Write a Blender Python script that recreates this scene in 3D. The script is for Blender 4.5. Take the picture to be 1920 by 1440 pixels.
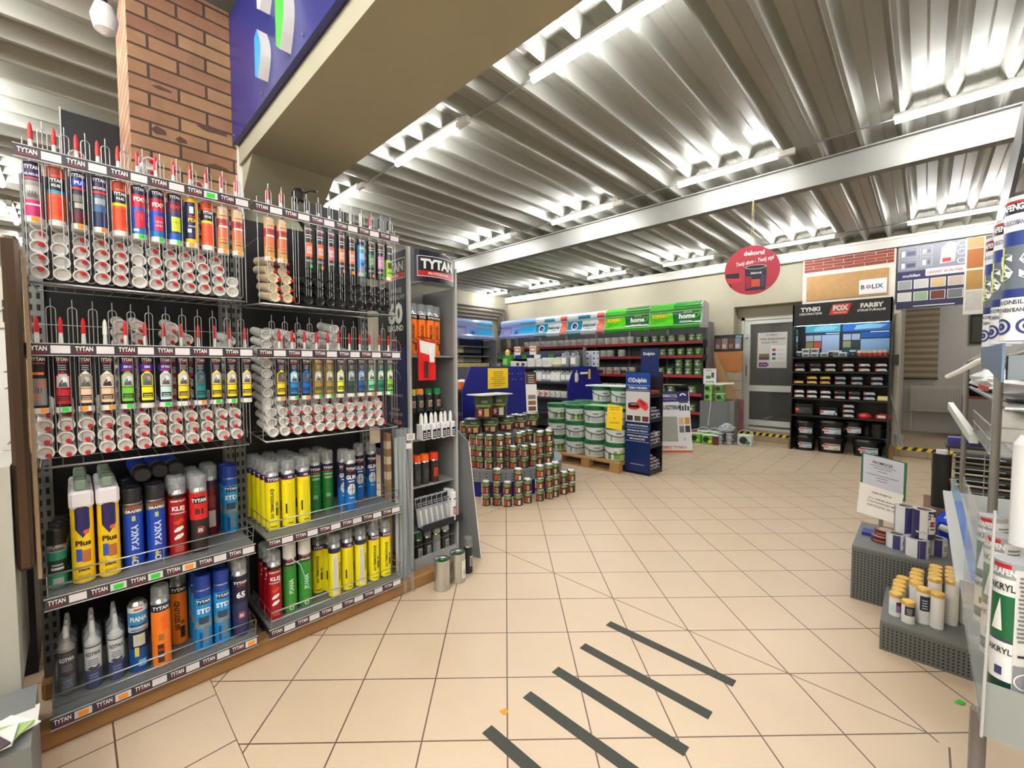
import bpy, math, random
from math import sin, cos, pi, radians
from mathutils import Matrix, Vector
random.seed(7)
for o in list(bpy.data.objects): bpy.data.objects.remove(o)
scene = bpy.context.scene
COL = scene.collection

# ------------------------------------------------------------------ camera
# world: X runs along the back wall (right = +), Y towards the back wall, Z up, metres
yaw, pitch, roll = radians(44.116), radians(-2.479), radians(-0.1355)
fw = Vector((-sin(yaw)*cos(pitch), cos(yaw)*cos(pitch), sin(pitch)))
rt = Vector((cos(yaw), sin(yaw), 0)); up = rt.cross(fw)
rt2 = rt*cos(roll) + up*sin(roll); up2 = up*cos(roll) - rt*sin(roll)
cam_data = bpy.data.cameras.new('camera'); cam = bpy.data.objects.new('camera', cam_data); COL.objects.link(cam)
cam.matrix_world = Matrix(((rt2.x, up2.x, -fw.x, 0), (rt2.y, up2.y, -fw.y, 0), (rt2.z, up2.z, -fw.z, 1.4583), (0, 0, 0, 1)))
cam_data.sensor_width = 36; cam_data.lens = 36*798.06/1920; cam_data.clip_start = .02; cam_data.clip_end = 60
scene.camera = cam
# ------------------------------------------------------------------ world, exposure
w = bpy.data.worlds.new('world'); scene.world = w; w.use_nodes = True
w.node_tree.nodes['Background'].inputs[0].default_value = (.9, .95, 1, 1)
w.node_tree.nodes['Background'].inputs[1].default_value = .05
vs = scene.view_settings
vs.view_transform = 'Standard'; vs.look = 'None'; vs.gamma = 1; vs.use_curve_mapping = False; vs.exposure = 1.60
LAMP = 31.0      # emission strength of the fluorescent tubes

# ------------------------------------------------------------------ materials
def lin(c):
    return tuple(((v/255)/12.92 if v/255 <= .04045 else ((v/255+.055)/1.055)**2.4) for v in c)
_M = {}
def M(c, rough=.5, metal=0., alpha=1., emit=0., spec=.5, noise=0., nscale=20., trans=0., bump=0.):
    key = (tuple(c), rough, metal, alpha, emit, spec, noise, nscale, trans, bump)
    if key in _M: return _M[key]
    m = bpy.data.materials.new('mat_%02d' % len(_M)); m.use_nodes = True
    nt = m.node_tree; b = nt.nodes['Principled BSDF']
    L = lin(c) + (1,)
    b.inputs['Base Color'].default_value = L
    b.inputs['Roughness'].default_value = rough; b.inputs['Metallic'].default_value = metal
    b.inputs['Specular IOR Level'].default_value = spec
    if trans: b.inputs['Transmission Weight'].default_value = trans
    if alpha < 1: b.inputs['Alpha'].default_value = alpha
    if emit: b.inputs['Emission Color'].default_value = L; b.inputs['Emission Strength'].default_value = emit
    if noise or bump:
        tc = nt.nodes.new('ShaderNodeTexCoord'); n = nt.nodes.new('ShaderNodeTexNoise')
        n.inputs['Scale'].default_value = nscale; n.inputs['Detail'].default_value = 5
        nt.links.new(tc.outputs['Object'], n.inputs['Vector'])
        if noise:
            mx = nt.nodes.new('ShaderNodeMix'); mx.data_type = 'RGBA'
            lo = tuple(v*(1-noise) for v in L[:3])+(1,); hi = tuple(min(1, v*(1+noise)) for v in L[:3])+(1,)
            mx.inputs[6].default_value = lo; mx.inputs[7].default_value = hi
            nt.links.new(n.outputs[0], mx.inputs[0]); nt.links.new(mx.outputs[2], b.inputs['Base Color'])
        if bump:
            bp = nt.nodes.new('ShaderNodeBump'); bp.inputs['Strength'].default_value = bump
            bp.inputs['Distance'].default_value = .01
            nt.links.new(n.outputs[0], bp.inputs['Height']); nt.links.new(bp.outputs[0], b.inputs['Normal'])
    _M[key] = m; return m
WHITE = M((235, 235, 232), .4); OFFW = M((222, 220, 214), .5); BLACK = M((18, 18, 20), .4); DARK = M((38, 39, 42), .45)
NAVY = M((26, 30, 66), .35); RED = M((200, 30, 34), .35); GREY = M((120, 122, 122), .45); LGREY = M((178, 180, 180), .45)
CHROME = M((190, 192, 195), .28, .9); WIRE = M((175, 176, 178), .3, .85); GALV = M((150, 152, 152), .4, .6)
ORANGE = M((255, 150, 30), .5); GREEN = M((50, 215, 60), .5); YELL = M((244, 226, 20), .35)
CLEAR = M((205, 210, 212), .12, alpha=.42); CLEARD = M((120, 124, 128), .14, alpha=.6); GLASS = M((200, 210, 210), .05, alpha=.22)
SILVER = M((205, 205, 208), .22, .9); MAROON = M((92, 20, 30), .35); BLUE = M((24, 40, 150), .4); PEG = M((22, 30, 132), .4)

class MB:
    """collects faces of one mesh"""
    def __init__(s): s.v = []; s.f = []; s.m = []; s.sm = []; s.mats = []
    def mi(s, mat):
        if mat not in s.mats: s.mats.append(mat)
        return s.mats.index(mat)
    def poly(s, pts, mat, smooth=False):
        n = len(s.v); s.v += [tuple(p) for p in pts]; s.f.append(tuple(range(n, n+len(pts)))); s.m.append(s.mi(mat)); s.sm.append(smooth); return s
    def faces(s, vs_, fs, mat, smooth=False):
        n = len(s.v); s.v += [tuple(p) for p in vs_]; k = s.mi(mat)
        for f in fs: s.f.append(tuple(n+i for i in f)); s.m.append(k); s.sm.append(smooth)
        return s
    def box(s, x0, x1, y0, y1, z0, z1, mat, bv=0.):
        if x0 > x1: x0, x1 = x1, x0
        if y0 > y1: y0, y1 = y1, y0
        if z0 > z1: z0, z1 = z1, z0
        b = min(bv, (x1-x0)*.45, (y1-y0)*.45)
        if b > 0:      # vertical edges and rim chamfered
            ring = lambda i, z: [(x0+i, y0+b, z), (x0+b, y0+i, z), (x1-b, y0+i, z), (x1-i, y0+b, z), (x1-i, y1-b, z), (x1-b, y1-i, z), (x0+b, y1-i, z), (x0+i, y1-b, z)]
            c = min(b, (z1-z0)*.45); R_ = [ring(b*.6, z0), ring(0, z0+c), ring(0, z1-c), ring(b*.6, z1)]
            vv = sum(R_, []); ff = [tuple(range(7, -1, -1)), tuple(range(24, 32))]
            for k in range(3):
                for i in range(8): ff.append((k*8+i, k*8+(i+1) % 8, k*8+8+(i+1) % 8, k*8+8+i))
            return s.faces(vv, ff, mat)
        vv = [(x0, y0, z0), (x1, y0, z0), (x1, y1, z0), (x0, y1, z0), (x0, y0, z1), (x1, y0, z1), (x1, y1, z1), (x0, y1, z1)]
        return s.faces(vv, [(3, 2, 1, 0), (4, 5, 6, 7), (0, 1, 5, 4), (1, 2, 6, 5), (2, 3, 7, 6), (3, 0, 4, 7)], mat)
    def prism(s, poly2, z0, z1, mat, plane='xy'):
        f = {'xy': lambda a, b, c: (a, b, c), 'xz': lambda a, b, c: (a, c, b), 'yz': lambda a, b, c: (c, a, b)}[plane]
        n = len(poly2); vv = [f(a, b, z0) for a, b in poly2] + [f(a, b, z1) for a, b in poly2]
        ff = [tuple(range(n-1, -1, -1)), tuple(range(n, 2*n))] + [(i, (i+1) % n, n+(i+1) % n, n+i) for i in range(n)]
        return s.faces(vv, ff, mat)
    def lathe(s, segs, n=20, c=(0, 0, 0), cap0=True, cap1=True, capm=None, a0=0., a1=2*pi):
        """segs: (z0,r0,z1,r1,mat)"""
        full = abs(a1-a0-2*pi) < 1e-6; k = n if full else n+1
        an = [a0+(a1-a0)*i/n for i in range(k)]
        for (z0, r0, z1, r1, mat) in segs:
            vv = [(c[0]+r0*cos(a), c[1]+r0*sin(a), c[2]+z0) for a in an]+[(c[0]+r1*cos(a), c[1]+r1*sin(a), c[2]+z1) for a in an]
            ff = [(i, (i+1) % k, k+(i+1) % k, k+i) for i in range(n)]
            s.faces(vv, ff, mat, True)
        if cap0 and segs[0][1] > 1e-4: s.poly([(c[0]+segs[0][1]*cos(a), c[1]+segs[0][1]*sin(a), c[2]+segs[0][0]) for a in reversed(an)], capm or segs[0][4])
        if cap1 and segs[-1][3] > 1e-4: s.poly([(c[0]+segs[-1][3]*cos(a), c[1]+segs[-1][3]*sin(a), c[2]+segs[-1][2]) for a in an], capm or segs[-1][4])
        return s
    def tube(s, pts, r, mat, n=6, closed=False):
        P = [Vector(p) for p in pts]; rings = []; N = len(P)
        ref = Vector((0, 0, 1)); 
        for i, p in enumerate(P):
            a = P[i-1] if (i > 0 or closed) else p; b = P[(i+1) % N] if (i < N-1 or closed) else p
            t = (b-a).normalized()
            if abs(t.dot(ref)) > .95: ref = Vector((1, 0, 0)) if abs(t.x) < .9 else Vector((0, 1, 0))
            u = t.cross(ref).normalized(); v = u.cross(t)
            d1 = (p-a).normalized() if p != a else t; sc = 1/max(.5, d1.dot(t)) if d1.length else 1
            rings.append([p+(u*cos(2*pi*k/n)+v*sin(2*pi*k/n))*r*sc for k in range(n)])
        vv = sum(rings, []); ff = []
        for i in range(N if closed else N-1):
            for k in range(n):
                a = i*n; b = ((i+1) % N)*n
                ff.append((a+k, a+(k+1) % n, b+(k+1) % n, b+k))
        s.faces(vv, ff, mat, True)
        if not closed: s.poly(rings[0][::-1], mat); s.poly(rings[-1], mat)
        return s
    def cyl_patch(s, r, t0, t1, z0, z1, mat, n=0, c=(0, 0)):
        n = n or max(1, int(abs(t1-t0)/.26)); t = [t0+(t1-t0)*i/n for i in range(n+1)]
        vv = [(c[0]+r*cos(a), c[1]+r*sin(a), z0) for a in t]+[(c[0]+r*cos(a), c[1]+r*sin(a), z1) for a in t]
        return s.faces(vv, [(i, i+1, n+2+i, n+1+i) for i in range(n)], mat, True)
    def shape(s, pts, mat, fn):     # flat polygon mapped by fn(u,v); cut into narrow slices on curved surfaces
        r = getattr(fn, 'r', 0)
        if not r: return s.poly([fn(u, v) for u, v in pts], mat)
        u0, u1 = min(p[0] for p in pts), max(p[0] for p in pts); n = max(1, math.ceil((u1-u0)/(r*.22)))
        def clip(P, c, sg):
            out = []
            for i in range(len(P)):
                a, b = P[i-1], P[i]; da, db = sg*(a[0]-c), sg*(b[0]-c)
                if (da < 0) != (db < 0): t = da/(da-db); out.append((a[0]+(b[0]-a[0])*t, a[1]+(b[1]-a[1])*t))
                if db >= 0: out.append(b)
            return out
        for i in range(n):
            P = clip(clip(list(pts), u0+(u1-u0)*i/n, 1), u0+(u1-u0)*(i+1)/n, -1)
            if len(P) > 2: s.poly([fn(u, v) for u, v in P], mat, True)
        return s
    def text(s, txt, size, mat, fn, u=0., v=0., maxw=None, bold=.015, rot=0., sx=1., shear=0.):
        """text centred on (u,v), cap height = size"""
        V, F, W_ = glyphs(txt, bold, shear)
        k = size/.70; kx = k*sx
        if maxw and W_*kx > maxw: kx = maxw/W_
        cr, sr = cos(rot), sin(rot); out = []
        for (a, b) in V:
            a, b = a*kx, (b-.35)*k
            out.append(fn(u+a*cr-b*sr, v+a*sr+b*cr))
        return s.faces(out, F, mat)
    def build(s, name, parent=None, loc=None, rotz=0.):
        me = bpy.data.meshes.new(name); me.from_pydata(s.v, [], s.f)
        for m in s.mats: me.materials.append(m)
        me.polygons.foreach_set('material_index', s.m); me.polygons.foreach_set('use_smooth', s.sm); me.update()
        o = bpy.data.objects.new(name, me); COL.objects.link(o)
        if parent: o.parent = parent
        if loc: o.location = loc
        if rotz: o.rotation_euler = (0, 0, rotz)
        return o
_G = {}
def glyphs(txt, bold=.015, shear=0.):
    key = (txt, bold, shear)
    if key in _G: return _G[key]
    cu = bpy.data.curves.new('t', 'FONT'); cu.body = txt; cu.align_x = 'CENTER'; cu.resolution_u = 2; cu.offset = bold; cu.shear = shear; cu.size = 1
    o = bpy.data.objects.new('t', cu); COL.objects.link(o)
    dg = bpy.context.evaluated_depsgraph_get(); me = bpy.data.meshes.new_from_object(o.evaluated_get(dg))
    V = [(v.co.x, v.co.y) for v in me.vertices]; F = [tuple(p.vertices) for p in me.polygons]
    xs = [a for a, b in V] or [0]
    res = (V, F, max(max(xs)-min(xs), .01)); _G[key] = res
    bpy.data.objects.remove(o); bpy.data.curves.remove(cu); bpy.data.meshes.remove(me)
    return res
# mappings of flat (u,v) label space onto surfaces
def on_cyl(r, th=0., c=(0, 0), e=.0006):
    def fn(u, v): return (c[0]+(r+e)*cos(th+u/r), c[1]+(r+e)*sin(th+u/r), v)
    fn.r = r; return fn
def face_px(x, y0=0., z0=0.): return lambda u, v: (x, y0+u, z0+v)          # seen from +X
def face_ny(y, x0=0., z0=0.): return lambda u, v: (x0+u, y, z0+v)          # seen from -Y
def face_nx(x, y0=0., z0=0.): return lambda u, v: (x, y0-u, z0+v)          # seen from -X
def rect(m, fn, u0, u1, v0, v1, mat): m.shape([(u0, v0), (u1, v0), (u1, v1), (u0, v1)], mat, fn)
def frame_rect(m, fn, u0, u1, v0, v1, t, mat):
    rect(m, fn, u0, u1, v0, v0+t, mat); rect(m, fn, u0, u1, v1-t, v1, mat); rect(m, fn, u0, u0+t, v0+t, v1-t, mat); rect(m, fn, u1-t, u1, v0+t, v1-t, mat)
def lines(m, fn, u0, u1, v0, v1, n, mat, ragged=.25, fill=.45):
    h = (v1-v0)/n; rnd = random.Random(int((u0*7+v0*13+n)*1000))
    for i in range(n):
        k = (u1-u0)*ragged*rnd.random()*.5; rect(m, fn, u0+k, u1-k, v0+i*h, v0+i*h+h*fill, mat)
def disc(m, fn, u, v, r, mat, n=16): m.shape([(u+r*cos(2*pi*i/n), v+r*sin(2*pi*i/n)) for i in range(n)], mat, fn)
def ringp(m, fn, u, v, r, r2, mat, n=20, a0=0., a1=2*pi):
    for i in range(n):
        a, b = a0+(a1-a0)*i/n, a0+(a1-a0)*(i+1)/n
        m.poly([fn(u+r2*cos(a), v+r2*sin(a)), fn(u+r*cos(a), v+r*sin(a)), fn(u+r*cos(b), v+r*sin(b)), fn(u+r2*cos(b), v+r2*sin(b))], mat)

# ------------------------------------------------------------------ scene object helpers
def tag(o, label, cat, group=None, kind=None):
    o['label'] = label; o['category'] = cat
    if group: o['group'] = group
    if kind: o['kind'] = kind
    return o
def empty(name, loc, label, cat, group=None, rotz=0.):
    o = bpy.data.objects.new(name, None); COL.objects.link(o); o.location = loc; o.rotation_euler = (0, 0, rotz); o.empty_display_size = .05
    return tag(o, label, cat, group)
def struct(name, mb, label=None):
    o = mb.build(name); o['kind'] = 'structure'
    if label: o['label'] = label
    return o
_proto = {}
def place(key, maker, loc, rotz, label, cat, group=None, tilt=None):
    """first call builds the thing with its parts, later calls copy the thing and each of its parts"""
    if key not in _proto:
        r = maker(); _proto[key] = (r, list(r.children), {c: list(c.children) for c in r.children})
    else:
        p, kids, sub = _proto[key]
        r = p.copy(); COL.objects.link(r)
        for k in ('group',):
            if k in r: del r[k]
        for c in kids:
            d = c.copy(); COL.objects.link(d); d.parent = r
            for g in sub[c]:
                e = g.copy(); COL.objects.link(e); e.parent = d
    r.location = loc; r.rotation_euler = (tilt[0], tilt[1], rotz) if tilt else (0, 0, rotz)
    tag(r, label, cat, group); return r
ORD = ['zeroth', 'first', 'second', 'third', 'fourth', 'fifth', 'sixth', 'seventh', 'eighth', 'ninth', 'tenth', 'eleventh', 'twelfth', 'thirteenth', 'fourteenth',
       'fifteenth', 'sixteenth', 'seventeenth', 'eighteenth', 'nineteenth', 'twentieth', 'twenty-first', 'twenty-second', 'twenty-third', 'twenty-fourth', 'twenty-fifth',
       'twenty-sixth', 'twenty-seventh', 'twenty-eighth', 'twenty-ninth', 'thirtieth']

# ================================================================== THE ROOM
CREAM = M((180, 175, 156), .85, noise=.05, nscale=3, bump=.05)
def node_floor():
    m = bpy.data.materials.new('floor_tiles'); m.use_nodes = True; nt = m.node_tree; N = nt.nodes; Lk = nt.links; b = N['Principled BSDF']
    geo = N.new('ShaderNodeNewGeometry'); sp = N.new('ShaderNodeSeparateXYZ'); Lk.new(geo.outputs['Position'], sp.inputs[0])
    X, Y = sp.outputs[0], sp.outputs[1]
    def mth(op, a, b_=None, c_=None):
        n = N.new('ShaderNodeMath'); n.operation = op
        for i, q in enumerate((a, b_, c_)):
            if q is None: continue
            if isinstance(q, (int, float)): n.inputs[i].default_value = q
            else: Lk.new(q, n.inputs[i])
        return n.outputs[0]
    T = .333; g = .0062
    def line(coord, per=T, gw=g):     # 1 on a grout line
        a = mth('DIVIDE', coord, per); fr = mth('FRACT', a); d = mth('ABSOLUTE', mth('SUBTRACT', fr, .5))
        return mth('GREATER_THAN', d, .5-gw/per/2)
    x0, y0 = -2.305, 2.31           # a crossing of the diagonal grid
    dx = mth('SUBTRACT', X, x0); dy = mth('SUBTRACT', Y, y0); s = .70711
    u = mth('MULTIPLY', mth('ADD', dx, dy), s); v = mth('MULTIPLY', mth('SUBTRACT', dy, dx), s)
    u2 = mth('ADD', u, .3330/2*0); diag = mth('MAXIMUM', line(mth('ADD', u, T/2)), line(mth('ADD', v, T/2)))
    diag = mth('MAXIMUM', line(u), line(v))
    strt = mth('MAXIMUM', line(mth('SUBTRACT', X, -1.89)), line(mth('SUBTRACT', Y, .40)))
    z1 = mth('LESS_THAN', Y, .40); z2 = mth('GREATER_THAN', Y, mth('ADD', X, 7.97)); z3 = mth('LESS_THAN', X, -3.07)
    z4 = mth('MULTIPLY', mth('GREATER_THAN', X, .02), mth('LESS_THAN', Y, 2.28))
    zone = mth('MAXIMUM', mth('MAXIMUM', z1, z2), mth('MAXIMUM', z3, z4))
    grid = mth('ADD', mth('MULTIPLY', zone, strt), mth('MULTIPLY', mth('SUBTRACT', 1, zone), diag))
    def seam(c, c0): return mth('LESS_THAN', mth('ABSOLUTE', mth('SUBTRACT', c, c0)), .003)
    near = mth('MULTIPLY', mth('GREATER_THAN', X, -3.07), mth('LESS_THAN', X, .05))
    grid = mth('MAXIMUM', grid, mth('MULTIPLY', seam(Y, 2.31), near))
    grid = mth('MAXIMUM', grid, mth('MAXIMUM', seam(X, -3.07), seam(mth('SUBTRACT', Y, X), 7.97)))
    grid = mth('MINIMUM', grid, 1)
    no = N.new('ShaderNodeTexNoise'); no.inputs['Scale'].default_value = 2.2; no.inputs['Detail'].default_value = 6; Lk.new(geo.outputs['Position'], no.inputs['Vector'])
    n2 = N.new('ShaderNodeTexNoise'); n2.inputs['Scale'].default_value = 160; n2.inputs['Detail'].default_value = 2; Lk.new(geo.outputs['Position'], n2.inputs['Vector'])
    mx = N.new('ShaderNodeMix'); mx.data_type = 'RGBA'; mx.inputs[6].default_value = lin((206, 182, 155))+(1,); mx.inputs[7].default_value = lin((220, 198, 170))+(1,); Lk.new(no.outputs[0], mx.inputs[0])
    m2 = N.new('ShaderNodeMix'); m2.data_type = 'RGBA'; m2.blend_type = 'MULTIPLY'; m2.inputs[0].default_value = .12; Lk.new(mx.outputs[2], m2.inputs[6]); Lk.new(n2.outputs[0], m2.inputs[7])
    m3 = N.new('ShaderNodeMix'); m3.data_type = 'RGBA'; Lk.new(grid, m3.inputs[0]); Lk.new(m2.outputs[2], m3.inputs[6]); m3.inputs[7].default_value = lin((104, 80, 66))+(1,)
    Lk.new(m3.outputs[2], b.inputs['Base Color'])
    rr = N.new('ShaderNodeMapRange'); Lk.new(no.outputs[0], rr.inputs[0]); rr.inputs[3].default_value = .3; rr.inputs[4].default_value = .46
    Lk.new(rr.outputs[0], b.inputs['Roughness'])
    bp = N.new('ShaderNodeBump'); bp.inputs['Strength'].default_value = .4; bp.inputs['Distance'].default_value = .002; bp.invert = True
    Lk.new(grid, bp.inputs['Height']); Lk.new(bp.outputs[0], b.inputs['Normal'])
    return m
FLOORM = node_floor()
m = MB(); m.box(-12, 4.5, -4, 9.15, -.1, 0, FLOORM); struct('floor', m)

# back wall with two openings (door niche, passage)
YB = 9.3
m = MB()
for x0, x1, z0, z1 in [(-9.2, -2.79, 0, 3.75), (-2.79, -1.2, 2.62, 3.75), (-1.2, -.30, 0, 3.75), (-.30, 1.5, 2.42, 3.75), (1.5, 4.5, 0, 3.75)]:
    m.box(x0, x1, YB, YB+.42, z0, z1, CREAM)
struct('wall_back', m)
m = MB(); m.box(-9.4, -9.2, 2.2, 9.72, 0, 3.75, CREAM); struct('wall_left', m)
m = MB(); m.box(-12.2, -12, -4, 2.2, 0, 3.75, CREAM); m.box(-12, -9.4, 2.1, 2.3, 0, 3.75, CREAM); struct('wall_far_left', m)
m = MB(); m.box(4.5, 4.7, -4, 9.72, 0, 3.75, CREAM); struct('wall_right', m)
m = MB(); m.box(-12, 4.5, -4.2, -4, 0, 3.75, CREAM); struct('wall_front', m)
# corrugated steel ceiling, ribs along Y
CEIL = M((156, 157, 150), .42, .18, noise=.06, nscale=1.5)
m = MB(); p = .286; x = -12.0
prof = []
xs = -.045+.143-p*42
for k in range(60):
    a = xs+k*p; prof += [(a-.013, 3.505), (a+.013, 3.505), (a+.058, 3.60), (a+.136, 3.60), (a+.143, 3.595), (a+.150, 3.60), (a+.228, 3.60)]
for (xa, za), (xb, zb) in zip(prof[:-1], prof[1:]):
    m.poly([(xa, -4.1, za), (xa, 9.4, za), (xb, 9.4, zb), (xb, -4.1, zb)], CEIL)
struct('ceiling', m)
m = MB(); m.box(-12.3, 4.8, -4.3, 9.9, 3.75, 3.8, GREY); struct('ceiling_slab', m)['kind'] = 'structure'
STEEL = M((120, 120, 116), .45, noise=.04, nscale=4)
def ibeam(y, z0, z1, x0, x1):
    m = MB(); t = .012; w_ = .055
    m.box(x0, x1, y-w_, y+w_, z0, z0+t, STEEL); m.box(x0, x1, y-w_, y+w_, z1-t, z1, STEEL); m.box(x0, x1, y-.006, y+.006, z0+t, z1-t, STEEL); return m
o = ibeam(5.24, 3.235, 3.49, -9.2, 4.5).build('steel_beam'); tag(o, 'long white steel beam crossing under the corrugated ceiling', 'beam'); o['kind'] = 'structure'; o.name = 'trim_1'
ST2 = M((206, 204, 196), .4); m = MB(); m.box(-9.2, 4.5, 9.18, 9.3, 3.33, 3.345, ST2); m.box(-9.2, 4.5, 9.20, 9.215, 3.345, 3.46, ST2); m.box(-9.2, 4.5, 9.17, 9.3, 3.46, 3.5, ST2); struct('trim_2', m)
# boxed beam running from the brick pillar over the room, with its tapered end
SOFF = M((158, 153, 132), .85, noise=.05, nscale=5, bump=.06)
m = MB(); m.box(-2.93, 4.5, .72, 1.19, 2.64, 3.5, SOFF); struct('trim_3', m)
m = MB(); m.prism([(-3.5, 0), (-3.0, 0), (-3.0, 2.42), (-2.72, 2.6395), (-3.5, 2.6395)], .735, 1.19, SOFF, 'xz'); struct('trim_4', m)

# brick pillar
def brick_mat():
    m = bpy.data.materials.new('old_brick'); m.use_nodes = True; nt = m.node_tree; N = nt.nodes; L = nt.links; b = N['Principled BSDF']
    geo = N.new('ShaderNodeNewGeometry'); sp = N.new('ShaderNodeSeparateXYZ'); L.new(geo.outputs['Position'], sp.inputs[0]); cb = N.new('ShaderNodeCombineXYZ')
    ad = N.new('ShaderNodeMath'); L.new(sp.outputs[0], ad.inputs[0]); L.new(sp.outputs[1], ad.inputs[1]); L.new(ad.outputs[0], cb.inputs[0]); L.new(sp.outputs[2], cb.inputs[1])
    br = N.new('ShaderNodeTexBrick'); br.inputs['Scale'].default_value = 1; br.inputs['Brick Width'].default_value = .25; br.inputs['Row Height'].default_value = .074
    br.inputs['Mortar Size'].default_value = .006; br.inputs['Color1'].default_value = lin((170, 134, 98))+(1,); br.inputs['Color2'].default_value = lin((148, 104, 82))+(1,)
    br.inputs['Mortar'].default_value = lin((78, 62, 52))+(1,); L.new(cb.outputs[0], br.inputs['Vector'])
    no = N.new('ShaderNodeTexNoise'); no.inputs['Scale'].default_value = 9; no.inputs['Detail'].default_value = 8; L.new(geo.outputs['Position'], no.inputs['Vector'])
    mx = N.new('ShaderNodeMix'); mx.data_type = 'RGBA'; mx.blend_type = 'OVERLAY'; mx.inputs[0].default_value = .35; L.new(br.outputs[0], mx.inputs[6]); L.new(no.outputs[0], mx.inputs[7])
    L.new(mx.outputs[2], b.inputs['Base Color']); b.inputs['Roughness'].default_value = .85
    bp = N.new('ShaderNodeBump'); bp.inputs['Strength'].default_value = .6; bp.inputs['Distance'].default_value = .008; bp.invert = True; L.new(br.outputs[1], bp.inputs['Height']); L.new(bp.outputs[0], b.inputs['Normal'])
    return m
m = MB(); m.box(-3.55, -2.95, .245, .715, 0, 3.5, brick_mat()); o = m.build('brick_pillar'); tag(o, 'old yellow and red brick pillar behind the cartridge rack', 'pillar')
SP = M((92, 70, 60), .9); m = MB()
for y, z, a, b_ in [(.36, 2.705, .03, .02), (.455, 2.69, .024, .017), (.60, 2.80, .07, .018), (.38, 2.93, .04, .01), (.62, 2.60, .05, .012)]:
    m.poly([(-2.9485, y+a*cos(t*pi/5)*(1+.2*sin(3*t)), z+b_*sin(t*pi/5)*(1+.25*cos(2*t))) for t in range(10)], SP)
c = m.build('scorch_mark', o); c['label'] = 'dark scorch marks on the bricks'
m = MB(); m.box(-2.96, -2.925, .715, .735, 2.3, 3.5, WHITE); struct('trim_5', m)

# signboard on the boxed beam
sg = empty('signboard', (-1.8, .70, 3.06), 'blue signboard with raised leaf shapes on the boxed beam', 'signboard')
BL = M((34, 36, 112), .3); m = MB(); m.box(-1.12, 1.8, -.012, .018, -.315, .40, BL)
m.build('panel', sg)
def leaf(cx, cz, w_, h_, mat, nm, flip=1):
    m = MB(); n = 10; pts = []
    for i in range(n+1): t = pi*i/n; pts.append((cx+w_*(sin(t)*.55)*flip, cz-h_/2+h_*i/n))
    pts.append((cx-w_*.45*flip, cz+h_*.42)); pts.append((cx-w_*.45*flip, cz-h_*.38))
    n = len(pts); y0, y1 = -.055, -.012
    vv = [(a, y0, b) for a, b in pts]+[(a, y1, b) for a, b in pts]
    for i in range(n): m.faces([vv[i], vv[(i+1) % n], vv[n+(i+1) % n], vv[n+i]], [(0, 1, 2, 3)], OFFW)
    m.poly(vv[:n], mat); m.poly(vv[n:][::-1], mat); m.build(nm, sg)
leaf(-.47, -.15, .09, .22, M((20, 140, 220), .35), 'raised_shape'); leaf(-.17, -.13, .10, .30, M((70, 190, 60), .35), 'raised_shape'); leaf(-.42, .12, .08, .20, OFFW, 'raised_shape'); leaf(.2, .05, .12, .26, OFFW, 'raised_shape')
m = MB()
for x, z in [(-1.08, -.28), (-.55, -.28), (-.02, -.28), (-1.08, .1)]: m.box(x-.006, x+.006, -.02, -.012, z-.006, z+.006, SILVER)
m.build('screw', sg)

# fluorescent lamps, three rows in view, left room tubes, and unseen fill tubes added behind
TUBE = bpy.data.materials.new('tube_light'); TUBE.use_nodes = True; _b = TUBE.node_tree.nodes['Principled BSDF']
_b.inputs['Emission Color'].default_value = (1, .99, .965, 1); _b.inputs['Emission Strength'].default_value = LAMP
def make_lamp():
    r = bpy.data.objects.new('ceiling_light', None); COL.objects.link(r)
    m = MB(); m.lathe([(0, .024, .955, .024, TUBE)], 12); t = m.build('tube', r)
    t.rotation_euler = (0, pi/2, 0); t.location = (0, 0, 0)
    m = MB(); m.box(-.01, 1.0, -.03, .03, .024, .045, OFFW); m.box(.955, 1.1, -.022, .022, -.02, .03, OFFW); m.build('housing', r); return r
rows = [('first row', 2.31, -7, 2), ('second row', 4.775, -3, 2), ('third row', 8.33, -4, 2)]
rown = {'first row': 'row of tubes beside the boxed beam', 'second row': 'row just before the steel beam', 'third row': 'row nearest the back wall'}
for nm, y, k0, k1 in rows:
    for j, k in enumerate(range(k0 if nm != 'first row' else -3, k1)):
        place('lamp', make_lamp, (-2.03+1.796*k, y, 3.46), 0, 'bright fluorescent tube, %s from the left in the %s' % (ORD[j+1], rown[nm]), 'ceiling light', 'fluorescent tubes under the ceiling')
    m = MB(); xa = -2.03+1.796*(k0 if nm != 'first row' else -3)
    m.tube([(xa, y+.03, 3.492), (4, y+.03, 3.492)], .007, GREY, 6)
    tag(m.build('cable_conduit'), 'thin grey conduit joining the %s' % rown[nm], 'conduit')
for j, (x, y) in enumerate([(-5.6, -.48), (-7.4, -.48), (-9.2, -.48), (-11, -.48), (-.2, -.48), (-2.0, -.48), (1.6, -.48), (-.2, -2.4), (-2, -2.4), (-3.8, -2.4), (1.6, -2.4), (-3.8, -.48), (-1.1, -1.4), (.7, -1.4), (2.5, -1.4), (-2.9, -1.4), (-.2, .1), (1.6, .1), (-.2, -3.3), (1.6, -3.3)]):
    place('lamp', make_lamp, (x, y, 3.465), 0, 'fluorescent tube in the rear ceiling, number %s' % ORD[j+1] if y < -1 or x > -3 else 'fluorescent tube over the room on the far left, %s one' % ORD[j+1], 'ceiling light', 'tubes over the left room')  # rear tubes lie outside the left room, added unseen as fill for the rack

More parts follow.
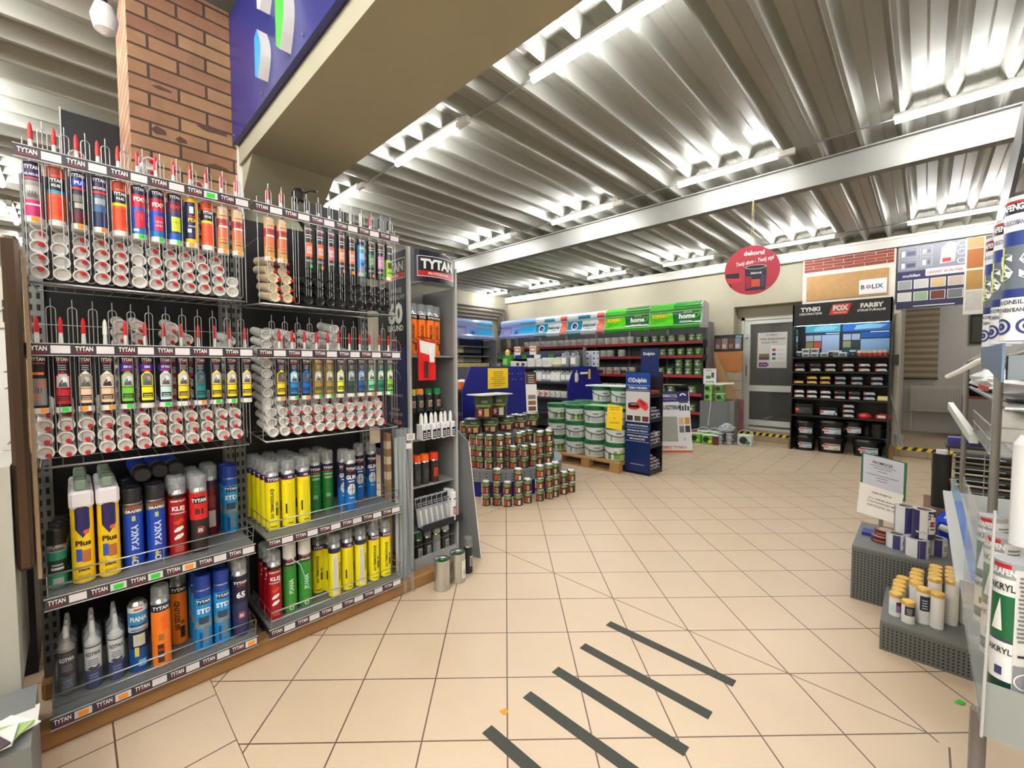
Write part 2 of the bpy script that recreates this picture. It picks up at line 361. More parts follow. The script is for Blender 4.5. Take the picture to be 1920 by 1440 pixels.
# step along the back wall, with hazard tape
STEP = M((168, 150, 126), .45, noise=.08, nscale=6)
m = MB(); m.box(-2.72, 1.5, 9.15, 12.6, 0, .155, STEP); m.box(-2.72, 1.5, 9.147, 9.1499, 0, .004, DARK)
for k in range(13): m.box(-2.6+k*.333, -2.595+k*.333, 9.1485, 9.1499, 0, .155, M((104, 80, 66), .6))
struct('trim_6', m, 'tiled step in front of the door and the passage')
def tape(x0, x1, lab):
    m = MB(); n = int((x1-x0)/.055); a = (x1-x0)/n
    for i in range(n):
        A, B = x0+i*a, x0+(i+1)*a; mt = M((240, 210, 20), .4) if i % 2 == 0 else BLACK
        m.poly([(A, 9.1455, .105), (B, 9.1455, .105), (B+.03 if i < n-1 else B, 9.1455, .157), (A+.03 if i else A, 9.1455, .157)], mt)
        m.poly([(A+.03 if i else A, 9.1455, .157), (B+.03 if i < n-1 else B, 9.1455, .157), (B+.045 if i < n-1 else B, 9.18, .157), (A+.045 if i else A, 9.18, .157)], mt)
    tag(m.build('hazard_tape'), lab, 'tape', 'hazard tape strips')
tape(-2.66, -1.66, 'black and yellow hazard tape on step below the glass door'); tape(-.29, .60, 'black and yellow hazard tape on step below the passage')

# black anti-slip strips on the floor
for i, (y0, y1, xb) in enumerate([(2.062, .052, -.585), (1.80, .052, -.60), (1.565, .052, -.605), (1.355, .052, -.61), (1.11, .052, -.61)]):
    m = MB(); m.box(-1.245+i*.006, xb, y0-.026, y0+.026, 0.0002, .0015, M((66, 68, 62), .8, noise=.15, nscale=60))
    tag(m.build('floor_strip'), 'dark anti-slip tape strip on the floor, %s from the front of the picture' % ORD[5-i], 'floor strip', 'five dark tape strips on the tiles')
m = MB(); m.poly([(.13, 2.60, .002), (.16, 2.605, .004), (.165, 2.63, .003), (.15, 2.64, .002), (.14, 2.62, .005)], GREEN); tag(m.build('price_sticker'), 'small green price sticker fallen on floor near right stand', 'sticker')
m = MB(); m.poly([(-1.25, 1.205, .002), (-1.22, 1.205, .003), (-1.215, 1.23, .002), (-1.24, 1.235, .003)], ORANGE); tag(m.build('price_sticker'), 'small orange sticker fallen on floor beside dark strips', 'sticker')

# ================================================================== CARTRIDGE RACKS (left foreground)
RX = -2.32
def price_strip(y0, y1, n, stick=None, h=.044, x=None):
    """dark strip with alternating brand prints and white tags, seen from +X; z=0 is its lower edge"""
    m = MB(); W_ = y1-y0; m.box(-.006, 0, y0, y1, 0, h, M((58, 56, 64), .35)); m.box(-.002, .003, y0-.002, y1+.002, -.002, .0015, LGREY); m.box(-.002, .003, y0-.002, y1+.002, h-.0015, h+.002, LGREY)
    f = face_px(.0008); PL = M((64, 44, 56), .4); stick = stick or {}
    a = W_/n
    for i in range(n):
        c = y0+(i+.27)*a
        rect(m, f, c-a*.22, c+a*.22, .005, h-.005, PL); m.text('TYTAN', .017, WHITE, face_px(.0016), c, h*.60, maxw=a*.40, bold=.03)
        rect(m, face_px(.0014), c-a*.18, c+a*.18, h*.24, h*.29, RED)
        c2 = y0+(i+.75)*a; rect(m, f, c2-a*.21, c2+a*.21, .008, h-.007, M((226, 220, 224), .5))
    return m
def price_stickers(o, y0, y1, n, st, h=.044):
    a = (y1-y0)/n
    for i, mt in st.items(): m = MB(); c2 = y0+(i+.75)*a; m.box(.0014, .0022, c2-a*.13, c2+a*.13, .012, h-.013, mt); s_ = m.build('price_sticker', o); s_['label'] = 'orange sticker' if mt is ORANGE else 'green sticker'
def wire_loop(zlo, zhi, w_=.024, round_bottom=False):
    m = MB(); n = 6; pts = [(0, -w_/2, zlo)]
    for i in range(n+1): t = pi-pi*i/n; pts.append((0, w_/2*cos(t), zhi-w_/2+w_/2*sin(t)))
    pts.append((0, w_/2, zlo))
    if round_bottom:
        for i in range(1, n): t = -pi*i/n; pts.append((0, w_/2*cos(t), zlo+w_/2*sin(t)))
        m.tube(pts, .0016, WIRE, 5, closed=True)
    else: m.tube(pts, .0016, WIRE, 5)
    m.tube([(-.004, 0, zlo+.02), (-.004, 0, zhi+.03)], .0017, WIRE, 5)
    return m
def rack(nm, y0, y1, label, st):
    r = empty('display_rack', (RX, (y0+y1)/2, 0), label, 'rack'); yc = (y0+y1)/2; w_ = (y1-y0)/2
    m = MB(); m.box(-.50, -.47, -w_-.01, w_+.01, .08, 2.29, M((12, 12, 14), .55)); m.build('back_panel', r)
    for s in (-1, 1):
        m = MB(); m.box(-.47, -.43, s*w_-.028-.002*s, s*w_+.026-.002*s, .08, 2.27, GREY)
        for k in range(43):
            z = .15+k*.05
            for q in (-.012, .012): m.box(-.4305, -.4292, s*w_+q-.006, s*w_+q+.005, z, z+.026, BLACK)
        m.build('upright', r)
        m = MB(); m.box(-.45, -.012, s*w_-.02*s-.008, s*w_-.02*s+.008, .082, .128, DARK); m.box(-.06, -.02, s*w_-.02*s-.014, s*w_-.02*s+.014, .072, .09, GALV); m.build('base_bracket', r)
    for z, q in ((.585, 1), (.125, 0)):
        m = MB(); m.box(-.44, -.006, -w_+.008, w_-.008, z, z+.012, M((112, 114, 113), .4)); m.box(-.02, -.006, -w_+.008, w_-.008, z-.03, z, M((112, 114, 113), .4)); m.build('shelf', r)
        m = price_strip(-w_+.004, w_-.004, 6); o = m.build('price_strip', r, (0, 0, z-.036)); price_stickers(o, -w_+.004, w_-.004, 6, st[q])
        m = MB(); F = [(.012, z+.10), (.010, z+.056)]
        for (x, zz) in F: m.tube([(-.30, -w_+.012, zz), (-.02, -w_+.012, zz), (x, -w_+.012, zz), (x, w_-.012, zz), (-.02, w_-.012, zz), (-.30, w_-.012, zz)], .0019, WIRE, 6)
        for y in (-w_+.012, 0, w_-.012): m.tube([(.012, y, z+.10), (-.008, y, z+.012)], .0017, WIRE, 5)
        for x in (-.1, -.2, -.3):
            for y in (-w_+.012, w_-.012): m.tube([(x, y, z+.10), (x, y, z+.012)], .0015, WIRE, 5)
        m.build('wire_fence', r)
    for z, zw, hi in ((1.500, 1.085, 1.69), (2.200, 1.762, 2.33)):
        q = 2 if z < 2 else 3
        o = price_strip(-w_-.015, w_+.012, 6).build('price_strip', r, (.004, 0, z)); price_stickers(o, -w_-.015, w_+.012, 6, st[q])
        m = MB()    # wire shelf: front bar, side bars and rods running back
        m.tube([(-.44, -w_+.01, zw+.03), (.01, -w_+.01, zw), (.01, w_-.02, zw), (-.44, w_-.02, zw+.03)], .003, WIRE, 6)
        n = 12
        for i in range(n+1): y = -w_+.012+(2*w_-.034)*i/n; m.tube([(-.44, y, zw+.026), (.009, y, zw-.003)], .0018, WIRE, 5)
        for x in (-.15, -.32): m.tube([(x, -w_+.01, zw+.012), (x, w_-.02, zw+.012)], .002, WIRE, 5)
        m.build('wire_shelf', r)
        m = MB()
        for y in (-w_+.005, w_-.005): m.tube([(-.44, y, z+.035), (-.03, y, z+.06), (.0, y, z+.04)], .002, WIRE, 5); m.tube([(-.44, y, z-.12), (-.03, y, z-.12)], .0016, WIRE, 5); m.tube([(-.02, y, zw), (-.02, y, hi-.05)], .002, WIRE, 5)
        m.tube([(-.03, -w_, hi-.075), (-.03, w_, hi-.075)], .0016, WIRE, 5)
        m.build('wire_side', r)
        n = 12 if nm == 'a' else 12
        for i in range(n):
            o = wire_loop(zw+.03, hi-.008, round_bottom=(z > 2)).build('wire_loop', r, (-.014, -w_+.055+(2*w_-.06)*i/(n-.5), 0))
    return r
rack('a', -.105, .595, 'left bay of the sealant rack, grey posts and black back', [{0: ORANGE, 1: ORANGE, 5: ORANGE}, {1: GREEN, 2: GREEN, 3: ORANGE}, {}, {4: GREEN}])
rack('b', .64, 1.395, 'right bay of the sealant rack, ending beside the curved display', [{}, {}, {}, {}])
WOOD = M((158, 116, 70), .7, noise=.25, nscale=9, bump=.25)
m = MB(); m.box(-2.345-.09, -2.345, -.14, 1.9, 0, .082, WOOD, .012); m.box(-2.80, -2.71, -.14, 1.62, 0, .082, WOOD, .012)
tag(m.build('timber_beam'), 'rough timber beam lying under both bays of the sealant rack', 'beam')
# a tall black board behind the rack
m = MB(); m.box(-3.62, -3.59, .0, .60, 1.2, 2.93, M((14, 16, 20), .4)); m.box(-3.592, -3.584, -.006, .0, 1.2, 2.94, LGREY); tag(m.build('black_board'), 'tall black board standing left of the brick pillar', 'board')

# ---- cartridges
CB = .215; CR = .0235
WB = M((228, 226, 222), .35)
def nozzle_parts(r, white=False, cap=RED, zt=CB, tall=.105):
    m = MB(); m.lathe([(0, .008, .012, .008, WB), (.012, .0088, .098, .0055, WB)], 10); nz = m.build('nozzle', r, (0, 0, zt))
    m = MB(); m.lathe([(0, .0078, .03, .0070, cap), (.03, .0070, .048, .0058, cap), (.048, .0058, .060, .002, cap)], 10); m.build('nozzle_cap', r, (0, 0, zt+.086))
def body_base(m, bands, bottom=WB, r=CR, h=CB):
    segs = [(0, r*.96, .003, r, bottom), (.003, r, .021, r, bottom)]
    for a, b, mt in bands: segs.append((.021+(h-.021)*a, r, .021+(h-.021)*b, r, mt))
    segs += [(h, r, h+.002, r*.93, WB), (h+.002, r*.93, h+.004, r*.4, WB)]
    m.lathe(segs, 22)
def sticker(m, s, r=CR):
    if s: m.cyl_patch(r+.0006, -.25 if s[1] == 0 else (.05 if s[1] > 0 else -.65), .55 if s[1] == 0 else (.75 if s[1] > 0 else .15), .003, .02, {'o': ORANGE, 'g': GREEN}[s[0]])
def z_(t, h=CB): return .021+(h-.021)*t
CARDBK = M((20, 22, 40), .35)
def card(frame, pic, band, title=None, stk=None, txt=(WHITE), base=None, pm=None):
    """printed cartridge with an arched picture, seen in the middle tier"""
    def mk():
        m = MB(); bk = base or CARDBK; body_base(m, [(0, 1, bk)]); f = on_cyl(CR); f2 = on_cyl(CR, e=.001); f3 = on_cyl(CR, e=.0014); hw = .0215
        m.text('TYTAN', .0125, WHITE, f, 0, z_(.93), maxw=.036, bold=.04); rect(m, f, -.016, .016, z_(.865), z_(.88), RED)
        if title: m.cyl_patch(CR+.0004, -1.3, 1.3, z_(.68), z_(.84), M((58, 40, 140), .35)); m.text(title, .009, WHITE, f2, .001, z_(.78), maxw=.03, bold=.03); rect(m, f2, -.018, .012, z_(.69), z_(.72), RED)
        else: lines(m, f, -.014, .014, z_(.72), z_(.84), 3, LGREY, .5, .35)
        fm = M(frame, .4); hw2 = .0195
        m.cyl_patch(CR+.0004, -hw/CR, hw/CR, z_(.36), z_(.58), fm); 
        for k in range(6):      # arch top
            a = hw*(1-k/6.); b_ = .58+.12*k/6.; b2 = .58+.12*(k+1)/6.
            m.cyl_patch(CR+.0004, -a/CR, a/CR, z_(b_), z_(b2), fm)
        m.cyl_patch(CR+.0008, -hw2*.86/CR, hw2*.86/CR, z_(.38), z_(.60), M(pic, .4)); m.cyl_patch(CR+.0008, -.5, .5, z_(.60), z_(.64), M(pic, .4))
        d = M(pm or (90, 88, 86), .4); m.shape([(-.013, z_(.39)), (.013, z_(.39)), (.009, z_(.47)), (-.002, z_(.53)), (-.010, z_(.46))], d, f3); m.shape([(-.004, z_(.46)), (.012, z_(.50)), (.010, z_(.57)), (-.001, z_(.59))], M(tuple(min(255, v+40) for v in pic), .4), f3)
        m.cyl_patch(CR+.0004, -hw/CR, hw/CR, z_(.06), z_(.345), M(band, .4)); rect(m, f2, -.017, .017, z_(.12), z_(.22), DARK); lines(m, f3, -.014, .014, z_(.135), z_(.21), 2, M(band, .4), .2, .4)
        sticker(m, stk); return m.build('sealant_cartridge')
    return mk
def tube_design(bands, texts=(), patches=(), stk=None, bottom=None, r=CR):
    def mk():
        m = MB(); body_base(m, [(a, b, M(c, .35)) for a, b, c in bands], bottom or WB, r)
        for (u0, u1, a, b, c) in patches: rect_c(m, u0, u1, z_(a), z_(b), M(c, .4), r)
        for (t, s, z, c) in texts: m.text(t, s, M(c, .4), on_cyl(r, e=.0012), 0, z_(z), maxw=.038, bold=.04)
        sticker(m, stk, r); return m.build('sealant_cartridge')
    return mk
def rect_c(m, u0, u1, v0, v1, mat, r): m.cyl_patch(r+.0007, u0/r, u1/r, v0, v1, mat)
def front_cart(key, mk, y, z, label, group, cap=RED, x=None, tall=.105, h=CB):
    def full():
        o = mk(); nozzle_parts(o, cap=cap, tall=tall); return o
    return place(key, full, (RX-.034 if x is None else x, y, z), 0, label, 'sealant cartridge', group)
PEA = (244, 205, 172); YL = (248, 214, 40)
midL = [('special', None, 'grey and orange cartridge with power tool picture, far left of the middle tier'),
 (card((176, 24, 44), (200, 200, 200), (196, 26, 44), None, ('g', 0)), None, 'dark red cartridge with grey rock picture in the left middle tier'),
 (card((248, 232, 205), (150, 146, 140), PEA, None, ('o', -1)), None, 'cartridge with pale peach band and hill picture, third in left middle tier'),
 (card((248, 232, 205), (190, 180, 170), PEA, None, ('o', 1), pm=(50, 40, 36)), WHITE, 'pale peach banded cartridge with all-white nozzle cap in left middle tier'),
 (card((120, 200, 70), (190, 190, 190), (120, 200, 60), 'EKO', ('g', 0)), None, 'light green banded cartridge in the left middle tier'),
 (card((250, 236, 40), (120, 120, 120), (244, 232, 30), 'SBS'), None, 'lemon yellow banded cartridge with grey roof picture in left middle tier'),
 (card((236, 236, 236), (186, 190, 192), (200, 232, 232), 'STYRO', ('g', 0)), None, 'pale blue banded cartridge with purple title in the left middle tier'),
 (card((250, 214, 50), (200, 200, 200), YL), None, 'first golden yellow banded cartridge right of the pale blue one'),
 (card((40, 130, 140), (60, 80, 90), (30, 128, 132), None, ('o', 1)), None, 'teal banded cartridge between golden yellow ones in left middle tier'),
 (card((250, 214, 50), (190, 190, 190), YL, None, ('g', 0)), None, 'golden yellow cartridge with green sticker just right of the teal one'),
 (card((250, 214, 50), (190, 190, 190), YL, None, ('g', 0)), None, 'golden yellow cartridge with green sticker, eleventh in the left middle tier'),
 (card((250, 214, 50), (190, 190, 190), YL), None, 'golden yellow cartridge without sticker at the right end of left middle tier')]
sp_ = tube_design([(0, 1, (30, 30, 34))], [('TYTAN', .0125, .93, (240, 240, 240)), ('PROFESSIONAL', .005, .85, (200, 90, 60))],
    [(-.021, .021, .05, .56, (130, 132, 136)), (-.016, .014, .63, .68, (230, 120, 40)), (-.004, .019, .38, .52, (222, 106, 44)), (-.019, .005, .14, .27, (214, 120, 70)), (-.010, .006, .28, .38, (60, 62, 70))], ('o', 1))
for i, (mk, cap, lab) in enumerate(midL):
    front_cart('ml%d' % i, sp_ if mk == 'special' else mk, -.088+i*.0608, 1.285, lab, 'cartridges hung along the left middle strip', cap or RED)
midR = [(card((250, 214, 50), (90, 80, 70), YL, None, ('o', 0)), 'golden yellow cartridge with orange sticker, first in the right middle tier'),
 (card((30, 140, 210), (190, 210, 220), (30, 130, 200), None, ('g', 1)), 'light blue cartridge with green sticker in the right middle tier'),
 (card((30, 110, 190), (60, 80, 110), (20, 100, 190), None, ('o', 0)), 'mid blue cartridge with orange sticker in the right middle tier'),
 (card((150, 130, 70), (190, 190, 180), (160, 140, 60), None, ('g', 1), base=M((120, 100, 40), .4)), 'bronze cartridge directly right of the mid blue one'),
 (card((150, 130, 70), (190, 190, 180), (160, 140, 60), None, ('g', 1), base=M((124, 102, 42), .4)), 'bronze cartridge, second of the two in the right middle tier'),
 (card((226, 230, 120), (210, 210, 190), (226, 232, 60), None, None, base=M((52, 58, 60), .4)), 'grey cartridge with bright lemon band in the right middle tier'),
 (card((90, 110, 105), (170, 175, 175), (40, 80, 70), None, None, base=M((52, 60, 60), .4)), 'dark green banded grey cartridge in the right middle tier'),
 (card((60, 120, 190), (150, 170, 190), (34, 90, 170), None, None, base=M((50, 56, 70), .4)), 'blue cartridge with small red patch in the right middle tier'),
 (card((130, 220, 170), (200, 200, 200), (120, 214, 160), None, ('o', 0), base=M((70, 84, 80), .4)), 'mint green banded cartridge with orange sticker in right middle tier'),
 (card((40, 150, 110), (200, 205, 205), (20, 140, 100), None, ('g', 1), base=M((60, 84, 78), .4)), 'emerald green banded cartridge near the end of right middle tier'),
 (card((150, 210, 80), (210, 220, 200), (130, 205, 50), None, ('g', 0), base=M((64, 90, 80), .4)), 'grass green banded cartridge at the right end of right middle tier')]
for i, (mk, lab) in enumerate(midR): front_cart('mr%d' % i, mk, .733+i*.0612, 1.283, lab, 'cartridges hung along the right middle strip')
Wc = (240, 240, 240)
def fiery(col2, txt): return tube_design([(0, .5, (246, 92, 40)), (.5, .56, col2), (.56, .8, (26, 26, 36)), (.8, 1, (236, 84, 36))], [('TYTAN', .012, .745, Wc), (txt, .0085, .65, Wc)], [(-.014, .010, .85, .97, (150, 50, 30)), (-.016, .016, .08, .44, (232, 74, 34)), (-.018, .018, .40, .42, (120, 40, 20)), (-.018, .018, .30, .31, (120, 40, 20)), (-.018, .018, .2, .21, (120, 40, 20))], None)
def with_st(mk, s): return mk
topL = [(tube_design([(0, .30, (196, 40, 110)), (.30, .66, (150, 150, 150)), (.66, 1, (50, 34, 84))], [('TYTAN', .0125, .90, Wc), ('KLARUSS', .008, .77, (210, 220, 255))], [(-.022, .022, .68, .71, (230, 80, 90)), (-.018, .018, .42, .56, (190, 188, 186)), (-.014, .012, .34, .46, (100, 96, 96)), (-.02, .02, .20, .23, (240, 240, 240))], ('o', 0)), 'magenta and grey cartridge at the left end of the top tier'),
 (fiery((40, 150, 190), 'KLEJ'), 'orange and black cartridge with blue ring, second in the left top tier'),
 (tube_design([(0, .25, (90, 20, 30)), (.25, .62, (40, 40, 44)), (.62, 1, (30, 24, 70))], [('TYTAN', .0125, .93, Wc), ('PU', .012, .79, Wc)], [(-.022, .022, .72, .86, (40, 60, 190)), (-.022, .022, .66, .70, (230, 60, 50)), (-.016, .016, .42, .56, (120, 120, 118)), (-.012, .014, .30, .40, (180, 178, 170))], ('o', 0)), 'dark cartridge with blue block, third in the left top tier'),
 (tube_design([(0, .3, (30, 44, 90)), (.3, .64, (80, 90, 110)), (.64, 1, (30, 26, 80))], [('TYTAN', .0125, .93, Wc), ('DO LUSTER', .009, .77, Wc)], [(-.022, .022, .66, .71, (230, 60, 50)), (-.015, .015, .45, .57, (160, 180, 190)), (-.018, .018, .30, .42, (60, 100, 150))], ('o', 1)), 'navy and steel blue cartridge, fourth in the left top tier'),
 (fiery((248, 214, 30), 'KLEJ'), 'orange and black cartridge with yellow ring, fifth in the left top tier'),
 (tube_design([(0, .12, (30, 120, 190)), (.12, .55, (40, 90, 200)), (.55, .82, (200, 30, 60)), (.82, 1, (30, 24, 70))], [('TYTAN', .0125, .93, Wc), ('FIX²', .016, .72, Wc)], [(-.016, .018, .13, .48, (222, 40, 70)), (-.004, .006, .3, .42, Wc), (-.022, -.004, .05, .1, Wc)], ('g', 0)), 'blue and crimson cartridge with small white arrow, sixth in the left top tier'),
 (tube_design([(0, .12, (30, 120, 190)), (.12, .55, (36, 80, 200)), (.55, .82, (190, 30, 60)), (.82, 1, (30, 24, 70))], [('TYTAN', .0125, .93, Wc), ('FIX²', .016, .68, Wc)], [(-.012, .018, .13, .45, (226, 50, 80)), (-.008, .014, .30, .34, Wc), (-.008, .014, .22, .26, Wc)], ('g', 1)), 'blue and crimson cartridge with red panel, seventh in the left top tier'),
 (tube_design([(0, .14, (30, 90, 190)), (.14, .6, (40, 60, 110)), (.6, .84, (110, 40, 70)), (.84, 1, (34, 24, 60))], [('TYTAN', .0125, .93, Wc), ('FIX²', .014, .72, (230, 60, 70))], [(-.015, .018, .18, .5, (206, 220, 50)), (-.008, .010, .36, .40, (40, 60, 40))], ('g', 1)), 'blue cartridge with lime yellow panel, eighth in the left top tier'),
 (tube_design([(0, .08, (240, 190, 40)), (.08, .9, (28, 34, 80)), (.9, 1, (246, 190, 30))], [('FIX', .016, .5, (250, 200, 40)), ('POWER', .006, .36, Wc)], [(.010, .022, .08, .9, (248, 196, 30)), (-.018, -.004, .22, .3, Wc), (-.010, .004, .65, .8, (240, 240, 240)), (-.012, .012, .57, .60, (220, 40, 40))], ('o', -1)), 'dark blue and yellow cartridge, ninth in the left top tier'),
 (fiery((248, 214, 32), 'KLEJ '), 'orange and black cartridge with yellow ring, tenth in the left top tier')]
BEI = tube_design([(0, .25, (196, 150, 84)), (.25, .5, (206, 110, 70)), (.5, .7, (176, 50, 50)), (.7, 1, (216, 176, 130))], [('TYTAN', .0125, .93, Wc)], [(-.02, .02, .50, .54, (240, 236, 220)), (-.018, .018, .12, .15, (180, 60, 40)), (-.018, .018, .20, .22, (180, 60, 40)), (-.02, .012, .60, .66, (160, 40, 44)), (-.018, .014, .76, .78, (170, 60, 50))], ('o', 0))
for i, (mk, lab) in enumerate(topL): front_cart('tl%d' % i, mk, -.080+i*.0585, 1.982, lab, 'cartridges hung along the left top strip')
for i in range(2): front_cart('bei', BEI, .505+i*.0585, 1.978, 'beige and red wood print cartridge, %s from the right end of the left top tier' % ['second', 'first'][i], 'beige wood print cartridges')
for i in range(2): front_cart('bei', BEI, .700+i*.058, 1.978, 'beige and red wood print cartridge, %s from the left end of the right top tier' % ['first', 'second'][i], 'beige wood print cartridges')
DKB = M((40, 40, 44), .4)
def slim(pic, patch, stk): return tube_design([(0, 1, (26, 26, 30))], [('TYTAN', .0115, .93, Wc)], [(-.014, .014, .855, .875, (200, 40, 40)), (-.018, .018, .76, .79, (180, 180, 180)), (-.016, .016, .69, .72, (180, 180, 180)), (-.019, .019, .20, .58, pic), (-.014, .014, .28, .48, patch), (-.008, .012, .34, .40, (40, 40, 44)), (-.02, .02, .06, .12, (130, 130, 130))], stk, DKB, .0215)
BLKCAP = M((24, 24, 26), .4)
topR = [(slim((224, 104, 50), (214, 210, 204), ('g', 1)), 'black cartridge with orange framed picture and green sticker in right top tier'),
 (slim((226, 106, 50), (212, 210, 204), ('o', 1)), 'black and orange cartridge with orange sticker, second black one in top tier'),
 (slim((206, 96, 110), (210, 200, 204), None), 'black cartridge with pink picture and no sticker in right top tier'),
 (slim((228, 108, 52), (206, 204, 200), ('o', 1)), 'black and orange cartridge just right of the pink picture one'),
 (slim((222, 104, 56), (208, 204, 200), ('o', 0)), 'black and orange cartridge just left of the sky blue one'),
 (tube_design([(0, .15, (130, 140, 160)), (.15, .8, (70, 150, 220)), (.8, 1, (30, 40, 70))], [('TYTAN', .0115, .93, Wc)], [(-.016, .016, .68, .74, (230, 220, 60)), (-.016, .016, .38, .56, (150, 200, 235)), (-.012, .012, .2, .3, (40, 90, 170))], ('g', 1), LGREY, .0215), 'sky blue cartridge in the right top tier'),
 (slim((60, 130, 50), (190, 200, 180), ('o', 1)), 'black cartridge with dark green picture in right top tier'),
 (slim((196, 120, 180), (220, 180, 200), ('g', 1)), 'black cartridge with mauve picture in right top tier'),
 (tube_design([(0, .52, (150, 210, 40)), (.52, 1, (28, 28, 34))], [('TYTAN', .0115, .93, Wc)], [(-.014, .012, .26, .44, (90, 60, 50)), (-.016, .016, .10, .14, (60, 110, 30)), (-.014, .014, .7, .74, (170, 170, 170))], ('o', 1), WB, .0215), 'lime green and black cartridge at the right end of the right top tier')]
for i, (mk, lab) in enumerate(topR): front_cart('tq%d' % i, mk, .885+i*.0585, 1.972, lab, 'slim cartridges hung along the right top strip', [BLKCAP, BLKCAP, BLKCAP, BLKCAP, LGREY, WHITE, RED, BLKCAP, BLKCAP][i])

# ---- stock cartridges lying behind, ends towards the aisle
def stock(bodym, capm, cy=.018, cz=-.016, inner=None):
    def mk():
        m = MB(); inner_ = inner or bodym
        segs = [(-.205, .0215, -.004, .0225, bodym), (-.004, .0225, 0, .0242, bodym), (0, .0242, 0, .0205, bodym), (0, .0205, -.008, .013, inner_), (-.008, .013, -.008, .0001, inner_)]
        m.lathe(segs, 18, cap1=False)
        m.v = [(z, y, -x) for (x, y, z) in m.v]
        o = m.build('sealant_cartridge')
        if capm:
            m = MB(); m.lathe([(-.03, .0085, -.004, .0085, capm), (-.004, .0085, .004, .006, capm)], 10); m.v = [(z, y, -x) for (x, y, z) in m.v]; m.build('nozzle_cap', o, (0.006, cy, cz))
        return o
    return mk
STK = M((226, 224, 220), .3); STKI = M((200, 198, 195), .35); BEIG = M((214, 196, 164), .4)
CAPR = M((190, 22, 30), .4)
sk = {'lo': stock(STK, CAPR, .006, -.014, STKI), 'top': stock(STK, CAPR, .006, .010, STKI), 'rt': stock(STK, CAPR, .027, -.006, STKI), 'no': stock(STK, None, inner=STKI), 'be': stock(BEIG, CAPR, .026, 0), 'bk': stock(M((30, 30, 32), .35), None)}
def column(kind, y, z0, n, pitch, where, colname, desc='white', seed=0):
    rnd = random.Random(seed+int(y*1000))
    for k in range(n):
        kd = kind
        place('stock'+kd, sk[kd], (RX+.004-(.0 if k == 0 else .018 if k < 3 else .068)+rnd.uniform(-.003, .003), y+rnd.uniform(-.003, .003), z0+pitch*k), 0,
              '%s cartridge lying end-on, %s from the bottom of %s column %s' % (desc, ORD[k+1], ORD[colname], where), 'sealant cartridge', '%s cartridges lying %s' % (desc, where), tilt=(rnd.uniform(-.3, .3), .16))
for i in range(12): column('lo', -.080+i*.0552, 1.140, {4: 11, 5: 11, 7: 11, 8: 10, 11: 10}.get(i, 4), .0487, 'below the left middle strip', i+1)
for i in range(11): column('rt' if i else 'no', .683+i*.0580, 1.128, {0: 11, 1: 11, 2: 11, 4: 11, 5: 9, 6: 12, 8: 9}.get(i, 5), .0487, 'below the right middle strip', i+1)
for i in range(12): column('no' if i in (1, 5, 11) else 'top', -.072+i*.0548, 1.802, {2: 11, 6: 12, 9: 11, 11: 2}.get(i, 5), .0470, 'below the left top strip', i+1)
for i in range(2): column('be', .708+i*.058, 1.800, 5, .0470, 'in the right top bay', i+1, 'beige')
for i in range(9): column('bk', .870+i*.0560, 1.800, 3, .050, 'in the right top bay', i+1, 'black')

# ---- aerosol foam cans on the lower shelves
KR = .0335
CAPC = M((196, 200, 204), .08, alpha=.36)
def can(bands, texts=(), patches=(), cap='clear', h=.27, r=KR, extra=None, capc=None, name='foam_can'):
    def mk():
        m = MB(); segs = [(0, r*.93, .004, r, SILVER), (.004, r, .008, r, SILVER)]
        for a, b, c in bands: segs.append((.008+(h-.008)*a, r, .008+(h-.008)*b, r, M(c, .28)))
        segs += [(h, r, h+.006, r*.97, SILVER), (h+.006, r*.97, h+.02, r*.74, SILVER), (h+.02, r*.74, h+.026, r*.5, SILVER)]
        m.lathe(segs, 26)
        Z = lambda t: .008+(h-.008)*t
        for (u0, u1, a, b, c) in patches: m.cyl_patch(r+.0007, u0/r, u1/r, Z(a), Z(b), M(c, .35))
        for t in texts:
            tt, s, z, c = t[:4]; vert = len(t) > 4
            m.text(tt, s, M(c, .35), on_cyl(r, e=.0013), t[5] if len(t) > 5 else 0, Z(z), maxw=(t[4] if vert else r*1.75), bold=.04, rot=pi/2 if vert else 0)
        if extra: extra(m, r, Z)
        o = m.build(name); m = MB()
        if cap == 'clear':
            m.lathe([(0, r*.97, .06, r*.93, CAPC), (.06, r*.93, .068, r*.82, CAPC)], 20); m.lathe([(.01, .007, .045, .006, LGREY)], 8); m.build('cap', o, (0, 0, h+.008))
        elif cap == 'white': m.lathe([(0, r*.98, .075, r*.95, WHITE), (.075, r*.95, .08, r*.86, WHITE)], 20); m.build('cap', o, (0, 0, h+.006))
        elif cap == 'color': m.lathe([(0, r*.99, .055, r*.97, M(capc, .35)), (.055, r*.97, .062, r*.8, M(capc, .35))], 20); m.build('cap', o, (0, 0, h+.006))
        elif cap == 'box':
            m.box(-r*1.02, r*1.02, -r*1.06, r*1.06, 0, .068, M((232, 226, 232), .4), .01); m.box(-r*.6, r*.6, -r*.6, r*.6, .068, .11, M((150, 170, 150), .3, alpha=.75), .008); m.build('cap', o, (0, 0, h-.012))
        return o
    return mk
def shield(m, r, Z): m.shape([(-.022, Z(.98)), (-.022, Z(.70)), (0, Z(.58)), (.022, Z(.70)), (.022, Z(.98))], M((40, 34, 96), .35), on_cyl(r, e=.0007)); disc(m, on_cyl(r, e=.0012), .010, Z(.655), .009, M((226, 90, 70), .4))
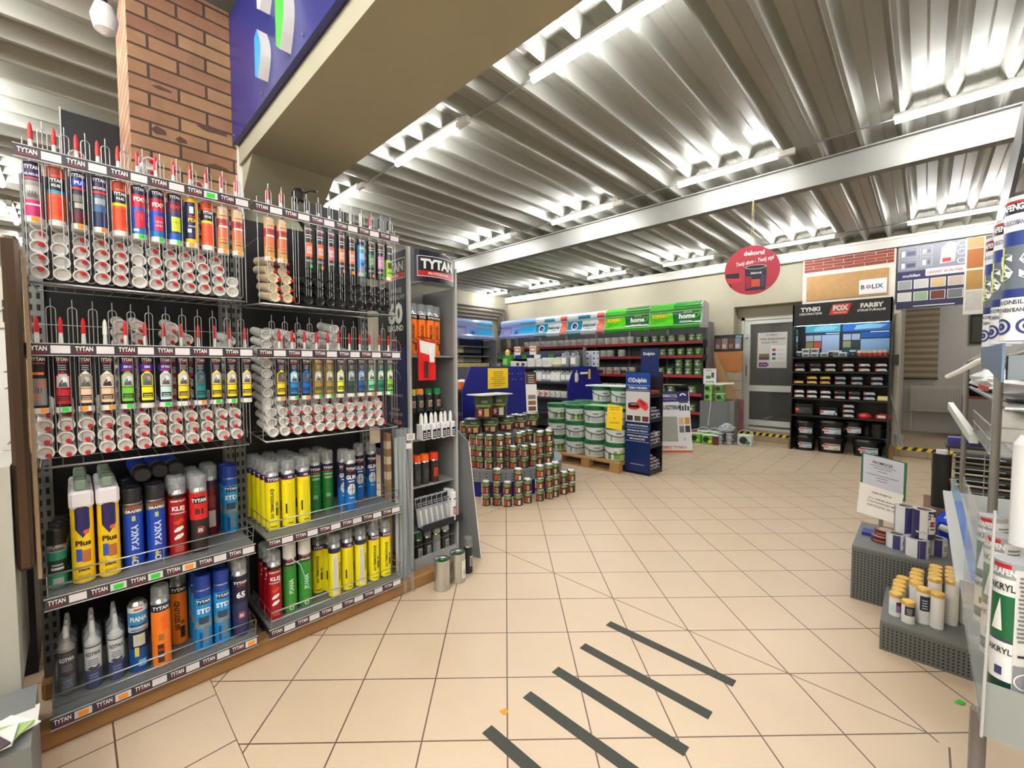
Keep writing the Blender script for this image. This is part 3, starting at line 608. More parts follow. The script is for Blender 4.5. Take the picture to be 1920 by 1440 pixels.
def hexes(m, r, Z):
    for v in (.42, .30): m.shape([(-.018, Z(v)), (-.006, Z(v+.05)), (.014, Z(v+.07)), (.018, Z(v+.03)), (.004, Z(v-.01)), (-.016, Z(v-.03))], WHITE, on_cyl(r, e=.001))
    m.shape([(-.02, Z(.55)), (.012, Z(.62)), (.022, Z(.57)), (-.004, Z(.51))], M((214, 70, 30), .4), on_cyl(r, e=.001)); lines(m, on_cyl(r, e=.001), -.018, .018, Z(.08), Z(.18), 3, M((200, 120, 110), .4))
def redring(v): return lambda m, r, Z: (ringp(m, on_cyl(r, e=.0010), .002, Z(v), .017, .013, M((214, 40, 44), .35), 18, -pi*.9, pi*.75), lines(m, on_cyl(r, e=.001), -.009, .011, Z(v)-.009, Z(v)+.009, 3, WHITE, .1, .55))
def pian_x(m, r, Z): ringp(m, on_cyl(r, e=.001), 0, Z(.07), .011, .007, WHITE, 14)
def winpic(m, r, Z): m.shape([(-.022, Z(.50)), (-.008, Z(.58)), (.014, Z(.57)), (.024, Z(.48)), (.018, Z(.36)), (-.010, Z(.34)), (-.022, Z(.40))], M((206, 212, 210), .35), on_cyl(r, e=.001)); rect(m, on_cyl(r, e=.0014), .002, .005, Z(.36), Z(.56), DARK); rect(m, on_cyl(r, e=.0014), -.015, .018, Z(.455), Z(.465), DARK)
D_ = {
 'plus': can([(0, 1, (244, 204, 24))], [('Plus', .020, .515, (50, 30, 30)), ('piana', .011, .17, (70, 50, 20))], [(-.022, -.004, .28, .44, (60, 90, 180)), (-.004, .022, .26, .42, (190, 110, 50)), (-.018, .018, .05, .10, (210, 170, 20))], 'box', h=.315, extra=shield),
 'pianka': can([(0, .86, (26, 68, 180)), (.86, .97, (120, 108, 84)), (.97, 1, (60, 60, 64))], [('GRAFEN', .0105, .895, Wc), ('PIANKA', .021, .47, (206, 220, 246), .12, .002), ('PP', .017, .13, (222, 214, 90), .04)], [(-.02, .02, .865, .925, (30, 30, 34)), (-.018, .018, .945, .985, (150, 60, 50)), (-.006, .006, .74, .82, (180, 200, 130))], 'color', h=.275, capc=(34, 34, 38), extra=pian_x),
 'klej': can([(0, .94, (166, 18, 28)), (.94, 1, (50, 12, 16))], [('KLEJ', .018, .78, Wc), ('HOME PLAST', .007, .90, Wc), ('DO STYROPIANU', .006, .70, Wc)], [], 'clear', h=.285, extra=hexes),
 'b1': can([(0, .55, (34, 30, 34)), (.55, 1, (216, 34, 36))], [('TYTAN', .015, .87, Wc), ('B1', .024, .69, (40, 20, 24))], [(-.024, .024, .82, .93, (30, 28, 40))], 'clear', h=.285, extra=redring(.38)),
 'maroon': can([(0, .9, (92, 18, 34)), (.9, 1, (40, 30, 60))], [], [(-.012, .018, .15, .45, (200, 190, 190)), (-.018, .018, .5, .72, (130, 50, 60))], 'clear', h=.285),
 'std': can([(0, .36, (30, 140, 210)), (.36, .48, (130, 150, 160)), (.48, .88, (34, 150, 220)), (.88, 1, (24, 70, 160))], [('TYTAN', .012, .82, Wc), ('STD', .021, .66, Wc)], [(-.022, .022, .77, .86, (26, 36, 70)), (-.021, .019, .44, .56, (50, 70, 100)), (-.002, .017, .10, .40, (110, 130, 140)), (-.020, -.008, .05, .3, (20, 80, 140))], 'color', h=.285, capc=(26, 60, 150)),
 '65': can([(0, .55, (44, 50, 92)), (.55, 1, (30, 26, 58))], [('TYTAN', .013, .89, Wc), ('65', .026, .69, Wc)], [(-.017, .017, .83, .845, (200, 40, 50))], 'clear', h=.305, extra=redring(.35)),
 'sek': can([(0, .88, (250, 126, 26)), (.88, 1, (30, 28, 44))], [('TYTAN', .014, .94, Wc), ('60 SEKUND', .019, .50, (80, 40, 20), .17, -.009)], [(.002, .020, .10, .30, (60, 36, 30)), (.004, .018, .34, .40, (130, 90, 50)), (-.024, -.020, .05, .8, (250, 150, 40))], 'clear', h=.285),
 'seko': can([(0, .88, (250, 130, 30)), (.88, 1, (30, 28, 44))], [('TYTAN', .015, .94, Wc)], [(-.016, .006, .07, .36, (60, 36, 30)), (-.014, .004, .16, .19, Wc), (-.014, .004, .26, .29, (200, 60, 40)), (-.012, .006, .42, .52, (150, 110, 60)), (.008, .009, .05, .85, (220, 100, 20)), (-.002, .022, .58, .8, (244, 112, 30))], 'clear', h=.285),
 'term': can([(0, .90, (244, 230, 24)), (.90, .915, (200, 40, 50)), (.915, 1, (36, 34, 80))], [('TYTAN', .013, .952, Wc), ('DO TERMOIZOLACJI', .0125, .50, (60, 60, 30), .155, -.010)], [(.006, .021, .26, .42, (70, 72, 60)), (.006, .020, .44, .52, (150, 150, 90)), (-.020, .012, .05, .07, (120, 110, 30))], 'clear', h=.285),
 'termb': can([(0, .90, (244, 230, 24)), (.90, .915, (200, 40, 50)), (.915, 1, (36, 34, 80))], [], [(-.014, .016, .12, .84, (232, 214, 20)), (-.024, -.016, .25, .44, (50, 50, 44)), (.018, .026, .3, .4, (240, 240, 220)), (-.010, .012, .93, .97, (190, 190, 210)), (-.012, .014, .05, .07, (120, 110, 30))], 'clear', h=.285),
 'term2': can([(0, .90, (244, 230, 24)), (.90, 1, (36, 34, 80))], [('TERMOIZOLACJI', .010, .50, (80, 80, 50), .14, .016)], [(-.022, .004, .03, .86, (222, 220, 214)), (-.018, .0, .10, .80, (206, 204, 200))], 'clear', h=.285),
 'lowex': can([(0, .84, (26, 120, 52)), (.84, .86, (200, 40, 50)), (.86, 1, (34, 32, 70))], [('TYTAN', .014, .92, Wc), ('LOW-EX', .0095, .79, (190, 220, 190)), ('GREEN', .0105, .72, (190, 220, 190))], [(-.016, .008, .30, .38, (120, 170, 130)), (-.02, .018, .20, .28, (70, 90, 60)), (-.014, .014, .56, .565, (120, 180, 130)), (-.014, .014, .44, .443, (120, 180, 130))], 'clear', h=.285),
 'gun': can([(0, .46, (20, 110, 190)), (.46, .70, (24, 60, 130)), (.70, 1, (24, 24, 52))], [('TYTAN', .0135, .90, Wc), ('GUN', .022, .72, Wc)], [(-.018, .018, .845, .86, (200, 40, 50)), (-.018, .018, .62, .64, Wc), (-.014, .012, .27, .29, (200, 220, 240))], 'clear', h=.285, extra=winpic),
 'green': can([(0, .88, (56, 148, 52)), (.88, 1, (70, 40, 40))], [('GRAFEN', .009, .93, Wc), ('PIANA', .019, .48, (206, 232, 206), .13, .0)], [(-.018, .018, .88, .97, (40, 34, 34)), (-.018, .018, .97, .99, (190, 70, 60)), (-.012, .012, .08, .16, (140, 150, 40))], 'white', h=.29, extra=pian_x),
 'pian': can([(0, .36, (24, 80, 150)), (.36, .62, (20, 34, 60)), (.62, .70, (196, 206, 212)), (.70, .92, (60, 150, 210)), (.92, 1, (236, 236, 236))], [('PIANA', .019, .82, Wc), ('PISTOLETOWA', .0075, .72, (20, 40, 90)), ('WĘŻYKOWA', .0065, .65, (20, 40, 90))], [(-.020, .020, .40, .58, (200, 204, 206)), (-.006, .012, .46, .54, (230, 200, 60)), (-.004, .022, .08, .18, (120, 190, 230)), (-.016, -.002, .24, .38, (236, 210, 90)), (-.014, .014, .95, .975, (200, 60, 60))], 'none', h=.29),
 'grafen': can([(0, .33, (40, 150, 120)), (.33, .66, (30, 40, 40)), (.66, .86, (30, 140, 112)), (.86, 1, (150, 160, 160))], [('GRAFEN', .009, .93, (60, 30, 30))], [(-.018, .018, .42, .48, (210, 220, 220)), (-.016, .016, .52, .56, (180, 190, 190)), (-.014, .016, .06, .22, (170, 180, 178))], 'color', h=.165, r=.0275, capc=(24, 30, 28)),
}
SLEEVE = M((215, 222, 225), .08, alpha=.09)
def bottle(label_c, cap_c, txt, low):
    def mk():
        m = MB(); r = .0255; m.lathe([(0, r*.9, .004, r, DARK), (.004, r, .07, r, M(low, .3)), (.07, r, .15, r, M(label_c, .35)), (.155, r, .165, r, M(cap_c, .3)), (.165, r, .185, r*.5, M(cap_c, .3)), (.185, r*.5, .20, r*.42, M(cap_c, .3))], 22)
        m.text(txt, .013, M((40, 40, 60) if sum(label_c) > 500 else Wc, .4), on_cyl(r, e=.0012), 0, .128, maxw=.046, bold=.04)
        lines(m, on_cyl(r, e=.001), -.018, .018, .088, .112, 3, M((120, 120, 140), .4)); m.shape([(-.02, .076), (-.008, .084), (.004, .078), (.018, .086), (.02, .074), (0, .066)], DARK, on_cyl(r, e=.001)); lines(m, on_cyl(r, e=.001), -.016, .016, .03, .06, 3, M((120, 130, 190), .4))
        m.v = [(a, b, c*1.15) for a, b, c in m.v]; o = m.build('anchor_bottle'); m = MB(); m.lathe([(0, .010, .03, .009, M((220, 222, 224), .3)), (.03, .009, .05, .006, M((220, 222, 224), .3))], 12); m.build('nozzle', o, (0, 0, .229))
        m = MB(); m.lathe([(.0, .0275, .18, .030, SLEEVE), (.18, .030, .21, .031, SLEEVE)], 16, cap0=False, cap1=False); m.build('clear_sleeve', o); return o
    return mk
D_['kot'] = bottle((222, 224, 226), (200, 204, 208), 'KOTWA', (34, 44, 110)); D_['kotb'] = bottle((70, 50, 48), (150, 146, 144), 'KOTWA', (90, 90, 92))
def fcan(key, x, y, z, label, group, cat='foam can', rot=None):
    a = math.atan2(-y, -x)*.35 if rot is None else rot
    return place('can'+key, D_[key], (x, y, z), a, label, cat, group)
Z1, Z0 = .5975, .1375
# left bay, upper shelf
G1 = 'cans on the upper shelf of the left bay'; G2 = 'cans on the lower shelf of the left bay'
for k in range(4): fcan('grafen', -2.415-.06*k, -.066+.004*k, Z1, 'small green and black spray can, %s from the front at the left shelf end' % ORD[k+1], G1, 'spray can')
for c, y in enumerate((.006, .082)):
    for k in range(5): fcan('plus', -2.397-.074*k, y, Z1, 'yellow foam can with white box cap, %s from the front in the %s row' % (ORD[k+1], ['left', 'right'][c]), G1, rot=.02)
for c, y in enumerate((.160, .236)):
    for k in range(4): fcan('pianka', -2.425-.072*k, y, Z1, 'blue foam can with black cap, %s from the front in the %s row' % (ORD[k+1], ['left', 'right'][c]), G1)
for k, (x, y) in enumerate([(-2.44, .198), (-2.48, .262), (-2.48, .32)]):
    o = place('canpianka', None, (x-.18, y, Z1+.39), 0, 'blue foam can lying on top with dark cap to the aisle, %s from the left' % ORD[k+1], 'foam can', 'cans lying on the blue ones', tilt=(0, pi/2)); o.location = (x-.35, y, Z1+.385)
for k in range(3): fcan('klej', -2.42-.072*k, .311, Z1, 'dark red foam can with two white blocks, %s from the front, upper left shelf' % ORD[k+1], G1)
for k in range(4): fcan('b1', -2.396-.072*k, .385, Z1, 'red over black foam can, %s from the front on the upper left shelf' % ORD[k+1], G1)
for k in range(2): fcan('maroon', -2.60-.072*k, .467, Z1, 'maroon foam can with grey patch, %s from the front' % ORD[k+1], G1)
for k in range(2): fcan('std', -2.56-.074*k, .545, Z1, 'light blue foam can, %s one at right end of upper left shelf' % ['front', 'rear'][k], G1)
# left bay, lower shelf
for k in range(3): fcan('kotb', -2.46-.060*k, -.055+.002*k, Z0, 'brown labelled anchor bottle in clear sleeve, %s from the front' % ORD[k+1], G2, 'bottle')
for c, y in enumerate((.020, .090)):
    for k in range(3): fcan('kot', -2.435+.0*c-.062*k, y, Z0, 'white and blue anchor bottle in clear sleeve, %s from the front of %s row' % (ORD[k+1], ['left', 'right'][c]), G2, 'bottle')
fcan('pian', -2.425, .162, Z0, 'white and blue foam can without cap on lower left shelf', G2)
fcan('seko', -2.395, .235, Z0, 'bright orange foam can in front on the lower left shelf', G2); fcan('sek', -2.53, .315, Z0, 'orange foam can set back in shade on the lower left shelf', G2)
for c, y in enumerate((.388, .462)):
    for k in range(3): fcan('std', -2.395-.074*k, y, Z0, 'light blue foam can on the lower left shelf, %s from the front of %s row' % (ORD[k+1], ['left', 'right'][c]), G2)
for k in range(3): fcan('65', -2.385-.072*k, .535, Z0, 'navy foam can with red ring, %s from the front' % ORD[k+1], G2)
# right bay, upper shelf
G3 = 'cans on the upper shelf of the right bay'; G4 = 'cans on the lower shelf of the right bay'; ZR = .5975
for c, (y, ky) in enumerate([(.708, 'term'), (.787, 'termb'), (.866, 'termb')]):
    for k in range(5): fcan(ky, -2.445-.074*k, y-.002*k, ZR, 'yellow and navy foam can, %s from front of %s yellow row' % (ORD[k+1], ORD[c+1]), G3, rot=.0)
for c, y in enumerate((.962, 1.036)):
    for k in range(3): fcan('lowex', -2.54-.074*k, y, ZR, 'dark green foam can, %s from the front of the %s row' % (ORD[k+1], ['left', 'right'][c]), G3)
for k, (x, y) in enumerate([(-2.436, 1.126), (-2.51, 1.118), (-2.62, 1.270), (-2.60, 1.345)]): fcan('gun', x, y, ZR, 'blue and navy foam can with window picture, %s' % ['nearest the shelf front', 'just behind the nearest one', 'set back near the right end', 'last at the right end'][k], G3)
# right bay, lower shelf
for k in range(3): fcan('klej', -2.41-.074*k, .697, Z0, 'dark red foam can, %s from the front of lower right shelf' % ORD[k+1], G4)
for c, y in enumerate((.779, .857)): fcan('green', -2.43, y, Z0, 'green foam can with white cap, %s of the two' % ['left', 'right'][c], G4)
fcan('term', -2.515, .960, Z0, 'yellow foam can standing behind the first one on lower right shelf', G4)
for c, (x, y, ky) in enumerate([(-2.407, 1.012, 'term2'), (-2.425, 1.095, 'termb'), (-2.411, 1.172, 'term2'), (-2.414, 1.258, 'term'), (-2.41, 1.334, 'term')]):
    fcan(ky, x, y, Z0, 'yellow foam can with %s label, %s in front row of lower right shelf' % ('white' if ky == 'term2' else 'dark' if ky == 'term' else 'faded', ORD[c+1]), G4, rot=.0)
    fcan('termb', x-.085, y+.004, Z0, 'yellow foam can hidden behind the %s front yellow can' % ORD[c+1], G4)
m = MB(); m.tube([(-2.37, .795, .42), (-2.36, .81, .40), (-2.355, .83, .33), (-2.35, .85, .26)], .003, M((120, 200, 190), .3), 6); m.tube([(-2.372, .77, .45), (-2.368, .79, .42), (-2.366, .82, .425)], .002, WHITE, 5)
tag(m.build('straw'), 'thin pale green straw tied to the left green can', 'straw')

# ================================================================== CURVED DISPLAY STAND beside the rack
ds = empty('display_stand', (-2.72, 1.80, 0), 'tall navy display stand with curved header, right of the sealant rack', 'display stand')
NV = M((26, 32, 92), .25); STD = M((18, 20, 42), .3)
m = MB(); m.box(-.21, .205, -.205, -.19, .05, 2.25, NV); m.box(-.20, .20, -.206, -.2055, 1.60, 2.25, STD)
f = face_ny(-.2068); 
frame_rect(m, f, -.17, .165, 2.06, 2.20, .006, LGREY); m.text('TYTAN', .062, LGREY, f, 0, 2.145, maxw=.29, bold=.04); rect(m, f, -.16, .155, 2.068, 2.10, RED); m.text('PROFESSIONAL', .016, WHITE, face_ny(-.2075), 0, 2.084, maxw=.28)
m.text('PIANOKLEJ', .03, LGREY, f, .01, 1.985, maxw=.34); m.text('UNIWERSALNY', .03, LGREY, f, .01, 1.935, maxw=.34)
m.text('60', .13, WHITE, f, .03, 1.825, maxw=.30, bold=.05); m.text('SEKUND', .038, WHITE, f, .03, 1.722, maxw=.32, bold=.03)
ringp(m, f, .02, 1.56, .085, .080, ORANGE, 24, 0, 5.2); m.text('60', .04, ORANGE, f, .02, 1.56); ringp(m, f, .02, 1.36, .07, .067, LGREY, 24, 0, 4)
m.text('SZYBKOSCHNĄCA', .016, LGREY, f, .02, 1.25, maxw=.3); m.text('WYSOKA', .018, LGREY, f, .02, 1.15); m.text('SKUTECZNOŚĆ', .018, LGREY, f, .02, 1.115, maxw=.3); m.text('SPECJAŁ.', .022, ORANGE, f, .05, 1.06)
m.build('side_panel', ds)
m = MB(); m.box(-.21, .19, .185, .197, .05, 2.03, M((140, 142, 142), .4)); m.build('side_panel', ds)
m = MB(); m.box(-.21, -.20, -.19, .19, .05, 2.05, M((128, 128, 126), .4)); m.build('back_panel', ds)
m = MB(); m.box(.19, .215, -.215, -.195, .05, 2.26, LGREY); m.build('post', ds); m = MB(); m.box(.19, .215, .180, .2, .05, 2.17, LGREY); m.build('post', ds)
# curved header
m = MB(); n = 14; R_ = .30; pts = []
for i in range(n+1):
    t = -1+2*i/n; pts.append((.20+.075*(1-t*t), .195*t, 2.255-.035*(t+1)/2-.0, 2.035))
L_ = 0; arc = [0]
for i in range(n): arc.append(arc[-1]+math.hypot(pts[i+1][0]-pts[i][0], pts[i+1][1]-pts[i][1]))
tot = arc[-1]
def on_header(e):
    def fn(u, v):
        s = max(0, min(tot, u+tot/2)); k = max(i for i in range(n) if arc[i] <= s+1e-9) if s < tot else n-1
        q = (s-arc[k])/(arc[k+1]-arc[k]); a, b = pts[k], pts[k+1]; dx, dy = b[0]-a[0], b[1]-a[1]; L = math.hypot(dx, dy)
        return (a[0]+dx*q+dy/L*e, a[1]+dy*q-dx/L*e, v)
    return fn
for i in range(n):
    a, b = pts[i], pts[i+1]
    m.faces([(a[0], a[1], a[3]), (b[0], b[1], b[3]), (b[0], b[1], b[2]), (a[0], a[1], a[2])], [(0, 1, 2, 3)], STD, True)
    m.faces([(a[0]-.01, a[1], a[3]), (b[0]-.01, b[1], b[3]), (b[0]-.01, b[1], b[2]), (a[0]-.01, a[1], a[2])], [(3, 2, 1, 0)], LGREY, True)
    m.faces([(a[0]-.01, a[1], a[2]), (b[0]-.01, b[1], b[2]), (b[0], b[1], b[2]), (a[0], a[1], a[2])], [(0, 1, 2, 3)], LGREY)
h1, h2 = on_header(.0012), on_header(.002)
h1.r = h2.r = .12
def strip(fn, u0, u1, v0, v1, mat, k=8):
    for i in range(k): rect(m, fn, u0+(u1-u0)*i/k, u0+(u1-u0)*(i+1)/k, v0, v1, mat)
strip(h1, -.155, .155, 2.072, 2.108, RED); 
for (v0, v1) in ((2.068, 2.072), (2.204, 2.208)): strip(h1, -.16, .16, v0, v1, WHITE)
for u in (-.162, .158): rect(m, h1, u, u+.004, 2.068, 2.208, WHITE)
h4 = on_header(.005); m.text('TYTAN', .062, WHITE, h4, 0, 2.155, maxw=.27, bold=.045); m.text('PROFESSIONAL', .018, WHITE, h4, 0, 2.09, maxw=.25, bold=.02)
m.build('header', ds)
for z in (1.53, 1.13, .945, .615, .30, .06):
    m = MB(); m.box(-.20, .20 if z != 1.13 else .05, -.19, .185, z-.012, z, M((140, 142, 142), .4)); m.build('shelf', ds)
    if z < .1:
        m = MB(); m.box(.20, .215, -.19, .185, z-.02, z+.05, LGREY); m.tube([(.21, -.19, z+.14), (.21, .185, z+.14)], .002, WIRE, 5); m.build('shelf_front', ds)
for x in (.15, -.15):
    for y in (-.16, .16):
        m = MB(); m.lathe([(-.012, .022, .012, .022, GREY)], 14); m.v = [(a, c_, b+.022) for a, b, c_ in m.v]; m.box(-.016, .016, -.016, .016, .022, .048, CHROME); o = m.build('caster', ds, (x, y, 0))
DG = 'goods on the curved navy display'
for k, y in enumerate((1.655, 1.728, 1.80, 1.875)):
    fcan('sek', -2.575-.03*(k == 3), y, 1.53, 'orange foam can on the top shelf of the curved display, %s from left' % ORD[k+1], DG, rot=0)
def tube_box():
    m = MB(); m.box(-.04, .04, -.016, .016, 0, .11, M((230, 230, 232), .35), .006); rect(m, face_px(.0406), -.014, .014, .01, .07, STD); lines(m, face_px(.0412), -.010, .010, .02, .06, 3, WHITE); m.lathe([(.11, .014, .16, .013, WHITE), (.16, .013, .185, .006, WHITE)], 12); return m.build('adhesive_tube')
for k in range(7): place('tubebox', tube_box, (-2.49-.01*(k % 2), 1.665+.042*k, .945), .0, 'small white and navy adhesive tube, %s from left on the display' % ORD[k+1], 'adhesive tube', 'white adhesive tubes in a row')
def spray(body, cap, h=.19, r=.03, lab=WHITE):
    def mk():
        m = MB(); m.lathe([(0, r, h*.75, r, body), (h*.75, r, h*.82, r*.8, SILVER)], 18); m.cyl_patch(r+.0007, -.5, .6, h*.2, h*.5, lab); lines(m, on_cyl(r, e=.0014), -.012, .014, h*.24, h*.46, 4, body)
        o = m.build('spray_can'); m = MB(); m.lathe([(0, r*.98, h*.2, r*.92, cap), (h*.2, r*.92, h*.22, r*.8, cap)], 18); m.build('cap', o, (0, 0, h*.8)); return o
    return mk
SG_ = M((40, 44, 46), .35)
for k, (y, c, cn) in enumerate([(1.66, M((200, 200, 60), .4), 'lime capped'), (1.725, ORANGE, 'orange capped'), (1.80, M((20, 120, 60), .4), 'dark green capped'), (1.875, M((20, 150, 80), .4), 'bright green capped')]):
    place('sp%d' % k, spray(SG_, c, .16, .031, M((190, 160, 130), .4)), (-2.60, y, 1.13), 0, '%s small black can behind the white tubes' % cn, 'can', DG)
for k, (y, c, cn, b) in enumerate([(1.665, M((250, 90, 20), .4), 'left', SG_), (1.735, M((252, 110, 30), .4), 'middle', SG_), (1.815, M((240, 60, 20), .4), 'right', M((60, 30, 26), .4))]):
    place('spo%d' % k, spray(b, c, .21, .034, M((224, 70, 30), .4) if k == 2 else M((70, 72, 74), .4)), (-2.56, y, .615), 0, 'black can with orange cap on the display, %s one of three' % cn, 'can', DG)
def pouch():
    m = MB(); m.faces([(0, -.032, 0), (0, .032, 0), (-.035, .034, .20), (-.035, -.034, .20), (-.012, -.032, 0), (-.012, .032, 0), (-.04, .034, .20), (-.04, -.034, .20)], [(0, 1, 2, 3), (7, 6, 5, 4), (0, 3, 7, 4), (1, 5, 6, 2), (3, 2, 6, 7), (0, 4, 5, 1)], M((170, 172, 176), .3))
    g = lambda u, v: (-.035*v/.2+.0009, u, v); rect(m, g, -.032, .032, .13, .19, STD); lines(m, lambda u, v: (-.035*v/.2+.0018, u, v), -.024, .024, .14, .17, 2, LGREY); rect(m, g, -.008, .014, .01, .11, WHITE); return m.build('pouch')
for k in range(6): place('pouch', pouch, (-2.49, 1.665+.045*k, .335), .25, 'grey and navy hanging pouch, %s from left in the display tray' % ORD[k+1], 'pouch', 'grey pouches in the tray')
for k in range(3): place('spw', spray(M((226, 226, 228), .4), WHITE, .20, .026, M((200, 40, 50), .4)), (-2.455, 1.905+.02*k, .335) if k == 0 else (-2.46-.05*k, 1.93, .335), 0, 'white bottle with red label, %s in the display tray' % ['front', 'middle', 'rear'][k], 'bottle', 'white bottles in the tray')
m = MB(); m.box(-2.50, -2.43, 1.635, 1.98, .315, .335, STD); m.box(-2.435, -2.43, 1.635, 1.98, .335, .365, STD); tag(m.build('tray'), 'dark open cardboard tray clipped low on the curved display', 'tray')
for k, (y, b, c) in enumerate([(1.665, M((24, 30, 28), .4), M((30, 90, 50), .4)), (1.74, M((50, 50, 52), .4), M((150, 152, 154), .4)), (1.82, M((150, 152, 150), .4), M((200, 220, 190), .4)), (1.90, M((60, 62, 62), .4), M((222, 224, 222), .4))]):
    place('spb%d' % k, spray(b, c, .225, .031, LGREY), (-2.545, y, .06), 0, 'spray can on the lowest display shelf, %s from left' % ORD[k+1], 'spray can', 'spray cans on the lowest display shelf')
# blister pack on a hook
bp = empty('hanging_tool_pack', (-2.44, 1.68, 1.36), 'red carded tool pack hanging on a wire hook of the display', 'tool pack')
m = MB(); m.box(-.012, 0, -.06, .075, .0, .27, M((226, 36, 40), .35)); m.poly([(.001, -.055, .27), (.001, .075, .25), (.001, .072, .16), (.001, -.05, .19)], WHITE); m.build('card', bp)
m = MB(); m.box(0, .022, .02, .055, .12, .22, WHITE, .006); m.box(0, .018, -.02, .005, .02, .13, DARK, .006); m.build('blister', bp)
m = MB(); m.tube([(-.10, .0, .30), (.02, .02, .285), (.03, .03, .31)], .003, DARK, 5); m.build('hook', bp)
# tins and spray on the floor
def tin(r, h):
    def mk():
        m = MB(); m.lathe([(0, r*1.02, .006, r*1.02, SILVER), (.006, r, h-.006, r, M((196, 196, 190), .25, .8)), (h-.006, r*1.02, h, r*1.02, SILVER), (h, r*1.02, h, r*.86, SILVER), (h, r*.86, h-.008, r*.84, SILVER), (h-.008, r*.84, h-.008, 0.001, SILVER)], 26, cap1=False)
        disc(m, lambda u, v: (u, v, h-.006), 0, 0, r*.5, M((30, 80, 50), .4)); m.poly([(-.012, -.006, h-.004), (.012, -.006, h-.004), (.012, .006, h-.004), (-.012, .006, h-.004)], GREEN); return m.build('metal_tin')
    return mk
place('tin', tin(.052, .198), (-2.232, 1.640, 0), 0, 'plain bare metal tin with green lid dot, nearer one on the floor', 'tin')
o = place('tin', None, (-2.240, 1.775, 0), 0, 'plain bare metal tin with white side label, rear one on the floor', 'tin')
m = MB(); m.cyl_patch(.0535, -.1, .8, .03, .15, WHITE); lines(m, on_cyl(.0535, .35), -.014, .014, .05, .09, 4, GREY); m.build('label', o)
place('spgrey', spray(M((30, 32, 34), .4), M((110, 114, 118), .4), .245, .0315, LGREY), (-2.285, 1.905, 0), .2, 'black spray can with grey cap standing on floor behind tins', 'spray can')
m = MB(); m.faces([(-2.60, 2.02, 0), (-2.375, 2.105, 0), (-2.475, 2.075, .88), (-2.60, 2.02, 1.0), (-2.605, 2.032, 0), (-2.380, 2.117, 0), (-2.480, 2.087, .88), (-2.605, 2.032, 1.0)], [(0, 1, 2, 3), (7, 6, 5, 4), (0, 4, 5, 1), (3, 2, 6, 7), (0, 3, 7, 4)], M((112, 114, 116), .4))
m.poly([(-2.375, 2.105, 0), (-2.380, 2.117, 0), (-2.480, 2.087, .88), (-2.475, 2.075, .88)], WHITE); tag(m.build('leaning_board'), 'grey tapered board with white edge leaning at the display right side', 'board')
# clear film bag hanging at the rack end
m = MB(); n = 9; FILM = M((190, 200, 205), .12, alpha=.30); zs = [0.0, .06, .2, .45, .7, .9, 1.06]
rndb = random.Random(3); grid = []
for z in zs:
    row = []
    for i in range(n+1): t = i/n; row.append((-2.36+.035*sin(t*9+z*4)+.01*rndb.random(), 1.405+.085*t+.012*(1-z), z))
    grid.append(row)
V_ = sum(grid, []); F_ = [(j*(n+1)+i, j*(n+1)+i+1, (j+1)*(n+1)+i+1, (j+1)*(n+1)+i) for j in range(len(zs)-1) for i in range(n)]
m.faces(V_, F_, FILM, True); m.faces([(x-.05, y, z) for x, y, z in V_], [q[::-1] for q in F_], FILM, True)
fb = m.build('film_bag'); tag(fb, 'tall clear film bag standing between rack and curved display', 'bag')
m = MB(); m.poly([(-2.315, 1.44, .99), (-2.315, 1.50, .99), (-2.315, 1.50, 1.03), (-2.315, 1.44, 1.035)], OFFW); m.poly([(-2.315, 1.435, .94), (-2.315, 1.475, .935), (-2.315, 1.475, .97), (-2.315, 1.435, .975)], OFFW); lines(m, face_px(-2.3145), 1.445, 1.495, .998, 1.028, 3, GREY); m.build('tag', fb)
for k in range(3):
    m = MB(); m.lathe([(.01, .012, 1.0, .012, M((170, 176, 176), .3))], 10); tag(m.build('plastic_profile', loc=(-2.41, 1.42+.028*k, 0)), 'long grey plastic tube inside the clear film bag, %s of three' % ORD[k+1], 'tube', 'tubes in the film bag')
m = MB()
for k in range(6): m.box(-2.52, -2.48, 1.395, 1.425, .72+k*.05, .77+k*.05, M((150, 112, 70) if k % 2 else (206, 190, 160), .7))
m.box(-2.52, -2.48, 1.395, 1.425, 0, .72, M((160, 130, 90), .7)); tag(m.build('cardboard_tube'), 'striped brown cardboard profile at the right rack end', 'cardboard')

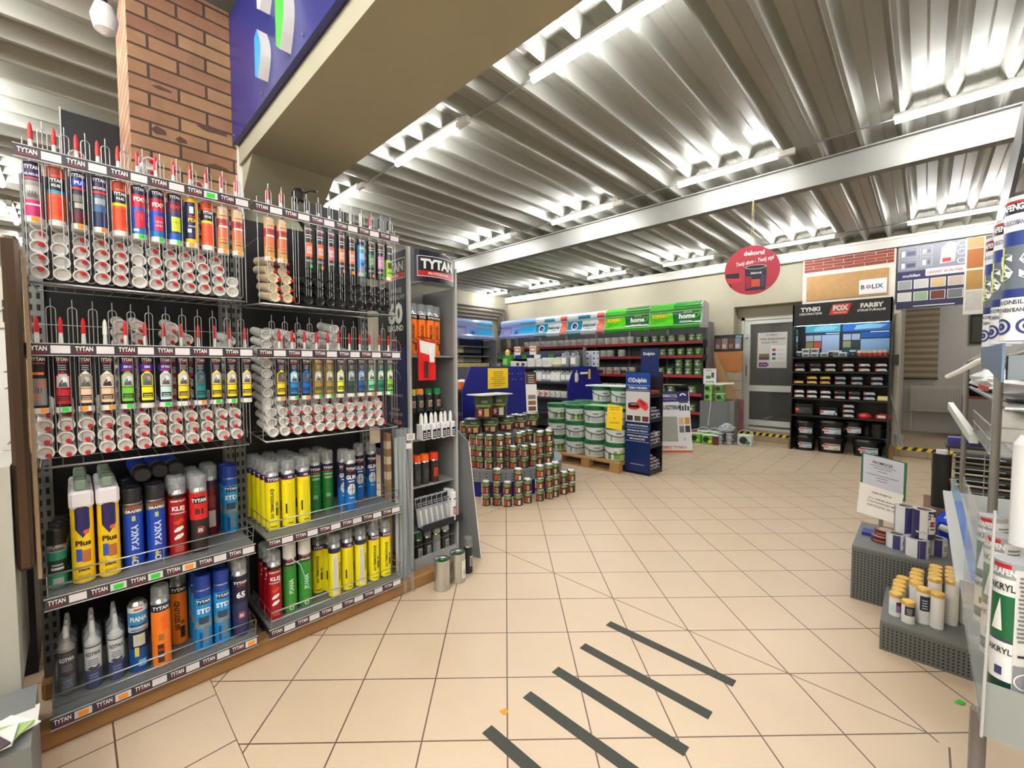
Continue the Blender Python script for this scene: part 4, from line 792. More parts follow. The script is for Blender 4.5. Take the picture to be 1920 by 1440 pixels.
# ================================================================== ROUND TIERED STAND with stain cans
BC = (-3.95, 3.80); BRN = M((60, 46, 34), .35); DGR = M((62, 82, 46), .35)
t = empty('round_stand', (BC[0], BC[1], 0), 'half-round grey plinth on blue base stacked with stain cans', 'plinth')
PERF = M((150, 156, 162), .4, .3)
m = MB(); m.lathe([(0, .82, .17, .82, PEG)], 28, a0=-pi/2, a1=pi/2); m.build('base', t)
m = MB(); m.lathe([(.17, .83, .30, .83, PERF)], 28, a0=-pi/2, a1=pi/2)
for i in range(36):
    a = -pi/2+pi*(i+.5)/36
    for j in range(3): m.cyl_patch(.832, a-.008, a+.008, .19+.035*j, .20+.035*j, BLACK, 1)
m.build('perforated_tier', t)
m = MB(); m.lathe([(.30, .42, .69, .42, PERF)], 22, a0=-pi/2, a1=pi/2); m.build('inner_tier', t)
def pegboard(x, y0, y1, ztop, zch, ch, label, holes=True):
    m = MB(); m.prism([(y0, 0), (y1, 0), (y1, zch), (y1-ch, ztop), (y0+ch, ztop), (y0, zch)], x-.02, x, PEG, 'yz')
    if holes:
        for j in range(9):
            for i in range(int((y1-y0-.2)/.06)):
                y = y0+.13+i*.06; z = .75+.075*j; mt = WHITE if (z > 1.25 and y > y1-.45 and (i+j) % 3 and j in (7, 8)) else M((10, 14, 70), .5)
                rect(m, face_px(x+.0015), y-.005, y+.005, z-.005, z+.005, mt)
    return tag(m.build('pegboard'), label, 'pegboard')
pegboard(-3.95, 3.228, 4.44, 1.447, 1.17, .13, 'blue pegboard with chamfered corners behind the stain cans')
m = MB(); m.box(-3.945, -3.942, 3.63, 3.99, 1.165, 1.425, M((250, 214, 30), .6)); lines(m, face_px(-3.9405), 3.67, 3.95, 1.20, 1.40, 8, M((150, 110, 20), .6), .5, .3)
tag(m.build('notice'), 'yellow paper notice taped on the blue pegboard', 'notice')
def stain_can(r=.047, h=.129, patch=(196, 110, 70), side=False):
    def mk():
        m = MB(); m.lathe([(0, r*1.02, .004, r*1.02, SILVER), (.004, r, h*.62, r, BRN), (h*.62, r, h-.014, r, DGR), (h-.014, r*1.02, h-.006, r*1.02, SILVER), (h-.006, r*1.0, h, r*.9, SILVER), (h, r*.9, h-.005, r*.8, SILVER), (h-.005, r*.8, h-.005, .001, WHITE)], 16, cap1=False)
        m.cyl_patch(r+.001, -.9, -.15, h*.12, h*.55, M((190, 80, 50), .4)); m.cyl_patch(r+.001, .0, .55, h*.12, h*.48, M((220, 200, 170), .4)); m.cyl_patch(r+.0018, .06, .49, h*.15, h*.45, M(patch, .4)); m.cyl_patch(r+.001, -1.0, 1.0, h*.70, h*.80, M((150, 170, 90), .4)); m.cyl_patch(r+.001, -.5, .5, h*.62, h*.67, M((170, 190, 120), .4)); m.cyl_patch(r+.0016, -.45, .4, h*.83, h*.86, LGREY)
        if side: m.cyl_patch(r+.0014, -1.6, -.9, .01, h*.84, WHITE)
        return m.build('stain_can')
    return mk
VAR = [((196, 110, 70), False), ((120, 70, 50), False), ((230, 226, 214), False), ((96, 90, 84), True), ((200, 150, 90), True)]
scn = [0]
def stack(x, y, z, n, where, off=True, ring=0):
    d = math.hypot(x, y); xc, yc = (x-y*0+x/d*.043, y+y/d*.043) if off else (x, y)
    a = math.atan2(-y, -x); scn[0] += 1
    for k in range(n):
        v = (scn[0]*3+k*(scn[0] % 3 == 0)) % 5; rr = random.Random(scn[0]*10+k)
        place('stain%d' % v, stain_can(patch=VAR[v][0], side=VAR[v][1]), (xc, yc, z+.1292*k), a+rr.uniform(-.35, .35), 'small stain can, %s in %s stack' % (['lowest', 'second', 'third', 'topmost fourth'][k] if k < n-1 else ['single', 'topmost', 'topmost third', 'topmost fourth'][k], where), 'paint can', 'small stain cans on and around the round plinth')
for i, (x, y, n) in enumerate([(-3.229, 2.94, 2), (-3.147, 3.019, 3), (-3.047, 3.07, 2), (-2.988, 3.171, 3), (-2.974, 3.299, 2), (-2.927, 3.439, 3), (-2.90, 3.563, 3), (-2.896, 3.667, 3), (-2.885, 3.81, 2), (-2.87, 3.93, 2)]): stack(x, y, 0, n, 'the %s floor' % ORD[i+1])
for i, (x, y, n) in enumerate([(-3.646, 3.13, 3), (-3.554, 3.150, 3), (-3.45, 3.195, 3), (-3.365, 3.272, 3), (-3.268, 3.384, 2), (-3.204, 3.50, 2), (-3.184, 3.625, 2), (-3.20, 3.76, 3), (-3.17, 3.89, 3)]): stack(x, y, .3, n, 'the %s front plinth' % ORD[i+1])
for i, (x, y, n) in enumerate([(-3.40, 3.44, 3), (-3.345, 3.56, 3), (-3.40, 3.68, 3), (-3.39, 3.80, 3), (-3.27, 3.86, 3), (-3.26, 4.00, 3), (-3.33, 4.12, 3), (-3.80, 3.12, 4)]): stack(x, y, .3, n, 'the %s rear plinth' % ORD[i+1], False)
def pail(r, h, patch):
    def mk():
        m = MB(); m.lathe([(0, r*.93, h*.5, r*.97, BRN), (h*.5, r*.97, h-.016, r, DGR), (h-.016, r*1.04, h-.004, r*1.04, M((40, 42, 40), .35)), (h-.004, r*1.04, h, r*.98, SILVER), (h, r*.98, h-.006, r*.9, SILVER), (h-.006, r*.9, h-.006, .001, LGREY)], 22, cap1=False)
        m.cyl_patch(r+.002, -.8, .8, h*.52, h*.62, M((130, 160, 70), .4)); m.cyl_patch(r+.002, -.62, -.08, h*.10, h*.44, M((190, 60, 50), .4)); m.cyl_patch(r+.002, .10, .62, h*.10, h*.44, M(patch, .4)); m.text('9', h*.22, WHITE, on_cyl(r, e=.003), -.35*r, h*.27); lines(m, on_cyl(r, e=.003), -.25*r, .5*r, h*.70, h*.82, 2, LGREY)
        o = m.build('stain_pail'); m = MB(); pts = []
        for i in range(13):
            a = -pi/2*1.0+pi*i/12; pts.append(((r+.012)*cos(a), (r+.006)*sin(a), h*.86-h*.46*cos(a)))
        m.tube(pts, .002, WIRE, 5); m.build('handle', o); return o
    return mk
for i, (x, y) in enumerate([(-3.62, 3.36), (-3.60, 3.60), (-3.60, 3.83), (-3.61, 4.06), (-3.70, 3.17)]): place('pail1', pail(.10, .165, (206, 170, 120)), (x, y, .69), -.75, 'wide stain pail with wire handle, %s on the upper tier' % ORD[i+1], 'pail', 'wide stain pails on upper tier')
for i, y in enumerate((3.27, 3.50)): place('pail%d' % (2+i), pail(.105, .26, [(210, 160, 90), (220, 222, 214)][i]), (-3.62, y, .858), -.8, 'tall stain pail on top of the pile, %s one under the white card' % ['left', 'right'][i], 'pail')
m = MB(); m.box(-3.76, -3.50, 3.13, 3.62, 1.12, 1.132, OFFW); tag(m.build('card_sheet'), 'white card sheet lying flat on the two tall pails', 'card')
o = empty('colour_chart', (-3.64, 4.13, .858), 'tall colour chart strip with brown swatches standing on the stain cans', 'chart'); o.rotation_euler = (0, -.12, -.5)
m = MB(); m.box(-.006, 0, -.075, .075, 0, .52, WHITE); rect(m, face_px(.001), -.075, .075, .36, .52, M((70, 52, 40), .4)); lines(m, face_px(.002), -.05, .05, .38, .50, 4, LGREY); rect(m, face_px(.002), .035, .06, .37, .42, RED)
for k, c in enumerate([(120, 76, 44), (150, 104, 50), (126, 122, 118), (236, 236, 232)]): rect(m, face_px(.0016), -.05, .055, .015+k*.075, .07+k*.075, M(c, .5))
m.build('chart_board', o)

# ---- first island shelving behind the pegboard (mostly hidden)
def gondola(name, x0, x1, yc, depth, zs, ztop, label, side_h=None):
    r = empty(name, ((x0+x1)/2, yc, 0), label, 'shelving'); w_ = (x1-x0)/2
    m = MB(); m.box(-w_, w_, -.015, .015, .1, ztop, M((70, 72, 78), .5)); m.build('back_panel', r)
    for s in (-1, 1): m = MB(); m.box(s*w_-.02, s*w_+.02, -.03, .03, 0, ztop+.05, GREY); m.build('upright', r)
    for z in zs:
        m = MB(); m.box(-w_, w_, -depth, depth, z-.03, z, M((60, 62, 82), .4)); m.box(-w_, w_, -depth-.008, -depth, z-.035, z+.005, M((44, 46, 70), .4)); m.build('shelf', r)
    m = MB(); m.box(-w_, w_, -depth, depth, .02, .12, DARK); m.build('plinth', r); return r
gondola('island_shelving', -6.8, -3.98, 3.85, .42, (.12, .5, .85, 1.15), 1.44, 'low island shelving behind the first blue pegboard')
for k in range(5):
    m = MB(); c = [(250, 100, 40), (250, 120, 50), (240, 220, 40), (240, 90, 40), (250, 210, 60)][k]; m.lathe([(0, .05, .10, .05, M(c, .4)), (.10, .05, .13, .03, WHITE)], 14)
    tag(m.build('orange_tub', loc=(-4.2-.13*k, 3.53, 1.15)), 'orange or yellow tub on the island shelf, %s from its end' % ORD[k+1], 'tub', 'tubs on the first island')

# ================================================================== PALLET with white and green buckets
pl = empty('pallet', (-3.70, 5.72, 0), 'wooden pallet under the white buckets with green lids', 'pallet'); PW = M((178, 138, 84), .75, noise=.25, nscale=12)
for i in range(7): m = MB(); y = -.60+i*.2; m.box(-.78, .78, y-.05+.0, y+.06, .118, .14, PW); m.build('deck_board', pl)
for y in (-.60, 0, .60): m = MB(); m.box(-.78, .78, y-.05, y+.05, 0, .02, PW); m.build('bottom_board', pl)
for x in (-.71, -.24, .24, .71):
    for y in (-.60, 0, .60): m = MB(); m.box(x-.07, x+.07, y-.05, y+.05, .02, .10, PW); m.build('block', pl)
for x in (-.71, -.24, .24, .71): m = MB(); m.box(x-.07, x+.07, -.65, .65, .10, .118, PW); m.build('stringer', pl)
LIDG = M((20, 104, 56), .35); WBK = M((226, 230, 228), .35)
def bucket(style):
    def mk():
        r, h = .165, .243; m = MB(); m.lathe([(0, r*.88, .006, r*.9, WBK), (.006, r*.9, h-.055, r*.97, WBK)], 26)
        f = on_cyl(r*.95, e=.003)
        if style == 0: lines(m, f, -.07, .07, .03, .10, 5, M((150, 156, 154), .4), .4, .3); rect(m, f, -.04, .04, .125, .145, M((120, 130, 126), .4)); rect(m, f, -.115, -.095, .03, .10, M((140, 146, 144), .4))
        elif style == 1: 
            for i in range(6): rect(m, f, -.10+i*.033, -.067+i*.033, .02+.01*(i % 2), .115, M([(150, 170, 140), (90, 130, 60), (210, 216, 200), (100, 150, 60), (140, 190, 70), (70, 120, 50)][i], .5))
            rect(m, f, -.05, .06, .13, .15, M((200, 206, 200), .4))
        else: 
            for i in range(6): rect(m, f, -.12+i*.04, -.08+i*.04, .02, .10+.015*(i % 3), M([(90, 130, 60), (230, 232, 226), (120, 160, 90), (110, 180, 40), (140, 200, 60), (224, 228, 220)][i], .5))
            rect(m, f, .0, .12, .12, .155, WHITE); m.text('KABE', .022, RED, on_cyl(r*.95, e=.005), .06, .138)
        o = m.build('paint_bucket'); m = MB(); m.lathe([(0, r*.98, .004, r*1.03, LIDG), (.004, r*1.03, .05, r*1.03, LIDG), (.05, r*1.03, .056, r*.97, LIDG), (.056, r*.97, .050, r*.9, LIDG), (.05, r*.9, .05, .001, LIDG)], 26, cap1=False); m.build('lid', o, (0, 0, h-.058))
        m = MB(); pts = []
        for i in range(15): a = -pi/2+pi*i/14; pts.append(((r*1.04+.004)*cos(a), (r*1.05)*sin(a), h-.075-.075*cos(a)))
        m.tube(pts, .006, M((30, 50, 40), .4), 6); m.build('handle', o); return o
    return mk
BXS = [-3.10, -3.445, -3.79, -4.135]
for c, x in enumerate(BXS):
    for row, y in enumerate((5.30, 5.66, 6.02)):
        n = 3 if row < 2 else (4 if c < 3 else 3)
        for k in range(n):
            st = 2 if (c == 0 and k == 0) else 1 if (c == 3 and k != 1) or (c == 2 and k == 2) else 0
            place('bk%d' % st, bucket(st), (x+.01*((k+row) % 2), y, .14+.2445*k), -.95+.12*((c+k) % 3), 'white bucket with green lid, layer %s up, %s column from right, %s row' % (['one', 'two', 'three', 'four'][k], ORD[c+1], ['front', 'middle', 'back'][row]), 'bucket', 'white buckets on the pallet')
m = MB(); m.box(-4.0, -2.98, 5.86, 6.2, 1.121, 1.14, M((236, 238, 238), .5)); tag(m.build('foam_board'), 'white foam board lying across the highest buckets', 'board')
m = MB(); m.box(-2.97, -2.967, 5.02, 5.02+.001, .6, .8, YELL)
m = MB(); f = lambda u, v: (-3.045+u*.72, 5.118+u*.28-.0, v)
m.poly([f(-.12, .60), f(.16, .57), f(.17, .90), f(-.09, .93)], M((252, 214, 20), .6)); g = lambda u, v: (f(u, v)[0]+.0012, f(u, v)[1]-.002, v)
for k, (s, z, wd) in enumerate([('W MEGA PROMOCJI', .885, .2), ('PROMOCYJNA', .855, .2), ('10 + 1', .80, .1), ('ZŁ', .74, .05), ('125,90 PLN/SZT', .675, .2)]): m.text(s, .017, M((150, 110, 10), .6), g, .03, z, maxw=wd*.9)
tag(m.build('notice'), 'yellow paper notice hung on the third bucket layer', 'notice')
m = MB(); m.poly([(-3.6, 5.2, .876), (-3.15, 5.2, .877), (-3.12, 5.5, .878), (-3.6, 5.5, .877)], M((150, 200, 120), .5)); tag(m.build('green_sheet'), 'pale green sheet lying on the third bucket layer', 'sheet')

# ================================================================== blue tape stand
dl = empty('tape_stand', (-2.79, 5.38, 0), 'blue and black cardboard stand with masking tape rolls', 'display stand', rotz=0)
ang = math.atan2(5.229-5.07, -2.564+2.90); ANG = 0
DB = M((14, 66, 150), .3); DB2 = M((14, 40, 96), .3); BK = M((22, 24, 34), .4)
o = dl; o.location = (-2.555, 5.225, 0); o.rotation_euler = (0, 0, 0)
Wd, Dp = .36, .37
m = MB(); m.box(-Wd, 0, 0, .012, .0, 1.37, BK); f = face_ny(-.001); f2 = face_ny(-.002)
rect(m, f, -Wd+.004, -.004, .03, 1.365, DB2); rect(m, f2, -Wd+.006, -.006, 1.14, 1.36, DB); 
m.text('Dolphin', .055, WHITE, face_ny(-.003), -.155, 1.262, maxw=.2, bold=.03); ringp(m, face_ny(-.003), -.29, 1.262, .030, .022, WHITE, 18); ringp(m, face_ny(-.003), -.29, 1.262, .014, .009, WHITE, 12, 0, 4)
rect(m, face_ny(-.003), -Wd+.01, -.01, 1.19, 1.194, WHITE); rect(m, face_ny(-.003), -Wd+.01, -.01, 1.125, 1.129, WHITE); m.text('TAŚMA TYNKARSKA', .026, WHITE, face_ny(-.003), -Wd/2, 1.158, maxw=.27, bold=.03)
rect(m, f2, -Wd+.008, -.008, .70, 1.11, M((206, 204, 204), .4))
R1 = M((214, 44, 30), .4)
fa = lambda u, v: face_ny(-.0035)(-.235+u, .93+v); 
m.poly([fa(.085*cos(2*pi*i/20), .03*sin(2*pi*i/20)-.035) for i in range(20)], R1); rect(m, fa, -.085, .085, -.035, .005, R1); m.poly([face_ny(-.0042)(-.235+.085*cos(2*pi*i/20), .935+.028*sin(2*pi*i/20)) for i in range(20)], M((40, 36, 40), .4)); m.poly([face_ny(-.0048)(-.235+.05*cos(2*pi*i/20), .937+.014*sin(2*pi*i/20)) for i in range(20)], M((150, 120, 110), .4))
m.shape([(-.19, .98), (-.15, 1.02), (-.04, .96), (-.025, .90), (-.06, .855), (-.14, .90), (-.18, .94)], M((232, 60, 44), .4), face_ny(-.0052)); m.shape([(-.15, .985), (-.13, .995), (-.07, .945), (-.065, .925), (-.09, .93)], M((40, 50, 110), .4), face_ny(-.006))
for i in range(3): rect(m, face_ny(-.003), -Wd+.02+i*.112, -Wd+.118+i*.112, .71, .79, WHITE); rect(m, face_ny(-.0038), -Wd+.024+i*.112, -Wd+.114+i*.112, .715, .785, M([(50, 40, 40), (90, 80, 76), (110, 50, 46)][i], .4))
for s, z in [('DO CHROPOWATYCH POWIERZCHNI', .655), ('ODPORNA NA WILGOĆ', .585), ('ODPORNA NA USZKODZENIA', .515), ('MECHANICZNE', .475)]: m.text(s, .022, WHITE, face_ny(-.003), -Wd/2, z, maxw=.30, bold=.02)
for z in (.62, .55, .44): rect(m, face_ny(-.003), -Wd+.01, -.01, z, z+.004, WHITE)
m.text('www.bluedolphintapes.pl', .014, WHITE, face_ny(-.003), -Wd/2, .135, maxw=.2); m.build('front_panel', dl)
m = MB(); m.box(-Wd, 0, Dp-.012, Dp, 0, 1.37, BK); m.build('rear_panel', dl); m = MB(); m.box(-Wd, -Wd+.012, 0, Dp, 0, 1.37, BK); m.build('inner_panel', dl)
m = MB(); m.box(-Wd+.04, -.06, Dp-.02, Dp-.006, 1.3, 1.69, DB2); m.text('Dolphin', .04, WHITE, face_ny(Dp-.021), -.2, 1.62, maxw=.17); m.build('header', dl)
for z in (.02, .36, .70, 1.03): m = MB(); m.box(-Wd, -.002, 0, Dp, z, z+.012, BK); m.box(-.008, 0, .01, Dp-.01, z, z+.055, BK); m.build('shelf', dl)
ROLLW = M((196, 188, 196), .5)
def tape_roll():
    m = MB(); m.lathe([(0, .05, .045, .05, ROLLW)], 18); m.cyl_patch(.0508, -1.2, 1.2, .008, .037, M((70, 66, 80), .5)); disc(m, lambda u, v: (u, v, .0455), 0, 0, .03, M((90, 80, 76), .5)); disc(m, lambda u, v: (u, v, .0458), 0, 0, .022, DARK); return m.build('tape_roll')
q = 0
for si, z in enumerate((.032, .372, .712)):
    for cx, y in enumerate((5.33, 5.43, 5.53)):
        for k in range([5, 4, 3, 4, 3, 2][(si+cx) % 6]):
            place('roll', tape_roll, (-2.625+.012*((k+cx) % 2), y, z+.0465*k), -.6+.5*((k*3+cx) % 3), 'striped tape roll, %s up in %s pile, %s blue stand shelf' % (ORD[k+1], ['near', 'middle', 'far'][cx], ['lowest', 'second', 'third'][si]), 'tape roll', 'tape rolls in the blue stand')
for k in range(2):
    m = MB(); m.box(-.08, .04, -.06, .06, 0, .075, M((232, 90, 50), .4)); rect(m, face_px(.041), -.05, .05, .01, .045, M((250, 120, 80), .4)); m.box(-.08, .0405, -.061, .061, .052, .066, BLACK); tag(m.build('tape_box', loc=(-2.62, 5.35+.14*k, 1.042)), 'orange and black tape box on top shelf of blue stand, %s' % ['near', 'far'][k], 'box', 'tape boxes')
m = MB(); m.box(-.006, 0, -.14, .14, 0, .30, M((222, 206, 208), .5)); tag(m.build('price_card', loc=(-2.72, 5.42, 1.042)), 'pale card standing on the blue stand top shelf', 'card')

# A-board
ab = empty('a_board', (-2.95, 6.98, 0), 'white leaning advert board with plaster colour swatches', 'advert board'); ab.rotation_euler = (radians(-11), 0, radians(44))
m = MB(); m.box(-.33, .28, 0, .02, 0, 1.03, M((232, 234, 238), .4)); f = face_ny(-.0015); f2 = face_ny(-.003)
m.shape([(-.33, .84), (.27, .86), (.27, 1.03), (-.33, 1.03)], M((46, 44, 110), .4), f); m.text('TERMACOL', .05, WHITE, f2, -.08, .955, maxw=.32); m.text('PROFESSIONAL', .03, M((140, 140, 190), .4), f2, -.08, .895, maxw=.3); ringp(m, f2, .17, .94, .06, .035, WHITE, 16, .3, 2.9); m.shape([(.09, .83), (.13, .90), (.18, .85), (.22, .90), (.26, .83)], M((60, 66, 80), .4), f2)
m.text('KRUSZTERIA', .065, M((40, 44, 70), .4), f2, -.07, .755, maxw=.36, bold=.03)
for k in range(4): rect(m, f2, .10+k*.045, .13+k*.045, .70, .80-.02*(k % 2), M((60, 70, 90), .4))
rect(m, f2, -.30, .05, .18, .60, M((168, 170, 164), .5))
for (u, v, c) in [(.08, .47, (226, 196, 150)), (.18, .475, (214, 150, 60)), (.08, .33, (120, 124, 122)), (.18, .335, (56, 58, 66))]: rect(m, f2, u, u+.08, v, v+.11, M(c, .5))
m.text('EFEKT TYNKU', .045, M((206, 80, 40), .5), f2, -.02, .085, maxw=.42, bold=.02); m.shape([(-.33, 0), (.28, 0), (.28, .035), (-.33, .035)], M((214, 100, 60), .5), f2); ringp(m, f2, .16, .22, .022, .016, M((120, 110, 170), .5), 12); m.build('board', ab)
m = MB(); m.box(-.2, .2, .02, .035, .0, .9, GREY); o = m.build('rear_support', ab, (0, .02, 0)); o.rotation_euler = (-.35, 0, 0); o.location = (0, .02, .02)

# ================================================================== SECOND ISLAND and its goods
gondola('island_shelving', -7.62, -5.03, 7.33, .42, (.12, .48, .80, 1.12, 1.43), 1.78, 'island shelving with jerrycans, ending at the second pegboard')
m = MB(); m.box(-7.5, -5.1, 7.2, 7.44, 1.60, 1.615, DARK)
for i in range(12): m.box(-7.45+i*.195, -7.29+i*.195, 7.19, 7.3, 1.615, 1.70, M([(60, 120, 50), (30, 36, 90), (230, 232, 236), (40, 60, 130)][i % 4], .5))
tag(m.build('upper_shelf'), 'narrow shelf of mixed boxes over the island top', 'shelf')['kind'] = 'stuff'
pegboard(-5.0, 6.73, 7.94, 1.44, 1.06, .22, 'blue pegboard at the island end behind the white buckets', False)
sg2 = empty('hung_trowel', (-4.985, 7.2, 1.30), 'white handled tool hanging on the second pegboard', 'tool'); m = MB(); m.box(0, .04, -.10, .14, -.02, .025, WHITE, .01); m.build('handle', sg2); m = MB(); m.box(0, .004, .2, .28, -.12, .08, M((220, 190, 90), .5)); m.build('tag', sg2)
def tub(r, h, body, lid, patch=None):
    def mk():
        m = MB(); m.lathe([(0, r*.92, h*.88, r, body)], 18); m.cyl_patch(r*.97+.003, -.6, .6, h*.2, h*.7, patch or body)
        o = m.build('tub'); m = MB(); m.lathe([(0, r*1.04, h*.12, r*1.04, lid), (h*.12, r*1.04, h*.12, .001, lid)], 18, cap1=False); m.build('lid', o, (0, 0, h*.88)); return o
    return mk
IG = 'goods on the island top'
R_N = -pi/2
place('gpail', tub(.13, .26, M((60, 150, 50), .4), M((30, 130, 50), .4), M((150, 210, 120), .4)), (-6.96, 7.05, 1.43), R_N, 'green paint pail at the left end of the island top', 'pail')
m = MB(); m.lathe([(0, .05, .08, .06, M((240, 210, 70), .5)), (.08, .06, .14, .02, M((250, 230, 150), .5))], 12); tag(m.build('yellow_sponge', loc=(-6.98, 7.05, 1.695)), 'yellow sponge lying on the green pail', 'sponge')
for k, (x, r, h) in enumerate([(-6.72, .085, .13), (-6.55, .07, .12), (-6.38, .07, .12), (-6.17, .115, .19), (-5.94, .10, .17), (-5.70, .14, .19)]):
    place('tubw%d' % k, tub(r, h, M((230, 230, 226), .4), M((238, 238, 236), .4), M((214, 216, 214), .4) if k not in (1, 2) else M((60, 60, 64), .4)), (x, 7.0, 1.43), R_N, 'white tub on the island top, %s from the green pail' % ORD[k+1], 'tub', IG)
def jerry(c, s=1.):
    def mk():
        m = MB(); m.box(-.085*s, .085*s, -.06*s, .06*s, 0, .20*s, c, .03*s); m.box(-.055*s, .06*s, -.045*s, .045*s, .20*s, .225*s, c, .02*s); rect(m, face_ny(-.0612*s), -.05*s, .05*s, .05*s, .16*s, WHITE)
        o = m.build('jerrycan'); m = MB(); m.lathe([(0, .02*s, .03*s, .018*s, WHITE)], 10); m.build('cap', o, (-.05*s, 0, .21*s)); m = MB(); m.tube([(-.02*s, 0, .22*s), (0, 0, .255*s), (.05*s, 0, .255*s), (.065*s, 0, .22*s)], .01*s, c, 6); m.build('handle', o); return o
    return mk
JG = M((150, 156, 160), .3); JW = M((216, 220, 216), .3)
m = MB(); m.lathe([(0, .10, .05, .13, M((210, 205, 170), .7)), (.05, .13, .15, .10, M((220, 216, 190), .7)), (.15, .10, .20, .05, M((210, 205, 170), .7))], 12); tag(m.build('cement_bag', loc=(-5.44, 7.0, 1.43)), 'crumpled pale bag beside the jerrycans on island top', 'bag')
for k, x in enumerate((-5.26, -5.03)): place('jerA', jerry(JG, 1.15), (x, 7.0, 1.43), 0, 'grey jerrycan on the island top, %s one' % ['left', 'right'][k], 'jerrycan')
for k in range(9): place('jerB' if k % 4 < 2 else 'jerC', jerry(JW if k % 4 < 2 else JG, .95), (-6.05+k*.125, 7.0, 1.12), .25, 'small jerrycan on the second island shelf, %s from left' % ORD[k+1], 'jerrycan', 'jerrycans on the island shelf')
for k in range(7): place('tubr%d' % (k > 2), tub(.065, .13, M((226, 220, 214), .4), WHITE, M((206, 110, 80), .4) if k < 3 else M((190, 200, 196), .4)), (-6.02+k*.145, 7.0, .80), R_N, 'small white tub on the lower island shelf, %s from left' % ORD[k+1], 'tub', 'tubs on the lower island shelf')
def chartcard():
    m = MB(); m.box(-.09, .09, -.004, .004, 0, .30, WHITE); rect(m, face_ny(-.005), -.085, .085, .15, .29, M((240, 226, 214), .5)); frame_rect(m, face_ny(-.006), -.07, .07, .17, .27, .02, M((190, 90, 80), .5)); m.box(.09, .10, -.004, .12, 0, .30, M((150, 112, 70), .6)); return m.build('colour_leaflet')
for k, x in enumerate((-6.86, -6.38)): place('chartc', chartcard, (x, 7.26, 1.60), .1, 'upright colour leaflet above the island tubs, %s one' % ['left', 'right'][k], 'leaflet', 'leaflets on the island')
def bluebox():
    m = MB(); m.box(-.075, .075, -.06, .06, 0, .11, M((222, 226, 240), .4), .01); disc(m, face_ny(-.061), .02, .06, .02, M((40, 40, 90), .4)); disc(m, face_px(.076), 0, .06, .02, M((40, 40, 90), .4)); return m.build('white_box')
for k in range(3):
    for j in range(2): place('bbox', bluebox, (-5.13+.16*j, 7.62, 1.43+.111*k), 0, 'white box with dark dot, %s up in %s pile at island end' % (ORD[k+1], ['left', 'right'][j]), 'box', 'white boxes at island end')

# ================================================================== WALL SHELVING with curved banners
WX0, WX1 = -8.75, -3.19; YS = 8.75
ws = empty('wall_shelving', ((WX0+WX1)/2, 9.0, 0), 'long wall shelving with curved advertising banner on top', 'shelving')
ox, oy = (WX0+WX1)/2, 9.0
m = MB(); m.box(WX0-ox, WX1-ox, .25, .28, .05, 2.3, M((74, 76, 82), .5)); m.build('back_panel', ws)
for k in range(7):
    x = WX0+(WX1-WX0)*k/6.; m = MB(); m.box(x-ox-.02, x-ox+.02, -.02 if k in (0, 6) else .2, .26, 0, 2.34, M((128, 130, 132), .45)); m.build('upright', ws)
m = MB(); m.box(WX1-ox-.012, WX1-ox+.012, -.24, .25, .0, .45, DARK); m.build('end_plate', ws)
REDS = M((176, 40, 60), .4)
for z in (1.94, 1.65, 1.25, .87, .50, .14):
    m = MB(); m.box(WX0-ox, WX1-ox, -.25, .25, z-.03, z, M((60, 62, 90), .45)); m.box(-5.7-ox if z < 1.9 else WX0-ox, WX1-ox, -.262, -.25, z-.045, z+.012, REDS); m.box(WX1-ox-.004, WX1-ox+.004, -.25, .2, z-.11, z+.03, NAVY); m.build('shelf', ws)
# banner: curved in section, four printed looks
prof = [(-.33, 2.20), (-.39, 2.215), (-.41, 2.25), (-.40, 2.29), (-.365, 2.32), (-.33, 2.40), (-.31, 2.50), (-.315, 2.58), (-.34, 2.63), (-.33, 2.68), (-.29, 2.72), (-.22, 2.75)]
def banner_fn(p, e=.003):
    L = [0]
    for a, b in zip(p[:-1], p[1:]): L.append(L[-1]+math.hypot(b[0]-a[0], b[1]-a[1]))
    def fn(u, v):
        s = max(0, min(L[-1]-1e-6, v)); k = max(i for i in range(len(p)-1) if L[i] <= s); q = (s-L[k])/(L[k+1]-L[k]); a, b = p[k], p[k+1]
        dx, dz = b[0]-a[0], b[1]-a[1]; l = math.hypot(dx, dz); return (u, a[0]+dx*q-dz/l*e, a[1]+dz*q+dx/l*e)
    return fn, L[-1]
bf, BLn = banner_fn(prof); bf2, _ = banner_fn(prof, .006); bf3, _ = banner_fn(prof, .009)
def bstrip(m, fn, u0, u1, v0, v1, mat, sk=0.):
    n = 10
    for i in range(n):
        a, b = v0+(v1-v0)*i/n, v0+(v1-v0)*(i+1)/n; sa, sb = sk*i/n, sk*(i+1)/n
        m.poly([fn(u0+sa, a), fn(u1+sa, a), fn(u1+sb, b), fn(u0+sb, b)], mat, True)
